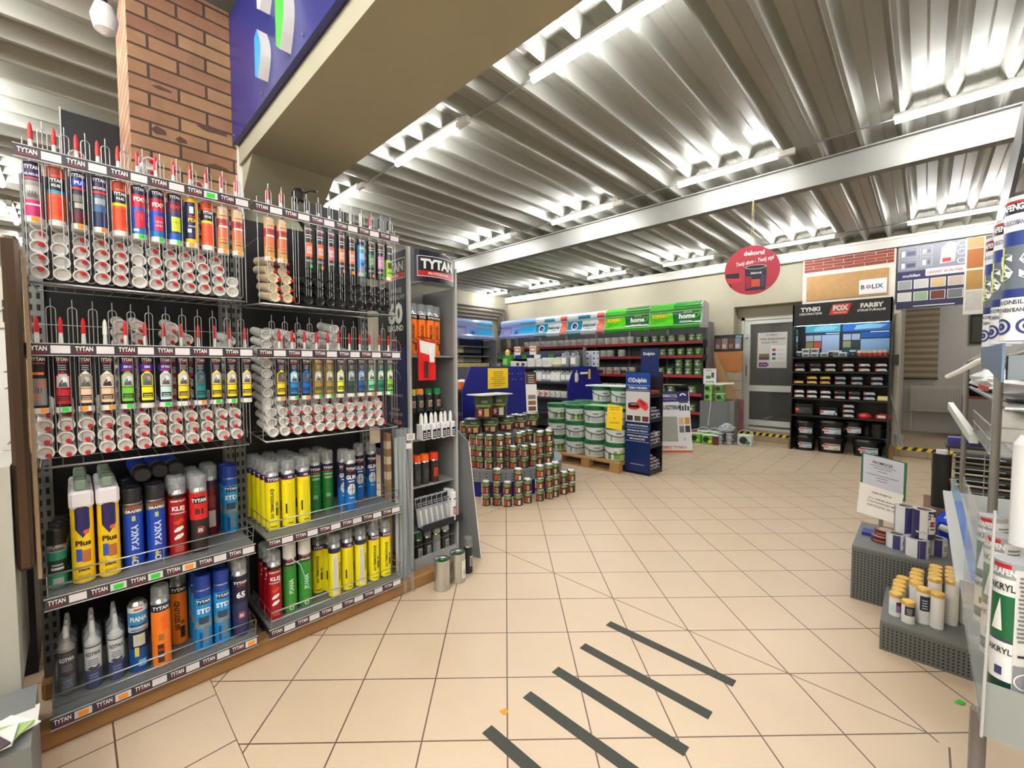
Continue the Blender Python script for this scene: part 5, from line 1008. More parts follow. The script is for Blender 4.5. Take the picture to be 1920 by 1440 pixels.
def banner(x0, x1, kind, parent, labl=None):
    m = MB(); m.mats = []
    base = {'b': (150, 170, 230), 'd': (214, 222, 230), 'g': (66, 180, 40)}[kind]; bm = M(base, .18)
    bstrip(m, banner_fn(prof, 0)[0], x0, x1, 0, BLn, bm); bstrip(m, banner_fn(prof, -.01)[0], x1, x0, 0, BLn, LGREY)
    w_ = x1-x0; X = lambda t: x0+w_*t
    if kind == 'b':
        bstrip(m, bf, X(.0), X(.35), .14, .42, M((120, 130, 200), .2)); bstrip(m, bf, X(.38), X(.62), .16, .40, M((90, 150, 220), .2)); bstrip(m, bf2, X(.60), X(.98), .20, .40, M((30, 170, 230), .2), .03)
        bstrip(m, bf2, X(.12), X(.30), .18, .34, M((150, 150, 190), .2)); bstrip(m, bf, X(.2), X(.5), .0, .1, M((190, 210, 250), .2)); bstrip(m, bf, X(.6), X(1), .46, .58, M((100, 190, 230), .2)); bstrip(m, bf2, X(.44), X(.52), .2, .3, M((60, 90, 150), .2))
    if kind == 'd':
        bstrip(m, bf, X(0), X(.40), .14, .42, M((30, 140, 170), .2)); bstrip(m, bf, X(0), X(.4), .0, .10, M((60, 160, 190), .2)); bstrip(m, bf, X(.30), X(.62), .46, .56, M((60, 150, 180), .2)); bstrip(m, bf, X(.40), X(.62), .14, .42, M((200, 214, 222), .2))
        ringp(m, bf2, X(.20), .30, .10, .075, WHITE, 18); ringp(m, bf2, X(.20), .30, .065, .0, M((30, 70, 140), .2), 14); ringp(m, bf3, X(.22), .29, .03, .0, M((220, 90, 90), .2), 10)
        m.text('dekoral', .085, M((40, 40, 50), .3), bf2, X(.58), .31, maxw=.42, bold=.02); lines(m, bf2, X(.5), X(.7), .21, .24, 1, GREY)
        for a, b in ((.14, .42), (.0, .10), (.46, .58)): bstrip(m, bf2, X(.80), X(.98), a, b, M((226, 110, 90), .2))
        ringp(m, bf3, X(.88), .26, .06, .03, M((236, 150, 130), .2), 14); ringp(m, bf3, X(.80), .36, .04, .02, M((240, 240, 236), .2), 12)
    if kind == 'g':
        bstrip(m, bf2, X(.50), X(1.0), .15, .43, M((30, 100, 52), .2), -.06); bstrip(m, bf, X(.48), X(1.0), .52, BLn, M((40, 130, 50), .2)); bstrip(m, bf, X(0), X(.48), .14, .43, M((84, 200, 30), .2))
        m.text('BONDEX', .075, M((246, 200, 30), .3), bf3, X(.20), .365, maxw=.34, bold=.04)
        for i, s in enumerate(('ŚRODKI', 'DO ZABEZPIECZANIA', 'DREWNA')): m.text(s, .018, M((20, 70, 20), .4), bf3, X(.08)+.085*(i == 1)+.05, .285-.032*i, maxw=.3)
        m.text('SMARTHOME', .02, WHITE, bf3, X(.74), .415, maxw=.2); m.text('home', .10, WHITE, bf3, X(.73), .335, maxw=.34, bold=.04); ringp(m, bf3, X(.90), .34, .052, .040, M((130, 210, 60), .3), 16)
        lines(m, bf3, X(.58), X(.86), .19, .24, 2, WHITE, .3, .4); m.text('be smart!', .028, M((20, 60, 20), .4), bf2, X(.45), .075, maxw=.3, bold=.02)
    for v in (.125, .44): bstrip(m, bf3, x0, x1, v, v+.012, LGREY)
    for i in range(10):
        a, b = BLn*i/10, BLn*(i+1)/10; m.poly([bf3(x1-.012, a), bf3(x1, a), bf3(x1, b), bf3(x1-.012, b)], LGREY)
    return m.build('banner', parent)
bx = [-8.86, -7.52, -6.46, -5.37, -4.27, -3.19]
for k, kd in enumerate('bddgg'): banner(bx[k]-ox, bx[k+1]-ox, kd, ws)
m = MB(); m.prism([(p[0], p[1]) for p in prof]+[(.0, 2.70), (.0, 2.22)], WX1-ox-.0, WX1-ox+.02, LGREY, 'yz'); m.build('banner_end', ws)
WL = M((240, 238, 234), .45)
def wcan(body, patch, r=.085, h=.165, lid=None, dot=None, hd=False):
    def mk():
        m = MB(); m.lathe([(0, r, .005, r, SILVER), (.005, r, h*.9, r, body), (h*.9, r*1.03, h, r*1.03, lid or body)], 16); m.cyl_patch(r+.003, -.9, .9, h*.12, h*.6, patch)
        if dot: disc(m, on_cyl(r, e=.006), 0, h*.42, r*.36, dot, 12)
        m.cyl_patch(r+.0045, -.6, .6, h*.68, h*.8, M((206, 208, 204), .4)); o = m.build('paint_can')
        if hd:
            m = MB(); m.tube([((r+.008)*cos(a), (r+.004)*sin(a), h*.85-h*.35*cos(a)) for a in [-pi/2+pi*i/8 for i in range(9)]], .004, DARK, 5); m.build('handle', o)
        return o
    return mk
GB = M((84, 122, 70), .4)
wcan_w = wcan(WL, M((214, 206, 200), .4)); wcan_w2 = wcan(WL, M((206, 170, 150), .4)); 
def W(key, mk, x, z, lab, grp, y=8.87): return place('w_'+key, mk, (x, y, z), R_N, lab, 'paint can', grp)
for k in range(17): W('a' if k % 3 else 'b', wcan_w if k % 3 else wcan_w2, -8.0+k*.198, 1.94, 'white paint can on the top wall shelf, %s from the left' % ORD[k+1], 'white cans on the top wall shelf')
gk = {'g1': wcan(GB, M((120, 160, 90), .4), dot=WHITE, hd=True), 'g2': wcan(GB, M((90, 130, 50), .4), dot=M((226, 210, 120), .4)), 'g3': wcan(M((96, 122, 80), .4), M((190, 206, 170), .4))}
for k, x in enumerate([-4.613, -4.434, -4.225, -4.056, -3.859, -3.636, -3.431, -3.29]): W('g%d' % (3 if k in (4, 5) else 1), gk['g3' if k in (4, 5) else 'g1'], x, 1.94, 'green paint can on the top wall shelf, %s of the green ones' % ORD[k+1], 'green cans on the top wall shelf')
for k, x in enumerate([-7.9, -7.7, -7.5, -7.3, -7.1, -6.9, -6.4, -6.2, -5.54, -5.35, -5.05]): W('a', wcan_w, x, 1.65, 'white paint can on the second wall shelf, %s from left' % ORD[k+1], 'white cans on the second wall shelf')
for k, x in enumerate([-4.454, -4.26, -4.05, -3.86, -3.66, -3.47, -3.30]): W('g2' if k in (4, 6) else 'g1', gk['g2' if k in (4, 6) else 'g1'], x, 1.65, 'green paint can on the second wall shelf, %s from left' % ORD[k+1], 'green cans on the second wall shelf')
for k, x in enumerate([-4.46, -4.27, -4.08, -3.89, -3.70, -3.50, -3.31]):
    for j in range(1 if k in (2, 3) else 2): W('g1', gk['g1'], x, 1.25+.168*j, 'green paint can on the third wall shelf, %s in %s pile' % (['lower', 'upper'][j], ORD[k+1]), 'green cans on the third wall shelf')
wp = {'p0': wcan(WL, M((196, 120, 80), .4)), 'p1': wcan(WL, M((50, 50, 56), .4)), 'p2': wcan(WL, M((214, 160, 100), .4))}
for k in range(6): W('p%d' % (k % 3), wp['p%d' % (k % 3)], -5.78+k*.2, 1.25, 'white paint can with printed label on the third wall shelf, %s from left' % ORD[k+1], 'labelled white cans on the third wall shelf')
for k in range(6): W('a', wcan_w, -5.70+k*.2, .87, 'white paint can on the fourth wall shelf, %s from left' % ORD[k+1], 'white cans on the fourth wall shelf')
for k, x in enumerate([-4.25, -4.06, -3.86, -3.42]): W('g1', gk['g1'], x, .87, 'green paint can on the fourth wall shelf, %s from left' % ORD[k+1], 'green cans on the fourth wall shelf')
for k, x in enumerate([-3.62, -3.42]): W('g1', gk['g1'], x, .50, 'green paint can on the fifth wall shelf, %s one' % ['left', 'right'][k], 'green cans on the fifth wall shelf')
m = MB(); m.box(-4.0, -3.6, 8.72, 9.0, 1.045, 1.055, M((190, 180, 150), .6)); tag(m.build('flat_card'), 'flat beige card lying on the green cans of fourth shelf', 'card')
m = MB(); m.box(-.10, .10, 0, .01, 0, .52, M((236, 214, 40), .5)); rect(m, face_ny(-.002), -.10, .10, .38, .52, M((70, 140, 50), .5)); rect(m, face_ny(-.002), -.02, .08, .42, .48, WHITE); lines(m, face_ny(-.002), -.08, .08, .05, .34, 4, M((250, 236, 130), .5)); o = m.build('tall_leaflet', loc=(-3.30, 6.75, .78)); o.rotation_euler = (-.15, .1, .5)
tag(o, 'yellow and green leaflet board standing between blue stand and advert board', 'leaflet')
m = MB(); m.box(-.012, .012, .02, .05, 0, .80, GREY); m.box(-.10, .10, -.08, .10, -.01, .0, GREY); m.build('foot_post', o, (0, .0, -.78))

# ---- left wall shelving and pipes
lw = empty('wall_shelving', (-8.95, 7.5, 0), 'shelving on the left wall with blue curved banner', 'shelving')
m = MB(); m.box(-.25, -.22, -2.2, .75, .05, 2.2, NAVY); m.build('back_panel', lw)
for y in (-2.2, -1.2, -.2, .73): m = MB(); m.box(-.22, -.15, y-.03, y+.03, 0, 2.25, GREY); m.build('upright', lw)
m = MB(); m.box(-.2, .38, .70, .75, 1.42, 2.16, M((120, 122, 126), .45)); m.build('end_panel', lw)
for z in (1.40, 1.05, .7, .35): m = MB(); m.box(-.22, .26, -2.2, .7, z-.03, z, M((50, 52, 60), .45)); m.build('shelf', lw)
for z, c1, c2 in ((1.98, (226, 224, 150), (90, 92, 96)), (1.72, (226, 206, 180), (150, 150, 130))):
    m = MB(); m.box(-.2, .22, -.9, .6, z-.02, z, M((120, 122, 126), .45)); rect(m, face_px(.0), -.75, -.15, z-.17, z-.02, M(c1, .5)); rect(m, face_px(.0), -.15, .5, z-.17, z-.02, M(c2, .5)); m.build('sample_rack', lw)
o = banner(-2.2, -.70, 'b', lw); o.rotation_euler = (0, 0, pi/2); o.location = (-.1, 0, -.04)
o = banner(-.70, .72, 'b', lw); o.rotation_euler = (0, 0, pi/2); o.location = (-.1, 0, -.04)
for k in range(22): 
    m = MB(); m.lathe([(0, .028, .10, .028, M((206, 186, 110), .4)), (.10, .030, .125, .030, M((214, 200, 150), .4))], 10); tag(m.build('small_jar', loc=(-8.80, 6.72+k*.066, 1.40)), 'small gold jar on the left wall shelf, %s from the left' % ORD[k+1], 'jar', 'small gold jars in a row')
pm = M((112, 106, 98), .5)
for k in range(4):
    z = 3.12-.10*k; y1 = 9.12-.09*k
    m = MB(); m.tube([(-9.12+.0*k, 2.4, z), (-9.12, y1-.05, z), (-9.12, y1, z-.05), (-9.12, y1, 2.72-.08*k)], .030, pm, 8)
    if k < 3: m.tube([(-9.12, y1, 2.72-.08*k), (-9.12, y1+.02, 2.68-.08*k), (-9.12, y1+.02, 1.9)], .026, pm, 8)
    tag(m.build('heating_pipe'), 'brown heating pipe high on the left wall, %s from the top' % ORD[k+1], 'pipe', 'heating pipes in the corner')

# ================================================================== BLACK PLASTER DISPLAY
fx = empty('black_display', (-1.01, 8.62, 0), 'tall black display shelf with red logo header, full of black tubs', 'display shelf')
FB = M((16, 16, 18), .4); XL, XR = -.64, .635
m = MB(); m.box(XL, XR, 0, .04, 2.12, 2.48, FB); f = face_ny(-.002); f2 = face_ny(-.005)
m.text('TYNKI', .065, WHITE, f, -.39, 2.385, maxw=.30, bold=.05); m.text('DEKORACYJNE', .032, WHITE, f, -.39, 2.31, maxw=.32, bold=.03); m.text('FARBY', .065, WHITE, f, .39, 2.385, maxw=.33, bold=.05); m.text('STRUKTURALNE', .032, WHITE, f, .39, 2.31, maxw=.38, bold=.03)
m.shape([(-.14, 2.27), (.10, 2.27), (.15, 2.44), (-.09, 2.44)], M((222, 54, 40), .35), f); m.text('FOX', .075, WHITE, f2, .005, 2.375, maxw=.2, bold=.06); m.text('DEKORATOR', .02, WHITE, f2, .0, 2.30, maxw=.18); m.build('header', fx)
for x in (XL, XR-.02): m = MB(); m.box(x, x+.02, 0.0, .42, .0, 2.48, FB); m.build('side_panel', fx)
m = MB(); m.box(XL, XR, .40, .42, .16, 2.48, FB); g1 = face_ny(.398); g2 = face_ny(.396); g3 = face_ny(.394)
for (a, b) in ((-.52, -.03), (.0, .60)):
    w_ = b-a; rect(m, g1, a, b, 1.60, 2.12, M((26, 36, 60), .4)); rect(m, g2, a, b, 2.02, 2.14, M((90, 190, 200) if a < -.1 else (40, 110, 200), .3)); m.shape([(a+w_*.25, 2.04), (a+w_*.8, 2.05), (a+w_*.95, 2.10), (a+w_*.6, 2.13), (a+w_*.3, 2.11)], M((150, 220, 230), .3), g3)
    rect(m, g3, a+w_*.6, a+w_*.98, 1.985, 2.0, WHITE)
    for i, c in enumerate([(176, 186, 196), (180, 184, 190)]): rect(m, g2, a+.01+i*.115, a+.115+i*.115, 1.87, 1.97, M(c, .6))
    for i, c in enumerate([(150, 140, 70), (206, 84, 50)] if a < -.1 else [(170, 160, 110), (62, 66, 60)]): rect(m, g2, a+.01+i*.115, a+.115+i*.115, 1.745, 1.855, M(c, .6))
    if a < -.1: rect(m, g2, a+.24, b-.01, 1.62, 1.97, M((170, 186, 206), .6))
    else: rect(m, g2, a+.24, b, 1.90, 1.99, M((20, 90, 170), .6)); rect(m, g2, a+.24, b, 1.62, 1.88, M((160, 190, 214), .6)); rect(m, g2, a+.01, a+.23, 1.62, 1.73, M((24, 90, 80), .6))
m.build('back_panel', fx)
m = MB(); h = face_px(XL+.021)
for k, c in enumerate([(210, 180, 130), (150, 130, 110), (200, 214, 220), (120, 130, 90)]): rect(m, h, .2, .34, 1.62+.12*k, 1.72+.12*k, M(c, .6))
m.build('side_swatches', fx)
LEDB = bpy.data.materials.new('cool_led'); LEDB.use_nodes = True; _b = LEDB.node_tree.nodes['Principled BSDF']; _b.inputs['Emission Color'].default_value = (.35, .65, 1, 1); _b.inputs['Emission Strength'].default_value = 9
m = MB(); m.box(-.60, .60, .07, .09, 2.12, 2.13, LEDB); m.build('led_strip', fx)
for z in (1.59, 1.345, 1.135, .90, .61, .30):
    m = MB(); m.box(XL+.02 if z > .5 else .1, XR-.02, .0 if z > .5 else .22, .40, z-.025, z, FB); m.build('shelf', fx)
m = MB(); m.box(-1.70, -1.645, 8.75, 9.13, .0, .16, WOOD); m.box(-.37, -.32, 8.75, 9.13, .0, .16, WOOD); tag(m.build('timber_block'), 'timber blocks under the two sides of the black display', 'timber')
def btub(w, h, lab, d=.14, red=True):
    def mk():
        m = MB(); m.box(-w/2, w/2, 0, d, 0, h*.82, M((20, 20, 23), .3), .012); m.box(-w/2-.004, w/2+.004, -.004, d+.004, h*.82, h, M((26, 26, 30), .25), .014)
        f = face_ny(-.0015); f2 = face_ny(-.003)
        if lab:
            rect(m, f, -w*.42, w*.36, h*.18, h*.66, M(lab, .4)); 
            if red: rect(m, f2, -w*.46, -w*.26, h*.36, h*.6, M((220, 70, 50), .4))
            rect(m, f2, w*.0, w*.28, h*.26, h*.34, M(tuple(int(v*.6) for v in lab), .4)); rect(m, f, w*.30, w*.45, h*.18, h*.42, M(lab, .4))
        return m.build('plaster_tub')
    return mk
BG = 'small black tubs on the black display'
def T(key, w, h, lab, x, z, label, grp=BG, y=8.625, d=.14): return place('t_'+key, btub(w, h, lab, d), (x, y, z), 0, label, 'tub', grp)
WT = (226, 226, 226)
def trow(z, xs, spec, nm):
    for k, (x, (c, n)) in enumerate(zip(xs, spec)):
        for j in range(n):
            cc = (60, 62, 66) if (c == 'w' and j == 1 and k in (0, 1) and nm == 'upper') or (c == 'd' and j == 1) else {'w': WT, 'd': (200, 206, 210), 'y': (222, 190, 80), 'b': (160, 176, 190), 'c': (190, 206, 220)}[c]
            T('%s' % str(cc), .155, .076, cc, x, z+.0765*j, 'small black tub, %s of %s pile on the %s tub row' % (['bottom', 'top', 'third'][j], ORD[k+1], nm))
trow(1.345, [-1.53, -1.31, -1.11, -.88, -.68, -.48], [('w', 2)]*6, 'upper')
trow(1.135, [-1.54, -1.355, -1.175, -.975, -.765, -.525], [('y', 1), ('y', 2), ('y', 2), ('b', 2), ('b', 2), ('b', 2)], 'middle')
trow(.90, [-1.53, -1.35, -1.165, -.975, -.79, -.61], [('w', 2), ('w', 2), ('w', 2), ('d', 2), ('d', 2), ('c', 2)], 'lower')
m = MB(); m.box(-.07, .07, 0, .12, 0, .075, M((196, 180, 90), .4), .01); m.shape([(-.07, .02), (.07, .02), (.05, .06), (-.06, .07)], M((230, 220, 160), .4), face_ny(-.002)); tag(m.build('gold_packet', loc=(-.445, 8.63, .90)), 'gold coloured packet at right end of lower tub row', 'packet')
T('bg1', .26, .19, (60, 62, 64), -1.46, .61, 'large black tub with dark label, left on the bottom shelf', y=8.63, d=.2); T('bg2', .25, .15, (190, 204, 220), -1.12, .61, 'wide black tub with pale blue label on the bottom shelf', y=8.63, d=.2)
for j in range(3): T(str((200, 206, 210)), .155, .076, (200, 206, 210), -.86, .61+.0765*j, 'small black tub, %s of the pile on the bottom shelf' % ['bottom', 'middle', 'top'][j])
for k in range(2):
    m = MB(); n = 10; m.lathe([(0, .09, .03, .10, M((214, 40, 44), .35)), (.03, .10, .065, .085, M((224, 60, 60), .35)), (.065, .085, .085, .03, M((226, 80, 76), .3))], 14)
    if k: m.cyl_patch(.103, -2.2, -1.2, .02, .06, WHITE)
    o = m.build('red_bag', loc=(-.67+.22*k, 8.76, .61)); o.scale = (1, .8, 1); tag(o, 'red plastic bag on the bottom shelf, %s one' % ['left', 'right'][k], 'bag', 'red bags')
m = MB()
def bkt(w, h, lab, hd=True):
    def mk():
        m = MB(); r = w/2; sx = lambda q: q
        r = .135; m.lathe([(0, r*.86, h*.82, r*.95, M((18, 18, 21), .25)), (h*.82, r*1.02, h*.9, r*1.02, M((24, 24, 28), .22)), (h*.9, r*1.02, h, r*.96, M((24, 24, 28), .22))], 24)
        if lab:
            m.cyl_patch(r*.93+.006, -.55, .65, h*.2, h*.58, M(lab, .4)); m.cyl_patch(r*.93+.009, -.60, -.2, h*.32, h*.52, M((222, 60, 48), .4)); m.cyl_patch(r*.93+.009, .15, .5, h*.24, h*.3, M(tuple(int(v*.7) for v in lab), .4)); m.text('FOX', h*.09, WHITE, on_cyl(r*.93, e=.012), -r*.38, h*.42, bold=.04)
        m.v = [(a, b*w/.27, c) for a, b, c in m.v]; o = m.build('black_bucket'); m = MB(); m.tube([((r*1.03)*cos(a), (r*1.03)*sin(a)*w/.27, h*.78-h*.28*cos(a)) for a in [-pi/2+pi*i/12 for i in range(13)]], .006, M((30, 30, 32), .3), 6); m.build('handle', o); return o
    return mk
for key, w, h, lab, x, y, z, lb in [('k1', .32, .25, (190, 206, 222), -1.45, 8.83, 0, 'black bucket with pale blue label, bottom left on the floor'), ('k1', 0, 0, 0, -1.45, 8.83, .25, 'black bucket with pale blue label, stacked upper left'),
    ('k2', .40, .265, (226, 214, 200), -1.09, 8.86, 0, 'black bucket with beige label on the floor, middle'), ('k3', .40, .265, (190, 206, 222), -1.09, 8.86, .265, 'black bucket with blue label stacked on the middle one'),
    ('k3', 0, 0, 0, -.62, 8.86, 0, 'black bucket with blue label on the floor, right'), ('k1', 0, 0, 0, -.82, 8.98, .30, 'black bucket with blue label on the lowest shelf, third from left'), ('k4', .27, .24, None, -.50, 8.98, .30, 'plain black bucket on lowest shelf, right end')]:
    place(key, bkt(w, h, lab), (x, y-.06, z), -pi/2+.15, lb, 'bucket', 'black buckets at the black display')
def ltub(w, h, c):
    def mk():
        m = MB(); m.box(-w/2, w/2, 0, w*.8, 0, h*.75, M(c, .35), .008); m.box(-w/2-.004, w/2+.004, -.004, w*.8+.004, h*.75, h, M((236, 240, 244), .3), .008); rect(m, face_ny(-.002), -w*.3, w*.3, h*.2, h*.6, M((90, 96, 104), .4)); return m.build('clear_tub')
    return mk
for k, (x, z) in enumerate([(-1.455, 1.59), (-1.335, 1.59), (-1.455, 1.662), (-1.335, 1.662), (-1.20, 1.59), (-.96, 1.59)]): place('lt', ltub(.11, .07, (190, 200, 206)), (x, 8.64, z), 0, 'small clear lidded tub on the lit shelf, %s' % ['bottom left', 'bottom second', 'upper left', 'upper second', 'third from left', 'before the cups'][k], 'tub', 'clear tubs on the lit shelf')
for k, x in enumerate((-1.55, -1.11, -.835)): place('bc', ltub(.07, .10, (26, 26, 30)), (x, 8.66, 1.59), 0, 'small dark box on the lit shelf, %s from the left' % ORD[k+1], 'box', 'dark boxes on the lit shelf')
place('lt2', ltub(.12, .10, (206, 204, 190)), (-1.04, 8.66, 1.59), 0, 'beige lidded tub in the middle of the lit shelf', 'tub')
for k in range(6):
    m = MB(); m.lathe([(0, .026, .055, .032, M((226, 84, 70), .4)), (.055, .033, .095, .036, M((236, 230, 226), .4))], 12); tag(m.build('paper_cup', loc=(-.745+k*.062, 8.68, 1.59)), 'small red and white cup, %s from left on the lit shelf' % ORD[k+1], 'cup', 'red and white cups')

# ================================================================== DOOR NICHE, PASSAGE, POSTERS
DGL = M((70, 76, 76), .05, alpha=.3)
FRW = M((214, 216, 212), .35)
m = MB(); 
for x0, x1, z0, z1 in [(-2.66, -2.56, .155, 2.36), (-1.30, -1.2, .155, 2.36), (-2.56, -1.30, 2.28, 2.36), (-2.56, -1.30, .93, 1.05), (-2.56, -1.30, .245, .35), (-2.56, -1.3, .155, .20)]: m.box(x0, x1, 9.58, 9.65, z0, z1, FRW)
m.box(-2.72, -2.66, 9.56, 9.7, .155, 2.42, FRW); m.box(-2.72, -1.2, 9.56, 9.7, 2.36, 2.42, FRW)
dr = m.build('door_1'); dr['kind'] = 'structure'
m = MB(); m.box(-2.56, -1.30, 9.61, 9.616, .35, .93, DGL); m.box(-2.56, -1.30, 9.61, 9.616, 1.05, 2.28, DGL); m.build('glass_pane', dr)
m = MB(); m.box(-2.62, -2.60, 9.55, 9.58, 1.25, 1.45, CHROME); m.box(-2.63, -2.59, 9.56, 9.575, 2.0, 2.08, CHROME); m.build('door_handle', dr)
m = MB(); m.box(-2.79, -2.72, 9.56, 9.72, .155, 2.62, CREAM); m.box(-2.72, -1.2, 9.56, 9.72, 2.42, 2.62, CREAM); struct('wall_niche', m)
RB = M((188, 184, 176), .8); m = MB(); m.box(-2.79, -1.0, 12.4, 12.5, .155, 3, RB); m.box(-2.9, -2.79, 9.72, 12.5, .155, 3, RB); m.box(-2.79, -.5, 9.72, 12.5, 2.9, 3, RB); m.box(-.95, -.85, 9.72, 12.5, .155, 3, RB); struct('wall_vestibule', m)
for k, (x, z, c) in enumerate([(-1.75, .155, (60, 110, 100)), (-1.75, .50, (120, 126, 124)), (-1.75, .85, (150, 154, 150)), (-1.35, .155, (160, 160, 150)), (-1.75, 1.20, (110, 112, 110))]):
    m = MB(); m.box(x-.18, x+.18, 10.6, 11, z, z+.33, M(c, .5), .03); m.box(x-.19, x+.19, 10.59, 11.01, z+.28, z+.34, LGREY, .03); tag(m.build('storage_box'), 'grey stacked box behind the glass door, %s one' % ORD[k+1], 'box', 'boxes behind the glass door')
pp = MB(); pp.box(-2.43, -1.92, 9.605, 9.607, 1.40, 2.10, M((206, 204, 198), .5)); f = face_ny(9.6035); g = face_ny(9.602)
pp.text('POLIMENT', .03, M((110, 110, 110), .5), f, -2.18, 2.05, maxw=.3); pp.text('TYNK SILIKONOWY', .036, M((60, 62, 64), .5), f, -2.17, 1.97, maxw=.46, bold=.02); pp.text('EcoSide TRIO', .034, M((70, 72, 74), .5), f, -2.22, 1.905, maxw=.34)
rect(pp, f, -2.40, -2.22, 1.56, 1.68, M((120, 110, 90), .5)); rect(pp, g, -2.40, -2.22, 1.56, 1.61, M((110, 60, 90), .5)); rect(pp, f, -2.20, -1.94, 1.52, 1.84, M((226, 226, 226), .5))
for k, c in enumerate([(70, 150, 70), (90, 60, 120), (180, 60, 110)]): rect(pp, g, -2.17, -2.11, 1.56+.085*k, 1.61+.085*k, M(c, .5)); rect(pp, g, -2.08, -1.97, 1.58+.085*k, 1.59+.085*k, LGREY)
pp.poly([g(-2.40, 1.42), g(-2.26, 1.42), g(-2.22, 1.465), g(-2.26, 1.51), g(-2.40, 1.51)], M((110, 50, 130), .5)); pp.text('SUPER CENA', .016, WHITE, face_ny(9.601), -2.32, 1.465, maxw=.12)
tag(pp.build('poster'), 'grey and white poster taped inside the glass door', 'poster')
# passage
m = MB(); m.box(-.30, 3.0, 11.5, 11.6, .155, 3, M((206, 204, 204), .8)); m.box(-.40, -.30, 9.72, 11.6, .155, 3, RB); m.box(2.9, 3.0, 9.72, 11.6, .155, 3, RB); m.box(-.4, 3, 9.72, 11.6, 2.9, 3.0, RB); struct('wall_passage', m)
bl = empty('window_blind', (-.07, 11.45, 1.2), 'beige striped roller blind on the passage back wall', 'blind')
m = MB(); m.box(-.25, .245, 0, .02, 0, 1.33, M((150, 136, 116), .8)); f = face_ny(-.002)
for k in range(11): rect(m, f, -.25, .245, .03+k*.12, .09+k*.12, M((186, 172, 150), .8))
m.build('fabric', bl); m = MB(); m.box(-.26, .255, -.01, .03, -.03, .0, DARK); m.build('bottom_bar', bl)
m = MB(); m.lathe([(0, .015, .5, .015, TUBE)], 10); r = empty('ceiling_light', (-2.0, 11.2, 2.84), 'unseen short tube lamp added to lighten the room behind the glass door', 'ceiling light'); o = m.build('tube', r); o.rotation_euler = (0, pi/2, 0); m = MB(); m.box(-.05, .55, -.03, .03, .015, .04, WHITE); m.build('housing', r)  # lamp out of view, added to lighten what shows through the door glass
rd = empty('radiator', (.13, 11.42, .55), 'white panel radiator under the blind', 'radiator'); m = MB(); m.box(-.33, .36, 0, .06, 0, .50, M((214, 212, 208), .4), .01)
for k in range(20): m.box(-.31+k*.034, -.30+k*.034, -.004, 0, .04, .46, M((190, 188, 184), .4))
m.build('panel', rd); m = MB(); m.tube([(-.3, .03, 0), (-.3, .03, -.39)], .01, WHITE); m.build('pipe', rd)
m = MB(); m.box(.575, .73, 11.47, 11.5, 1.83, 2.37, M((40, 42, 42), .4)); m.box(.60, .71, 11.465, 11.47, 1.88, 2.32, M((70, 74, 70), .5)); tag(m.build('framed_picture'), 'narrow dark picture on the passage wall', 'picture')
dk = empty('desk', (.95, 10.9, .155), 'brown wooden desk in the passage room', 'desk'); BW = M((140, 72, 40), .5)
m = MB(); m.box(-.45, .5, -.3, .35, .72, .76, BW); m.build('top', dk); m = MB(); m.box(-.45, -.42, -.3, .35, 0, .72, BW); m.build('side', dk); m = MB(); m.box(.47, .5, -.3, .35, 0, .72, BW); m.build('side', dk)
m = MB(); n = 12
m.lathe([(0, .20, .12, .26, M((14, 14, 15), .9)), (.12, .26, .26, .24, M((14, 14, 15), .9)), (.26, .24, .36, .12, M((14, 14, 15), .9)), (.36, .12, .39, .03, M((14, 14, 15), .9))], 14); o = m.build('jacket', loc=(.80, 10.85, .915)); o.scale = (1.1, .6, 1.05); tag(o, 'black jacket heaped on the desk in the passage', 'jacket')
m = MB(); m.lathe([(0, .02, .9, .02, TUBE)], 10); o = m.build('tube'); r = empty('ceiling_light', (1.2, 10.6, 2.86), 'unseen tube lamp added to light the passage room', 'ceiling light'); o.parent = r; o.rotation_euler = (0, pi/2, 0)  # lamp hidden above the opening, added so the passage room gets light
m = MB(); m.box(-.05, .95, -.03, .03, .02, .04, WHITE); m.build('housing', r)
# posters above
bp_ = empty('poster_board', (-1.0, 9.24, 2.9), 'white board with brick pattern and wood grain sample above the black display', 'sample board')
m = MB(); m.box(-.63, .62, 0, .04, -.42, .50, M((226, 220, 206), .6)); m.build('board', bp_)
m = MB(); MT = M((226, 214, 200), .7)
m.box(-.61, .60, -.006, 0, .20, .46, MT)
for r_ in range(5):
    z = .205+.052*r_; off = (r_ % 2)*.14; x = -.61+.0
    xs_ = [-.61]+[-.61+off*(1 if off else 1)+.28*i+(.28 if not off else 0) for i in range(5)]+[.60]
    xs_ = sorted(set(max(-.61, min(.60, q)) for q in xs_))
    for a, b in zip(xs_[:-1], xs_[1:]):
        if b-a > .02: m.box(a+.005, b-.005, -.014, -.006, z+.003, z+.047, M([(140, 62, 48), (150, 70, 52), (130, 56, 44)][(r_+int(a*10)) % 3], .7, noise=.1, nscale=30))
m.build('brick_sample', bp_)
m = MB(); m.box(-.57, .54, -.012, 0, -.30, .13, M((184, 142, 90), .6, noise=.2, nscale=14)); m.build('wood_sample', bp_)
m = MB(); m.box(.17, .52, -.02, -.0125, -.27, -.03, WHITE); f = face_ny(-.022); m.text('B', .07, M((40, 50, 90), .4), f, .215, -.15, bold=.02); m.text('LIX', .07, M((40, 50, 90), .4), f, .40, -.15, bold=.02)
for k in range(8): a = k*pi/4; disc(m, f, .29+.022*cos(a), -.15+.022*sin(a), .010, M((200, 70, 90), .4), 8)
m.build('logo_plate', bp_)
po = empty('poster_board', (.015, 9.245, 2.87), 'dark blue and grey product poster with stone sample squares over passage', 'poster')
m = MB(); m.box(-.375, .375, 0, .006, -.52, .53, M((44, 44, 84), .4)); f = face_ny(-.0012); g = face_ny(-.0024); h_ = face_ny(-.0036)
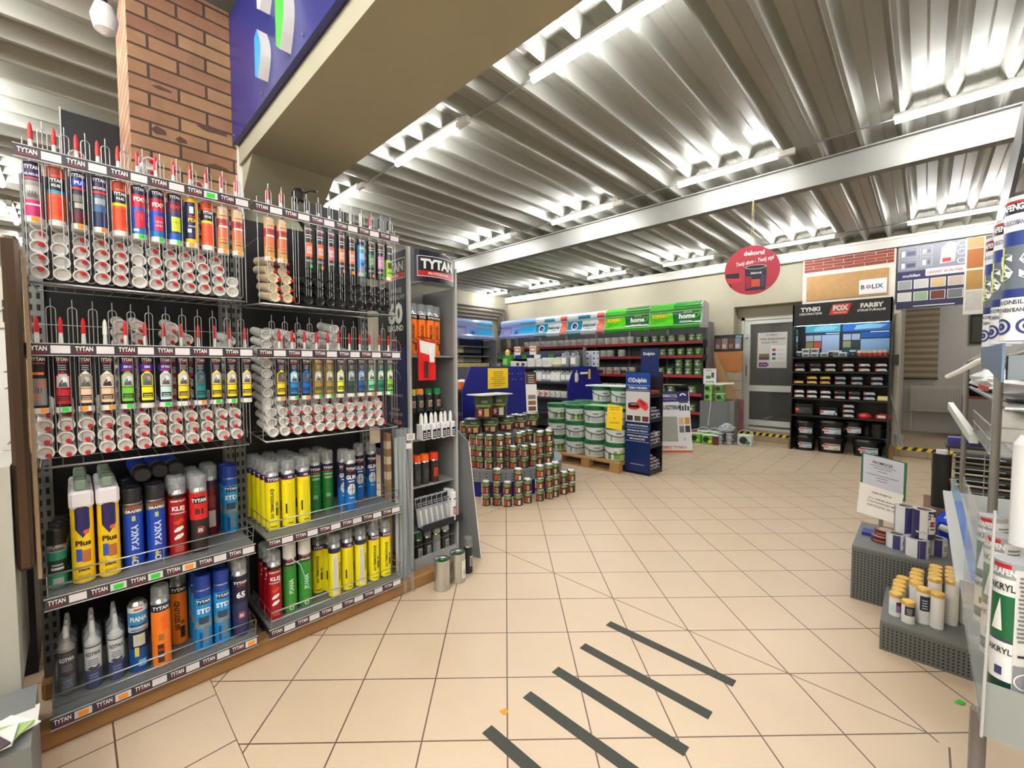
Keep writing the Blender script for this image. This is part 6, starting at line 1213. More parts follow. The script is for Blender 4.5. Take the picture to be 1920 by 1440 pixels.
rect(m, f, -.375, .375, .06, .53, M((132, 134, 150), .4)); rect(m, g, -.375, -.06, -.06, .04, M((40, 36, 90), .4)); m.text('multilan', .045, WHITE, h_, -.21, -.01, maxw=.26); rect(m, g, -.05, .375, -.04, .07, M((222, 222, 226), .4)); m.text('GRANIT W PŁYNIE', .035, M((206, 60, 50), .4), h_, .16, .01, maxw=.38, bold=.02)
m.shape([(-.375, .53), (-.375, .46), (.0, .47), (.3, .53)], DARK, g)
for (u0, u1, v0, v1) in [(-.36, -.14, .27, .43), (-.12, .02, .29, .42), (-.36, -.14, .09, .24), (-.12, .02, .11, .26)]: frame_rect(m, g, u0, u1, v0, v1, .008, LGREY); rect(m, g, u0+.03, u0+.07, v0+.02, v1-.05, WHITE); rect(m, g, u0+.09, u1-.03, v0+.03, v1-.06, M((70, 76, 110), .4))
m.shape([(.10, .12), (.26, .14), (.28, .40), (.20, .44), (.12, .36)], M((196, 196, 200), .4), g); m.shape([(.13, .14), (.22, .15), (.22, .20), (.13, .20)], RED, h_)
for v in (.14, .27, .39): ringp(m, g, .33, v, .045, .036, WHITE, 14)
for r_ in range(2):
    for c_ in range(4):
        u = -.365+c_*.187; v = -.22-r_*.19; cc = [[(150, 154, 156), (196, 196, 194), (206, 178, 130), (190, 170, 162)], [(206, 206, 200), (150, 176, 146), (110, 56, 36), (110, 118, 124)]][r_][c_]
        frame_rect(m, g, u, u+.165, v, v+.14, .007, WHITE); rect(m, g, u+.007, u+.158, v+.007, v+.133, M(cc, .6, noise=.12, nscale=60))
lines(m, g, -.20, .30, -.50, -.47, 1, WHITE); m.build('sheet', po)
wb = empty('sample_board', (.54, 9.235, 2.76), 'white framed board with six wood tone panels over passage right', 'sample board')
m = MB(); m.box(-.16, .19, 0, .012, -.56, .56, M((228, 226, 216), .5)); f = face_ny(-.002)
for (u, v, c) in [(-.14, .11, (176, 104, 44)), (-.14, -.20, (176, 134, 74)), (-.14, -.50, (206, 200, 194)), (.04, .11, (130, 84, 50)), (.04, -.20, (126, 84, 54)), (.04, -.50, (120, 86, 58)), (-.14, .40, (190, 160, 110)), (.04, .40, (110, 100, 110))]: rect(m, f, u, u+.165 if u < 0 else u+.145, v, v+(.28 if v < .3 else .15), M(c, .6, noise=.15, nscale=18))
m.build('panel', wb)
ps = empty('picture_strip', (-2.875, 9.27, 1.9), 'dark strip of room photographs pinned beside the shelving', 'picture')
m = MB(); m.box(-.27, .27, 0, .02, -.16, .17, M((20, 20, 22), .4)); f = face_ny(-.002)
for k, c in enumerate([(110, 90, 84), (150, 130, 120), (96, 60, 56), (140, 146, 150)]): rect(m, f, -.25+k*.125, -.14+k*.125, -.12, .10, M(c, .5)); rect(m, face_ny(-.003), -.24+k*.125, -.17+k*.125, -.10, -.02, M(tuple(min(255, v+60) for v in c), .5))
rect(m, f, .14, .25, .11, .15, M((90, 170, 210), .5)); m.build('sheet', ps)
m = MB(); m.box(-3.15, -2.61, 9.26, 9.295, 1.33, 1.73, M((196, 130, 76), .7, noise=.1, nscale=40)); tag(m.build('cork_panel'), 'orange brown textured sample panel beside the door', 'panel')
m = MB(); m.box(-3.15, -2.61, 9.27, 9.295, .5, 1.325, M((186, 172, 146), .7)); 
for z in (.95, 1.14): m.box(-3.15, -2.61, 9.266, 9.27, z, z+.006, DARK)
tag(m.build('tile_panel'), 'beige sample tiles under the orange brown panel', 'panel')
m = MB(); m.prism([(-3.14, 1.72), (-3.10, 1.70), (-2.66, .76), (-3.02, .76)], 9.235, 9.258, M((196, 160, 116), .7), 'xz'); tag(m.build('wooden_offcut'), 'tapered light wooden offcut leaning beside the door', 'board')
m = MB(); m.faces([(-2.72, 9.12, .155), (-2.52, 9.10, .155), (-2.56, 9.22, .77), (-2.71, 9.24, .79), (-2.72, 9.14, .155), (-2.52, 9.12, .155), (-2.56, 9.24, .77), (-2.71, 9.26, .79)], [(0, 1, 2, 3), (7, 6, 5, 4), (0, 4, 5, 1), (1, 5, 6, 2), (2, 6, 7, 3), (3, 7, 4, 0)], M((158, 84, 100), .7)); tag(m.build('pink_foam_board'), 'pink foam board leaning on the wall by the glass door', 'board')
# column pipe, pole and pot between display and passage
m = MB(); m.box(-.40, -.30, 9.26, 9.30, .155, 2.42, M((206, 198, 180), .6)); m.lathe([(.155, .045, 2.3, .045, M((200, 194, 180), .5))], 14, c=(-.33, 9.22, 0)); m.box(-.375, -.30, 9.165, 9.175, 1.45, 1.62, M((80, 82, 84), .5)); tag(m.build('wall_pipe'), 'pale vertical pipe between the black display and the passage', 'pipe')
m = MB(); m.tube([(-.385, 9.05, 1.02), (-.21, 9.0, .165)], .010, LGREY, 8); tag(m.build('thin_pole'), 'thin grey pole leaning beside the passage', 'pole')
m = MB(); m.lathe([(0, .055, .16, .06, LGREY), (.16, .062, .18, .062, LGREY)], 16); tag(m.build('small_bucket', loc=(-.27, 9.2, .155)), 'small grey pot standing at foot of the pale pipe', 'pot')

# ---- grey box with paint tubs, tubs on floor
gb = empty('grey_box', (-2.80, 8.62, 0), 'grey display cube carrying green paint tubs', 'box'); m = MB(); m.box(-.36, .16, -.05, .3, 0, .76, M((112, 114, 114), .6)); m.box(.16, .26, -.03, .3, 0, .78, M((120, 120, 118), .6)); m.build('body', gb)
def ptub(c, dot, s=.15, h=.16):
    def mk():
        m = MB(); m.box(-s/2, s/2, 0, s*.9, 0, h*.9, M(c, .4), .02); m.box(-s/2-.005, s/2+.005, -.005, s*.9+.005, h*.9, h, M((210, 226, 206), .35), .02); disc(m, face_ny(-.002), -.02, h*.5, s*.28, M((40, 44, 40), .4), 12); disc(m, face_ny(-.003), s*.22, h*.3, s*.16, M(dot, .4), 10)
        o = m.build('paint_tub'); m = MB(); m.tube([(-s/2-.004, s*.45, h*.8)]+[(s*.55*-cos(pi*i/6), s*.45, h*.95+s*.4*sin(pi*i/6)) for i in range(1, 6)]+[(s/2+.004, s*.45, h*.8)], .005, M((226, 232, 226), .35), 6)
        if s > .17: m.build('handle', o)
        return o
    return mk
GR = (110, 190, 60)
for k, (x, z, d) in enumerate([(-3.02, .76, (140, 200, 60)), (-2.80, .76, (60, 120, 200)), (-3.02, .925, (70, 130, 60)), (-2.82, .925, (130, 60, 160))]): place('pt%d' % k, ptub(GR if k != 3 else (90, 150, 70), d), (x, 8.60, z), .1, 'green paint tub on the grey cube, %s' % ['lower left', 'lower right', 'upper left', 'upper right with purple'][k], 'paint tub', 'green tubs on the grey cube')
m = MB(); m.box(-.17, .17, -.02, .02, 0, .035, WHITE); o = m.build('foam_strip', loc=(-2.74, 8.64, 1.09)); o.rotation_euler = (0, -.04, .1); tag(o, 'white foam strip lying over the green tubs', 'strip')
m = MB(); m.tube([(-2.95, 8.555, 1.05), (-2.95, 8.55, .7), (-2.98, 8.55, .4), (-2.99, 8.54, .28)], .005, WHITE, 5); tag(m.build('power_cord'), 'white cord hanging down the front of the grey cube', 'cord')
m = MB(); m.box(-.12, .12, -.004, .004, 0, .30, M((236, 236, 236), .5)); f = face_ny(-.005); rect(m, f, -.07, .02, .10, .16, M((60, 150, 80), .5)); m.text('TOTAL', .03, M((150, 130, 60), .5), f, -.02, .26, maxw=.12); rect(m, f, .03, .08, .12, .22, M((90, 80, 90), .5)); m.text('WYBÓR', .03, DARK, f, 0, .04, maxw=.2, bold=.03)
tag(m.build('small_sign', loc=(-3.02, 8.68, 1.092)), 'small white sign standing on the green tubs', 'sign')
for k, (x, y, s, h, lb) in enumerate([(-3.03, 8.38, .20, .19, 'green paint tub on the floor, back left'), (-2.81, 8.38, .19, .20, 'green paint tub with white handle on the floor, back right'), (-2.85, 8.12, .20, .17, 'light green paint tub with white lid on the floor, front')]): place('ptf%d' % k, ptub(GR if k != 1 else (150, 190, 120), [(170, 220, 60), (220, 60, 60), (240, 220, 60)][k], s, h), (x, y, 0), .2, lb, 'paint tub', 'green tubs on the floor')
place('ptx', ptub(GR, (170, 220, 60), .19, .18), (-3.06, 8.10, 0), .2, 'green paint tub on the floor, front left', 'paint tub', 'green tubs on the floor')
m = MB(); m.lathe([(0, .045, .16, .045, M((120, 40, 60), .4)), (.16, .047, .175, .047, WHITE)], 14); tag(m.build('dark_red_can', loc=(-2.715, 8.15, 0)), 'dark red can standing by the grey tins', 'can')
for k, (x, y) in enumerate([(-2.69, 8.30), (-2.54, 8.36)]):
    for j in range(2): place('gtin', wcan(M((90, 92, 96), .35), LGREY, .062, .10, lid=M((206, 210, 212), .3)), (x, y, .101*j), R_N, 'small grey tin with pale lid, %s %s' % (['left pile', 'right pile'][k], ['lower', 'upper'][j]), 'tin', 'small grey tins on the floor')
o = place('ptw', ptub((206, 208, 206), (60, 140, 110), .24, .19), (-2.30, 8.40, 0), .15, 'white square bucket with dark lid on the floor', 'bucket')
m = MB(); rnd = random.Random(5); V = []; F = []
for i in range(7):
    for j in range(12):
        a = 2*pi*j/12; t = i/6; r = .11*sin(pi*(.12+.82*t))*(1+.28*rnd.uniform(-1, 1)); V.append((r*1.3*cos(a), r*sin(a), .18*t))
for i in range(6):
    for j in range(12): F.append((i*12+j, i*12+(j+1) % 12, i*12+12+(j+1) % 12, i*12+12+j))
m.faces(V, F, M((196, 200, 208), .25, alpha=.8), False); m.poly([V[72+j] for j in range(12)], M((196, 200, 208), .25, alpha=.8)); tag(m.build('plastic_bag', loc=(-2.62, 8.42, .203)), 'crumpled translucent plastic bag on the small grey tins', 'bag')

# ---- round hanging sign
hs = empty('hanging_sign', (-1.373, 5.14, 2.481), 'round red advertising disc hanging below the steel beam', 'sign', rotz=.30)
RDD = M((178, 44, 66), .4); m = MB(); m.lathe([(0, .262, .006, .262, RDD)], 40); m.v = [(x, z, y) for x, y, z in m.v]; m.f = [q[::-1] for q in m.f]; m.build('disc', hs)
m = MB(); f = face_ny(-.0015); g = face_ny(-.003); h_ = face_ny(-.0045)
m.text('dekoral', .045, WHITE, f, .02, .185, maxw=.2, bold=.03); m.text('Twój dom - Twój styl', .042, WHITE, f, .02, .095, maxw=.36, shear=.4, rot=.14)
m.shape([(-.06, -.215), (.13, -.215), (.14, .03), (-.065, .03)], M((34, 30, 50), .35), f); m.poly([g(.038+.103*cos(2*pi*i/20), .032+.024*sin(2*pi*i/20)) for i in range(20)], LGREY); m.poly([h_(.038+.09*cos(2*pi*i/20), .032+.018*sin(2*pi*i/20)) for i in range(20)], M((30, 28, 36), .4))
m.text('dekoral', .024, WHITE, g, .04, -.03, maxw=.12); m.shape([(-.06, -.06), (.0, -.07), (.0, -.19), (-.055, -.2)], M((150, 30, 50), .4), g); rect(m, g, .0, .08, -.18, -.10, M((200, 80, 60), .4)); rect(m, g, .09, .12, -.18, -.06, M((60, 60, 90), .4))
m.shape([(-.25, -.02), (-.12, -.02), (-.12, -.09), (-.25, -.07)], M((40, 24, 32), .4), f); m.shape([(-.24, -.07), (-.10, -.08), (-.10, -.12), (-.22, -.13)], M((206, 50, 70), .4), g); m.shape([(-.22, -.13), (-.2, -.13), (-.19, -.17), (-.205, -.17)], DARK, g); m.build('print', hs)
m = MB(); 
for s in (-1, 1): m.tube([(.012*s, 0, .255), (.004*s, 0, .755)], .0018, M((200, 190, 120), .5), 5)
m.build('string', hs)

# ================================================================== RIGHT FOREGROUND
PG = M((96, 98, 96), .45)
def step_box(x0, x1, y0, y1, h, label):
    r = empty('perforated_step', (x0, y0, 0), label, 'step box'); X, Y = x1-x0, y1-y0
    m = MB(); m.box(0, X, 0, Y, h-.012, h, M((112, 114, 112), .4)); m.build('top', r)
    m = MB(); m.box(0, X, 0, .004, 0, h-.012, PG); nz = int((h-.03)/.0165)
    for i in range(int(X/.0165)):
        for j in range(nz): a = .012+i*.0165; z = .014+j*.0165; rect(m, face_ny(-.0006), a, a+.0075, z, z+.008, BLACK)
    m.build('front_panel', r)
    m = MB(); m.box(0, .004, .004, Y, 0, h-.012, PG); m.build('side_panel', r); m = MB(); m.box(X-.004, X, .004, Y, 0, h-.012, PG); m.build('side_panel', r); return r
step_box(-.295, .19, 3.345, 3.90, .335, 'taller grey perforated step box with tape rolls'); step_box(-.128, .27, 2.838, 3.30, .152, 'lower grey perforated step box with gold lidded tubes')
GOLD = M((206, 170, 96), .35, .3); GOLD2 = M((236, 190, 90), .4)
def gtube(h, lab=None):
    def mk():
        r = .0275; m = MB(); m.lathe([(0, r*.95, .004, r*.95, M((226, 226, 224), .3)), (.004, r*.95, h-.02, r*.95, M((226, 226, 224), .3))], 20)
        if lab == 'd': m.cyl_patch(r*.95+.001, -.7, 1.0, h*.38, h*.80, M((36, 38, 66), .4)); lines(m, on_cyl(r, e=.001), -.012, .012, h*.44, h*.74, 4, LGREY)
        if lab == 'p': m.cyl_patch(r*.95+.001, -.1, 1.2, h*.2, h*.66, M((150, 110, 160), .4)); m.cyl_patch(r*.95+.0016, -.1, 1.2, h*.5, h*.66, M((120, 30, 60), .4)); m.cyl_patch(r*.95+.001, -1.2, -.1, h*.2, h*.5, M((190, 220, 228), .4))
        o = m.build('gold_lid_jar'); m = MB(); m.lathe([(0, r*1.02, .014, r*1.02, GOLD), (.014, r*1.02, .019, r*.92, GOLD), (.019, r*.92, .0195, .001, GOLD2)], 20, cap1=False); m.build('lid', o, (0, 0, h-.02)); return o
    return mk
JG_ = 'gold lidded jars on the lower step box'
jl = [(-.075, 2.955, .118, 'p', 'low jar with purple label at the front left corner'), (-.026, 2.915, .110, 'd', 'low jar with dark label at the front edge'), (.028, 2.965, .178, 'd', 'mid height jar with dark label, third from front left'), (.078, 2.955, .176, 'e', 'mid height jar with side label in the front row'), (.130, 3.045, .225, None, 'tall white jar, front of the second column from right'), (.186, 3.10, .225, None, 'tall white jar, front of the right column')]
for i, (x, y, h, lb, lab) in enumerate(jl): place('jar%s%d' % (lb, int(h*1000)), gtube(h, lb), (x, y, .152), -1.35 if lb != 'e' else -2.1, lab, 'jar', JG_)
more = [(-.068, 3.015, .118), (-.066, 3.075, .118), (-.066, 3.135, .118), (-.055, 3.20, .118), (.0, 3.03, .176), (-.002, 3.09, .176), (-.002, 3.15, .176), (0.004, 3.21, .176), (.068, 3.02, .225), (.070, 3.08, .225), (.072, 3.14, .225), (.074, 3.20, .225), (.130, 3.105, .225), (.132, 3.165, .225), (.134, 3.225, .225), (.190, 3.16, .225), (.192, 3.22, .225)]
for i, (x, y, h) in enumerate(more): place('jarNone%d' % int(h*1000), gtube(h, None), (x, y, .152), -1.3, 'white %s jar with gold lid, number %s of those behind the front ones' % ({.118: 'low', .176: 'medium', .225: 'tall'}[h], ORD[i+1]), 'jar', JG_)
def mroll(r, h, cap=False, look=0):
    def mk():
        m = MB(); PR = [((206, 208, 212), (60, 56, 110)), ((34, 34, 90), (200, 200, 204))][look]; m.lathe([(0, r, h, r, M(PR[0], .3))], 26, cap1=False, cap0=False); m.lathe([(0, r*.62, h, r*.62, M((150, 130, 110), .6))], 20, cap0=False, cap1=False)
        ringp(m, lambda u, v: (u, v, h), 0, 0, r, r*.62, M((176, 178, 190), .35), 26); m.cyl_patch(r+.0008, -.4, .3, 0, h, M(PR[1], .35)); m.cyl_patch(r+.0008, -1.9, -1.5, 0, h, M((50, 46, 100), .35)); m.cyl_patch(r+.0014, .35, 1.1, h*.2, h*.8, M((222, 224, 226), .35)); lines(m, on_cyl(r, .72, e=.002), -.014, .014, h*.35, h*.7, 3, M((60, 60, 80), .4))
        if look == 1: m.cyl_patch(r+.0016, .3, .8, h*.42, h*.92, M((206, 200, 200), .35)); m.text('2', h*.16, DARK, on_cyl(r, .5, e=.0026), -.005, h*.8); m.cyl_patch(r+.0026, .5, .8, h*.5, h*.65, M((160, 40, 60), .35)); lines(m, on_cyl(r, -.25, e=.001), -.03, .03, h*.2, h*.34, 1, LGREY)
        return m.build('tape_pack')
    return mk
for k, (x, y, z, r, h, lk, a, lb) in enumerate([(-.095, 3.50, .335, .050, .085, 0, -1.5, 'white and navy tape roll at the front left of taller step'), (-.005, 3.43, .335, .056, .105, 0, -1.1, 'white and navy tape roll at the front middle of taller step'), (.075, 3.53, .335, .050, .10, 0, -1.3, 'white and navy tape roll behind on the right of taller step'), (.02, 3.47, .441, .052, .165, 1, -1.5, 'tall navy tape pack with figure two, upper right'), (-.060, 3.56, .421, .052, .165, 0, -1.2, 'tall silver tape pack with pink foot, upper left')]):
    place('mroll%d' % k, mroll(r, h, False, lk), (x, y, z), a, lb, 'tape roll', 'tape rolls on the taller step box')
for k, (x, y, z) in enumerate([(-.165, 3.55, .335), (-.150, 3.58, .371)]):
    m = MB(); m.lathe([(0, .055, .035, .055, M((50, 34, 34), .35))], 24); m.cyl_patch(.056, -2.4, .2, .008, .02, M((190, 90, 60), .4)); ringp(m, lambda u, v: (u, v, .0355), 0, 0, .052, .036, M((160, 110, 80), .5), 22); disc(m, lambda u, v: (u, v, .0352), 0, 0, .036, M((190, 170, 160), .5)); tag(m.build('brown_tape_roll', loc=(x, y, z)), 'flat brown tape roll on the taller step, %s one' % ['lower', 'upper'][k], 'tape roll')
m = MB(); m.box(-.27, -.20, 3.60, 3.70, .335, .355, M((40, 50, 140), .4)); tag(m.build('blue_packet'), 'blue packet at the back left corner of taller step', 'packet')
sn = empty('promo_sign', (-.18, 3.66, .335), 'green framed promotion notice standing on the taller step box', 'sign'); sn.rotation_euler = (0, 0, -.04)
m = MB(); m.faces([(-.11, 0, .30), (.115, 0, .25), (.118, 0, .50), (-.108, 0, .54)], [(0, 1, 2, 3)], M((30, 110, 70), .4)); m.faces([(-.11, .006, .30), (.115, .006, .25), (.118, .006, .50), (-.108, .006, .54)], [(3, 2, 1, 0)], M((30, 110, 70), .4)); m.build('frame', sn)
sl = -.17; f = lambda u, v: (u, -.0015, v+u*sl+.0); g = lambda u, v: (u, -.003, v+u*sl)
m = MB(); rect(m, f, -.098, .104, .30, .515, M((196, 198, 214), .5)); m.text('PROMOCJA', .017, DARK, g, .0, .475, maxw=.10, bold=.02)
for v, w_ in ((.452, .13), (.437, .09), (.418, .05), (.390, .16), (.374, .06), (.356, .05)): rect(m, g, -w_/2, w_/2, v, v+.004, GREY)
m.build('sheet', sn)
f = lambda u, v: (u-.004, -.006-.0*u, v+u*sl); g = lambda u, v: (u-.004, -.0078, v+u*sl)
m = MB(); m.poly([f(-.120, .112), f(.08, .111), f(.112, .313), f(-.108, .319)], M((232, 228, 222), .5))
for t, v, s_, w_ in [('NASZA PROMOCJA', .275, .010, .10), ('DO 5 TAŚM MALARSKICH', .235, .010, .13), ('TYTAN PROFESSIONAL 48MM', .213, .010, .15), ('KLIN DYLATAC. ZA 1,99', .188, .013, .14)]: m.text(t, s_, DARK, g, .005, v, maxw=w_, bold=.01)
m.build('paper', sn)
m = MB(); m.box(-.01, .01, .002, .02, 0, .34, GREY); m.build('foot', sn)

# near right stand seen from its end
st = empty('cartridge_stand', (.11, 1.2, 0), 'grey metal stand with hanging cartridges at the right picture edge', 'display stand'); SGY = M((128, 132, 132), .35, .3)
m = MB(); m.box(-.012, .45, -.02, .75, .757, .772, SGY); m.box(-.012, .45, -.024, -.018, .757, .86, M((150, 154, 152), .3, alpha=.9)); m.build('tray', st)
m = MB(); m.box(-.014, -.012, -.03, .55, .76, 1.12, M((206, 212, 210), .1, alpha=.25)); m.tube([(-.014, -.03, .757), (-.010, -.03, 1.19)], .0025, LGREY, 6); m.build('clear_side', st)
for x, y in ((-.012, .06), (.4, .06), (.4, .7)):
    m = MB(); m.tube([(x, y, 0), (x, y, .757)], .012, M((110, 104, 100), .4), 8); m.build('leg', st)
m = MB(); m.tube([(-.012, .06, .02), (.40, .06, .02)], .012, M((110, 104, 100), .4), 8); m.build('foot_bar', st)
m = MB(); m.box(.0, .35, .0, .03, 1.43, 1.475, M((120, 128, 136), .35)); m.prism([(.0, 1.425), (.42, 1.465), (.42, 1.500), (.0, 1.498)], -.008, -.004, M((104, 124, 150), .35), 'yz'); m.box(-.006, .35, .03, .42, 1.45, 1.46, SGY); m.build('upper_shelf', st)
m = MB(); m.prism([(.0, 1.93), (.03, 1.94), (.62, 1.735), (.62, 1.70), (.20, 1.79), (.02, 1.86)], .005, .012, M((84, 84, 86), .35, .6), 'yz'); m.build('top_bracket', st)
m = MB(); m.tube([(.35, .5, 0), (.35, .5, 1.95)], .02, SGY, 8); m.build('pole', st)
def sil(kind):
    def mk():
        r = .0245; H = .262; m = MB()
        bands = [(0, .10, (226, 228, 230)), (.10, .30, (226, 228, 230)), (.30, .36, (36, 56, 120)), (.36, .66, (100, 110, 120)), (.66, .76, (40, 60, 130)), (.76, .88, (226, 228, 232)), (.88, .97, (34, 36, 60)), (.97, 1, (210, 214, 216))] if kind else [(0, .05, (214, 218, 220)), (.05, .14, (20, 60, 44)), (.14, .42, (224, 226, 226)), (.42, .44, (70, 60, 90)), (.44, .76, (20, 100, 60)), (.76, .88, (224, 226, 226)), (.88, 1, (150, 154, 158))]
        m.lathe([(H*a, r, H*b, r, M(c, .3)) for a, b, c in bands], 30)
        for th in (0, -1.45):
            f = on_cyl(r, th, e=.0012)
            if kind:
                m.text('GRAFEN', .011, WHITE, f, 0, H*.925, maxw=.036, bold=.04); m.text('SANITÄR SILICON', .008, M((40, 50, 110), .4), f, 0, H*.82, maxw=.038); m.text('S', .045, WHITE, f, 0, H*.52, bold=.03); m.text('SILIKON', .0075, M((40, 40, 60), .4), f, 0, H*.27, maxw=.036); m.text('SANITARNY', .0075, M((40, 40, 60), .4), f, 0, H*.215, maxw=.038)
                ringp(m, f, 0, H*.10, .015, .011, M((40, 50, 110), .4), 16); ringp(m, f, 0, H*.10, .007, .002, M((40, 50, 110), .4), 12); m.cyl_patch(r+.0014, th-.12, th+.02, H*.42, H*.66, M((200, 220, 40), .4)); m.cyl_patch(r+.0008, th-.8, th+.8, H*.955, H*.965, RED)
            elif th:
                m.text('GRAFEN', .011, WHITE, f, 0, H*.93, maxw=.036, bold=.04); m.text('AKRYL', .013, DARK, f, .0, H*.82, maxw=.036, bold=.02); m.shape([(-.012, H*.5), (.0, H*.74), (.004, H*.5)], WHITE, f); m.text('AKRYL', .011, DARK, f, 0, H*.36, maxw=.034, bold=.02); rect(m, f, -.004, .006, H*.18, H*.24, M((60, 60, 110), .4)); m.cyl_patch(r+.0008, th-.5, th+.5, H*.955, H*.985, RED)
            else:
                m.cyl_patch(r+.0008, -.72, .7, H*.05, H*.96, M((206, 206, 206), .4)); lines(m, on_cyl(r, th, e=.0018), -.015, .015, H*.45, H*.93, 16, M((110, 110, 112), .4), .2, .5); lines(m, on_cyl(r, th, e=.0018), -.014, .014, H*.34, H*.38, 1, DARK); m.cyl_patch(r+.0016, -.68, .66, H*.06, H*.28, M((130, 132, 140), .4)); ringp(m, on_cyl(r, e=.0024), 0, H*.17, .016, .014, WHITE, 18)
        return m.build('sealant_cartridge')
    return mk
for k, y in enumerate((1.225, 1.395, 1.57)): place('silA', sil(1), (.1235, y, 1.502), -1.25+.0*k, 'blue and white cartridge on the upper right stand, %s' % ['nearest', 'middle', 'farthest'][k], 'sealant cartridge', 'blue and white cartridges at right edge')
for k, y in enumerate((1.215, 1.375, 1.54)): place('silB', sil(0), (.1285, y, .830), -.75, 'green and white cartridge on the right stand tray, %s' % ['nearest', 'middle', 'farthest'][k], 'sealant cartridge', 'green and white cartridges at right edge')
def crumple(r, h, mat, seed, sx=1., sy=1., nm='plastic_bag'):
    rnd = random.Random(seed); m = MB(); V = []; A, B = 10, 14
    for i in range(A+1):
        for j in range(B):
            a = 2*pi*j/B; t = i/A; q = r*max(.08, sin(pi*(.06+.88*t))**.6)*(1+.22*rnd.uniform(-1, 1)); V.append((q*sx*cos(a), q*sy*sin(a), h*t+.05*h*rnd.uniform(-1, 1)))
    F = [(i*B+j, i*B+(j+1) % B, i*B+B+(j+1) % B, i*B+B+j) for i in range(A) for j in range(B)]
    m.faces(V, F, mat); m.poly([V[A*B+j] for j in range(B)], mat); m.poly([V[j] for j in range(B)][::-1], mat); return m
SB = M((206, 208, 210), .3); 
# far wire stand with bags, baskets and rollers
wsd = empty('wire_stand', (.30, 2.3, 0), 'wire stand with bags, rollers and clear pockets behind the right cartridges', 'display stand')
for y in (-.30, 1.1):
    m = MB(); m.tube([(-.135, y, 0), (-.135, y, 1.47), (-.09, y, 1.50), (.35, y, 1.50)], .011, M((140, 138, 134), .35, .5), 8); m.build('post', wsd)
m = MB(); m.tube([(-.12, -.3, 1.335), (-.12, 1.1, 1.335)], .007, WIRE); m.tube([(-.12, -.3, 1.32), (.3, -.3, 1.32)], .007, WIRE); m.box(-.12, .3, -.3, 1.1, 1.325, 1.33, M((150, 150, 146), .4)); m.build('shelf', wsd)
m = MB()
for z in (1.17, 1.215, 1.26): m.tube([(-.142, -.28, z), (-.142, .42, z)], .003, WIRE); m.tube([(-.142, -.28, z), (.25, -.28, z)], .003, WIRE)
for i in range(12): m.tube([(-.142, -.28+i*.06, 1.17), (-.142, -.28+i*.06, 1.26)], .0013, WIRE, 5)
m.box(-.142, .25, -.28, .42, 1.165, 1.172, M((200, 204, 204), .2, alpha=.6)); m.build('basket', wsd)
m = MB(); m.box(-.21, .3, -.37, 1.0, .755, .77, M((180, 182, 180), .4)); m.box(-.136, -.131, -.25, 1.0, .77, .86, M((206, 212, 212), .12, alpha=.4)); m.build('pocket_shelf', wsd)
for k, (x, y, z, r, h, sx, sy, lb) in enumerate([(.245, 2.25, 1.335, .09, .10, .9, 2.2, 'white crumpled bag with red stripe on the wire stand, near'), (.23, 2.95, 1.335, .09, .10, .8, 3.0, 'silver crumpled bag on the wire stand, far'), (.25, 1.75, 1.52, .05, .07, 1, 1.5, 'small green and white bag under the upper cartridges')]):
    o = crumple(r, h, SB, 11+k, sx, sy).build('plastic_bag', loc=(x, y, z)); tag(o, lb, 'bag', 'crumpled bags on the wire stand')
m = MB(); m.box(.150, .153, 2.10, 2.42, 1.37, 1.385, M((190, 60, 50), .4)); o = m.build('red_stripe_tag'); tag(o, 'thin red label strip on the near white bag', 'label')
for k in range(7): m = MB(); m.lathe([(0, .026, .10, .026, M((226, 224, 216), .6)), (.10, .026, .115, .015, M((226, 224, 216), .6))], 14); tag(m.build('paint_roller', loc=(.235+.0*k, 2.08+k*.065, 1.175)), 'white fluffy paint roller in wire basket, %s from the near end' % ORD[k+1], 'roller', 'white rollers in the basket')
m = MB(); m.faces([(.092, 3.18, 1.225), (.112, 3.18, 1.225), (.172, 2.68, 1.12), (.146, 2.68, 1.12), (.092, 3.20, 1.26), (.112, 3.20, 1.26), (.172, 2.70, 1.155), (.146, 2.70, 1.155)], [(0, 1, 2, 3), (7, 6, 5, 4), (0, 4, 5, 1), (1, 5, 6, 2), (2, 6, 7, 3), (3, 7, 4, 0)], M((196, 200, 190), .3)); tag(m.build('roller_sleeve'), 'slanted clear packed roller sleeve poking out of the wire stand', 'roller')
m = MB(); m.tube([(.06, 2.2, 1.415), (.085, 2.1, 1.435), (.12, 1.95, 1.47), (.15, 1.85, 1.485)], .008, WHITE, 8); tag(m.build('plastic_tie'), 'white curved plastic handle poking out above the bags', 'handle')
m = MB(); m.lathe([(0, .02, .2, .02, M((226, 226, 228), .25, alpha=.85)), (.2, .02, .22, .01, M((226, 226, 228), .25, alpha=.85))], 14); tag(m.build('white_packet', loc=(.150, 1.30, 1.10)), 'tall translucent white packet beside the cartridges', 'packet')
for k, (y, z, c) in enumerate([(1.97, .771, (70, 110, 190)), (2.15, .771, (90, 130, 170)), (2.35, .771, (120, 140, 150))]):
    m = MB(); m.faces([(.125, y, z), (.145, y, z), (.105, y+.12, z+.22), (.085, y+.12, z+.22), (.125, y+.02, z), (.145, y+.02, z), (.105, y+.14, z+.22), (.085, y+.14, z+.22)], [(0, 1, 2, 3), (7, 6, 5, 4), (0, 4, 5, 1), (1, 5, 6, 2), (2, 6, 7, 3), (3, 7, 4, 0)], M(c, .25, alpha=.45)); lines(m, lambda u, v: (.1245-v*.16, y-.001+v*.54, z+v), .0, .02, .02, .2, 5, WHITE)
    tag(m.build('card_pocket'), 'slanted clear pocket strip with blue cards, %s from near end' % ORD[k+1], 'pocket', 'clear pockets of the wire stand')
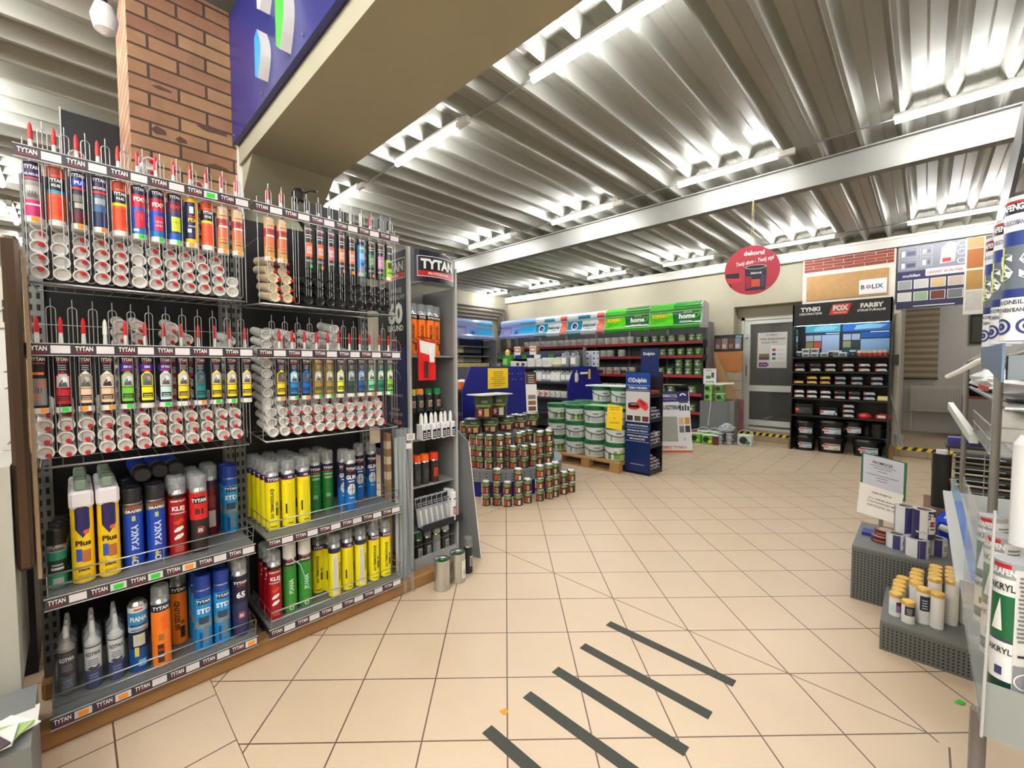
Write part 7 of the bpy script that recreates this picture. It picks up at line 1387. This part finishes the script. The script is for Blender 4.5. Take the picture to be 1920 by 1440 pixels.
# rolls and boxes further back
BR_ = M((22, 22, 22), .45); m = MB(); m.lathe([(0, .047, .36, .047, BR_)], 22); m.lathe([(.36, .030, .385, .030, OFFW)], 16); tag(m.build('black_roll', loc=(.10, 4.05, .50)), 'upright black film roll with white core', 'roll')
m = MB(); m.box(.02, .45, 3.95, 4.35, .0, .50, M((120, 90, 60), .7)); tag(m.build('cardboard_box'), 'open brown cardboard box under the black roll', 'box')
m = MB(); m.lathe([(0, .02, .40, .02, OFFW)], 14); o = m.build('white_tube', loc=(.10, 3.80, .43)); o.rotation_euler = (0, 1.75, -.5); tag(o, 'white cardboard tube leaning out behind the taller step', 'tube')
wr = empty('wire_rack', (.22, 4.1, .5), 'wire rack with horizontal black rolls behind the steps', 'rack'); m = MB()
for k in range(5): m.tube([(-.06, -.08, .055+k*.075), (.16, -.08, .055+k*.075)], .003, WIRE, 5)
m.tube([(.07, -.08, 0), (.07, -.08, .40)], .003, WIRE, 5); m.build('wire_frame', wr)
for k in range(5):
    m = MB(); m.lathe([(0, .032, .26, .032, BR_)], 16); m.lathe([(-.012, .018, 0, .018, M((190, 170, 130), .6))], 12); o = m.build('black_roll', loc=(.165, 4.10, .545+k*.075)); o.rotation_euler = (0, pi/2, 0); tag(o, 'horizontal black roll in the wire rack, %s from the bottom' % ORD[k+1], 'roll', 'horizontal black rolls')
for k in range(5): m = MB()
m = MB(); m.box(.13, .24, 4.25, 4.35, .90, .95, M((50, 50, 130), .4)); m.box(.24, .34, 4.25, 4.35, .90, .93, M((40, 40, 60), .4)); tag(m.build('blue_carton'), 'dark blue carton on top of the wire rack', 'box')
m = MB(); m.box(.12, .36, 4.18, 4.40, .885, .90, DARK); m.box(.335, .345, 4.37, 4.39, 0, .885, DARK); m.box(.135, .145, 4.37, 4.39, 0, .885, DARK); tag(m.build('small_table'), 'thin dark shelf behind the wire rack', 'shelf')
m = MB(); m.lathe([(0, .017, .09, .015, RED), (.09, .014, .12, .008, RED)], 12); tag(m.build('red_bottle', loc=(.205, 3.93, .52)), 'small red bottle behind the blue case', 'bottle')
bc = empty('blue_case', (.175, 3.92, .335), 'blue plastic case with white label behind the tape rolls', 'case'); bc.rotation_euler = (.25, 0, -.25)
m = MB(); m.box(-.075, .075, -.06, .05, 0, .10, M((24, 60, 200), .3), .012); m.build('body', bc); m = MB(); m.box(-.078, .078, -.064, .054, .10, .15, M((30, 70, 214), .3), .012); m.poly([(-.045, -.035, .1508), (.06, -.035, .1508), (.06, .035, .1508), (-.045, .035, .1508)], WHITE); m.build('lid', bc)
m = MB(); m.box(.0, .36, 3.905, 3.945, .0, .335, M((130, 100, 66), .7)); tag(m.build('cardboard_box'), 'brown cardboard box under the blue case', 'box')

# ================================================================== LEFT EDGE
cb = empty('cabinet', (-2.22, -.40, 0), 'light grey cabinet cut off by the left picture edge', 'cabinet')
m = MB(); m.box(-.42, .0, -.55, .24, .33, 1.12, M((176, 174, 164), .5)); m.box(-.42, .0, -.55, .24, .325, .33, DARK); m.box(.0, .004, .10, .20, .80, .83, M((110, 108, 100), .5)); m.build('body', cb)
m = MB(); m.lathe([(0, .01, .012, .01, DARK)], 10); m.v = [(z+.0, y+.17, x+.37) for x, y, z in m.v]; m.build('screw', cb)
m = MB(); m.box(-.40, -.02, -.5, .2, .14, .325, DARK); m.build('plinth', cb)
BRN2 = M((84, 66, 54), .25, .7); m = MB(); m.box(-.10, .0, .245, .285, .75, 1.90, BRN2, .01); m.box(-.10, -.03, .29, .30, .70, 1.86, M((160, 140, 120), .2, .6)); tg = m.build('door_panel', cb)
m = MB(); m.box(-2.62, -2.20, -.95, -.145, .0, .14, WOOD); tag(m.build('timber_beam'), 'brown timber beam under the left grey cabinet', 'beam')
m = MB(); m.box(-3.45, -3.0, -.50, -.16, .70, 1.02, M((176, 140, 96), .7)); m.box(-3.45, -3.0, -.50, -.16, .0, .70, M((22, 24, 34), .6)); tag(m.build('cardboard_carton'), 'brown carton on a dark cabinet at the far left', 'carton')
m = MB(); m.lathe([(0, .03, .10, .045, OFFW), (.10, .045, .17, .03, WHITE), (.17, .03, .20, .01, WHITE)], 14); o = m.build('white_helmet', loc=(-2.75, -.165, 1.03)); o.rotation_euler = (.4, 1.1, 0); tag(o, 'white and dark green bottle lying left of the rack', 'bottle')
o.name = 'lying_bottle'
m = MB(); m.box(-5.2, -5.17, -.9, 0.0, 0, 2.0, M((196, 150, 96), .6)); m.box(-5.16, -5.14, -.62, -.30, 1.45, 1.62, M((226, 226, 222), .5)); tag(m.build('wooden_partition'), 'orange wooden panel in the room behind the left edge', 'panel')
m = MB(); m.box(-4.0, -3.95, -.34, -.22, .6, 2.05, M((206, 206, 204), .4)); m.box(-3.949, -3.945, -.32, -.24, .7, 1.95, WHITE); tag(m.build('white_upright'), 'white vertical post left of the rack', 'post')
tr = empty('side_shelf_rack', (-2.62, -.22, 0), 'grey wire side holder at the left end of the rack', 'rack')
m = MB(); m.box(-.02, .22, .06, .10, 1.49, 1.52, M((90, 104, 120), .4)); m.tube([(.22, .09, 1.72), (.22, -.0, 1.60), (.22, .0, 1.50)], .003, WIRE); 
for z in (1.18, 1.38, 1.44): m.tube([(.0, .05, z), (.26, .05, z)], .003, WIRE)
m.build('holder', tr)
m = MB(); m.box(-2.55, -2.40, -.19, -.13, 1.60, 1.78, M((222, 216, 206), .5)); m.box(-2.399, -2.398, -.17, -.15, 1.62, 1.70, DARK); tag(m.build('white_box'), 'small white box beside the upper left end of rack', 'box')
# white spot lamp and dark pipes near ceiling
cm = empty('security_camera', (-2.5, .14, 2.84), 'white dome shaped camera hanging at the top left', 'camera'); m = MB(); m.lathe([(0, .008, .02, .035, OFFW), (.02, .035, .07, .045, OFFW), (.07, .045, .12, .03, OFFW)], 18); m.build('dome', cm); m = MB(); m.lathe([(.12, .012, .66, .012, DARK)], 8); m.build('stem', cm)
# papers at the bottom left corner
lt = empty('low_table', (-1.93, -.22, 0), 'low grey box with papers at the bottom left corner', 'table'); m = MB(); m.box(-.25, .10, -.22, .10, 0, .36, M((120, 122, 122), .5)); m.build('box', lt)
for k in range(5):
    m = MB(); m.box(-.07, .07, -.05, .05, 0, .004, [OFFW, WHITE, M((160, 190, 120), .5), OFFW, M((70, 60, 70), .5)][k]); o = m.build('leaflet', loc=(-1.98+.035*k, -.16-.02*k, .361+.007*k)); o.rotation_euler = (0, -.1, .5*k); tag(o, 'loose leaflet at the bottom left corner, %s from the bottom' % ORD[k+1], 'leaflet', 'loose leaflets')
# black hose hanging over the rack top
m = MB(); m.lathe([(0, .028, .035, .036, BLACK), (.035, .036, .06, .02, BLACK)], 12); m.tube([(0, 0, .03), (.03, .045, .06), (.05, .075, .055)], .007, BLACK, 6); m.tube([(0, 0, .0), (0, -.02, -.06), (0, .03, -.14)], .012, BLACK, 6); o = m.build('black_cartridge_cap', loc=(-2.36, .845, 2.315)); tag(o, 'black cartridge end sticking up above the right top strip', 'cartridge end')
m = MB(); m.lathe([(0, .055, .003, .055, M((150, 156, 160), .2, alpha=.6))], 20); o = m.build('clear_disc', loc=(-2.42, 1.355, 2.32)); o.rotation_euler = (0, pi/2, 0); tag(o, 'round clear plastic disc above the right top strip end', 'disc')
m = MB(); m.box(-2.60, -2.58, .98, 1.20, 2.0, 2.40, M((44, 44, 46), .5)); tag(m.build('dark_backboard'), 'dark grey card standing behind the right top strip', 'card')
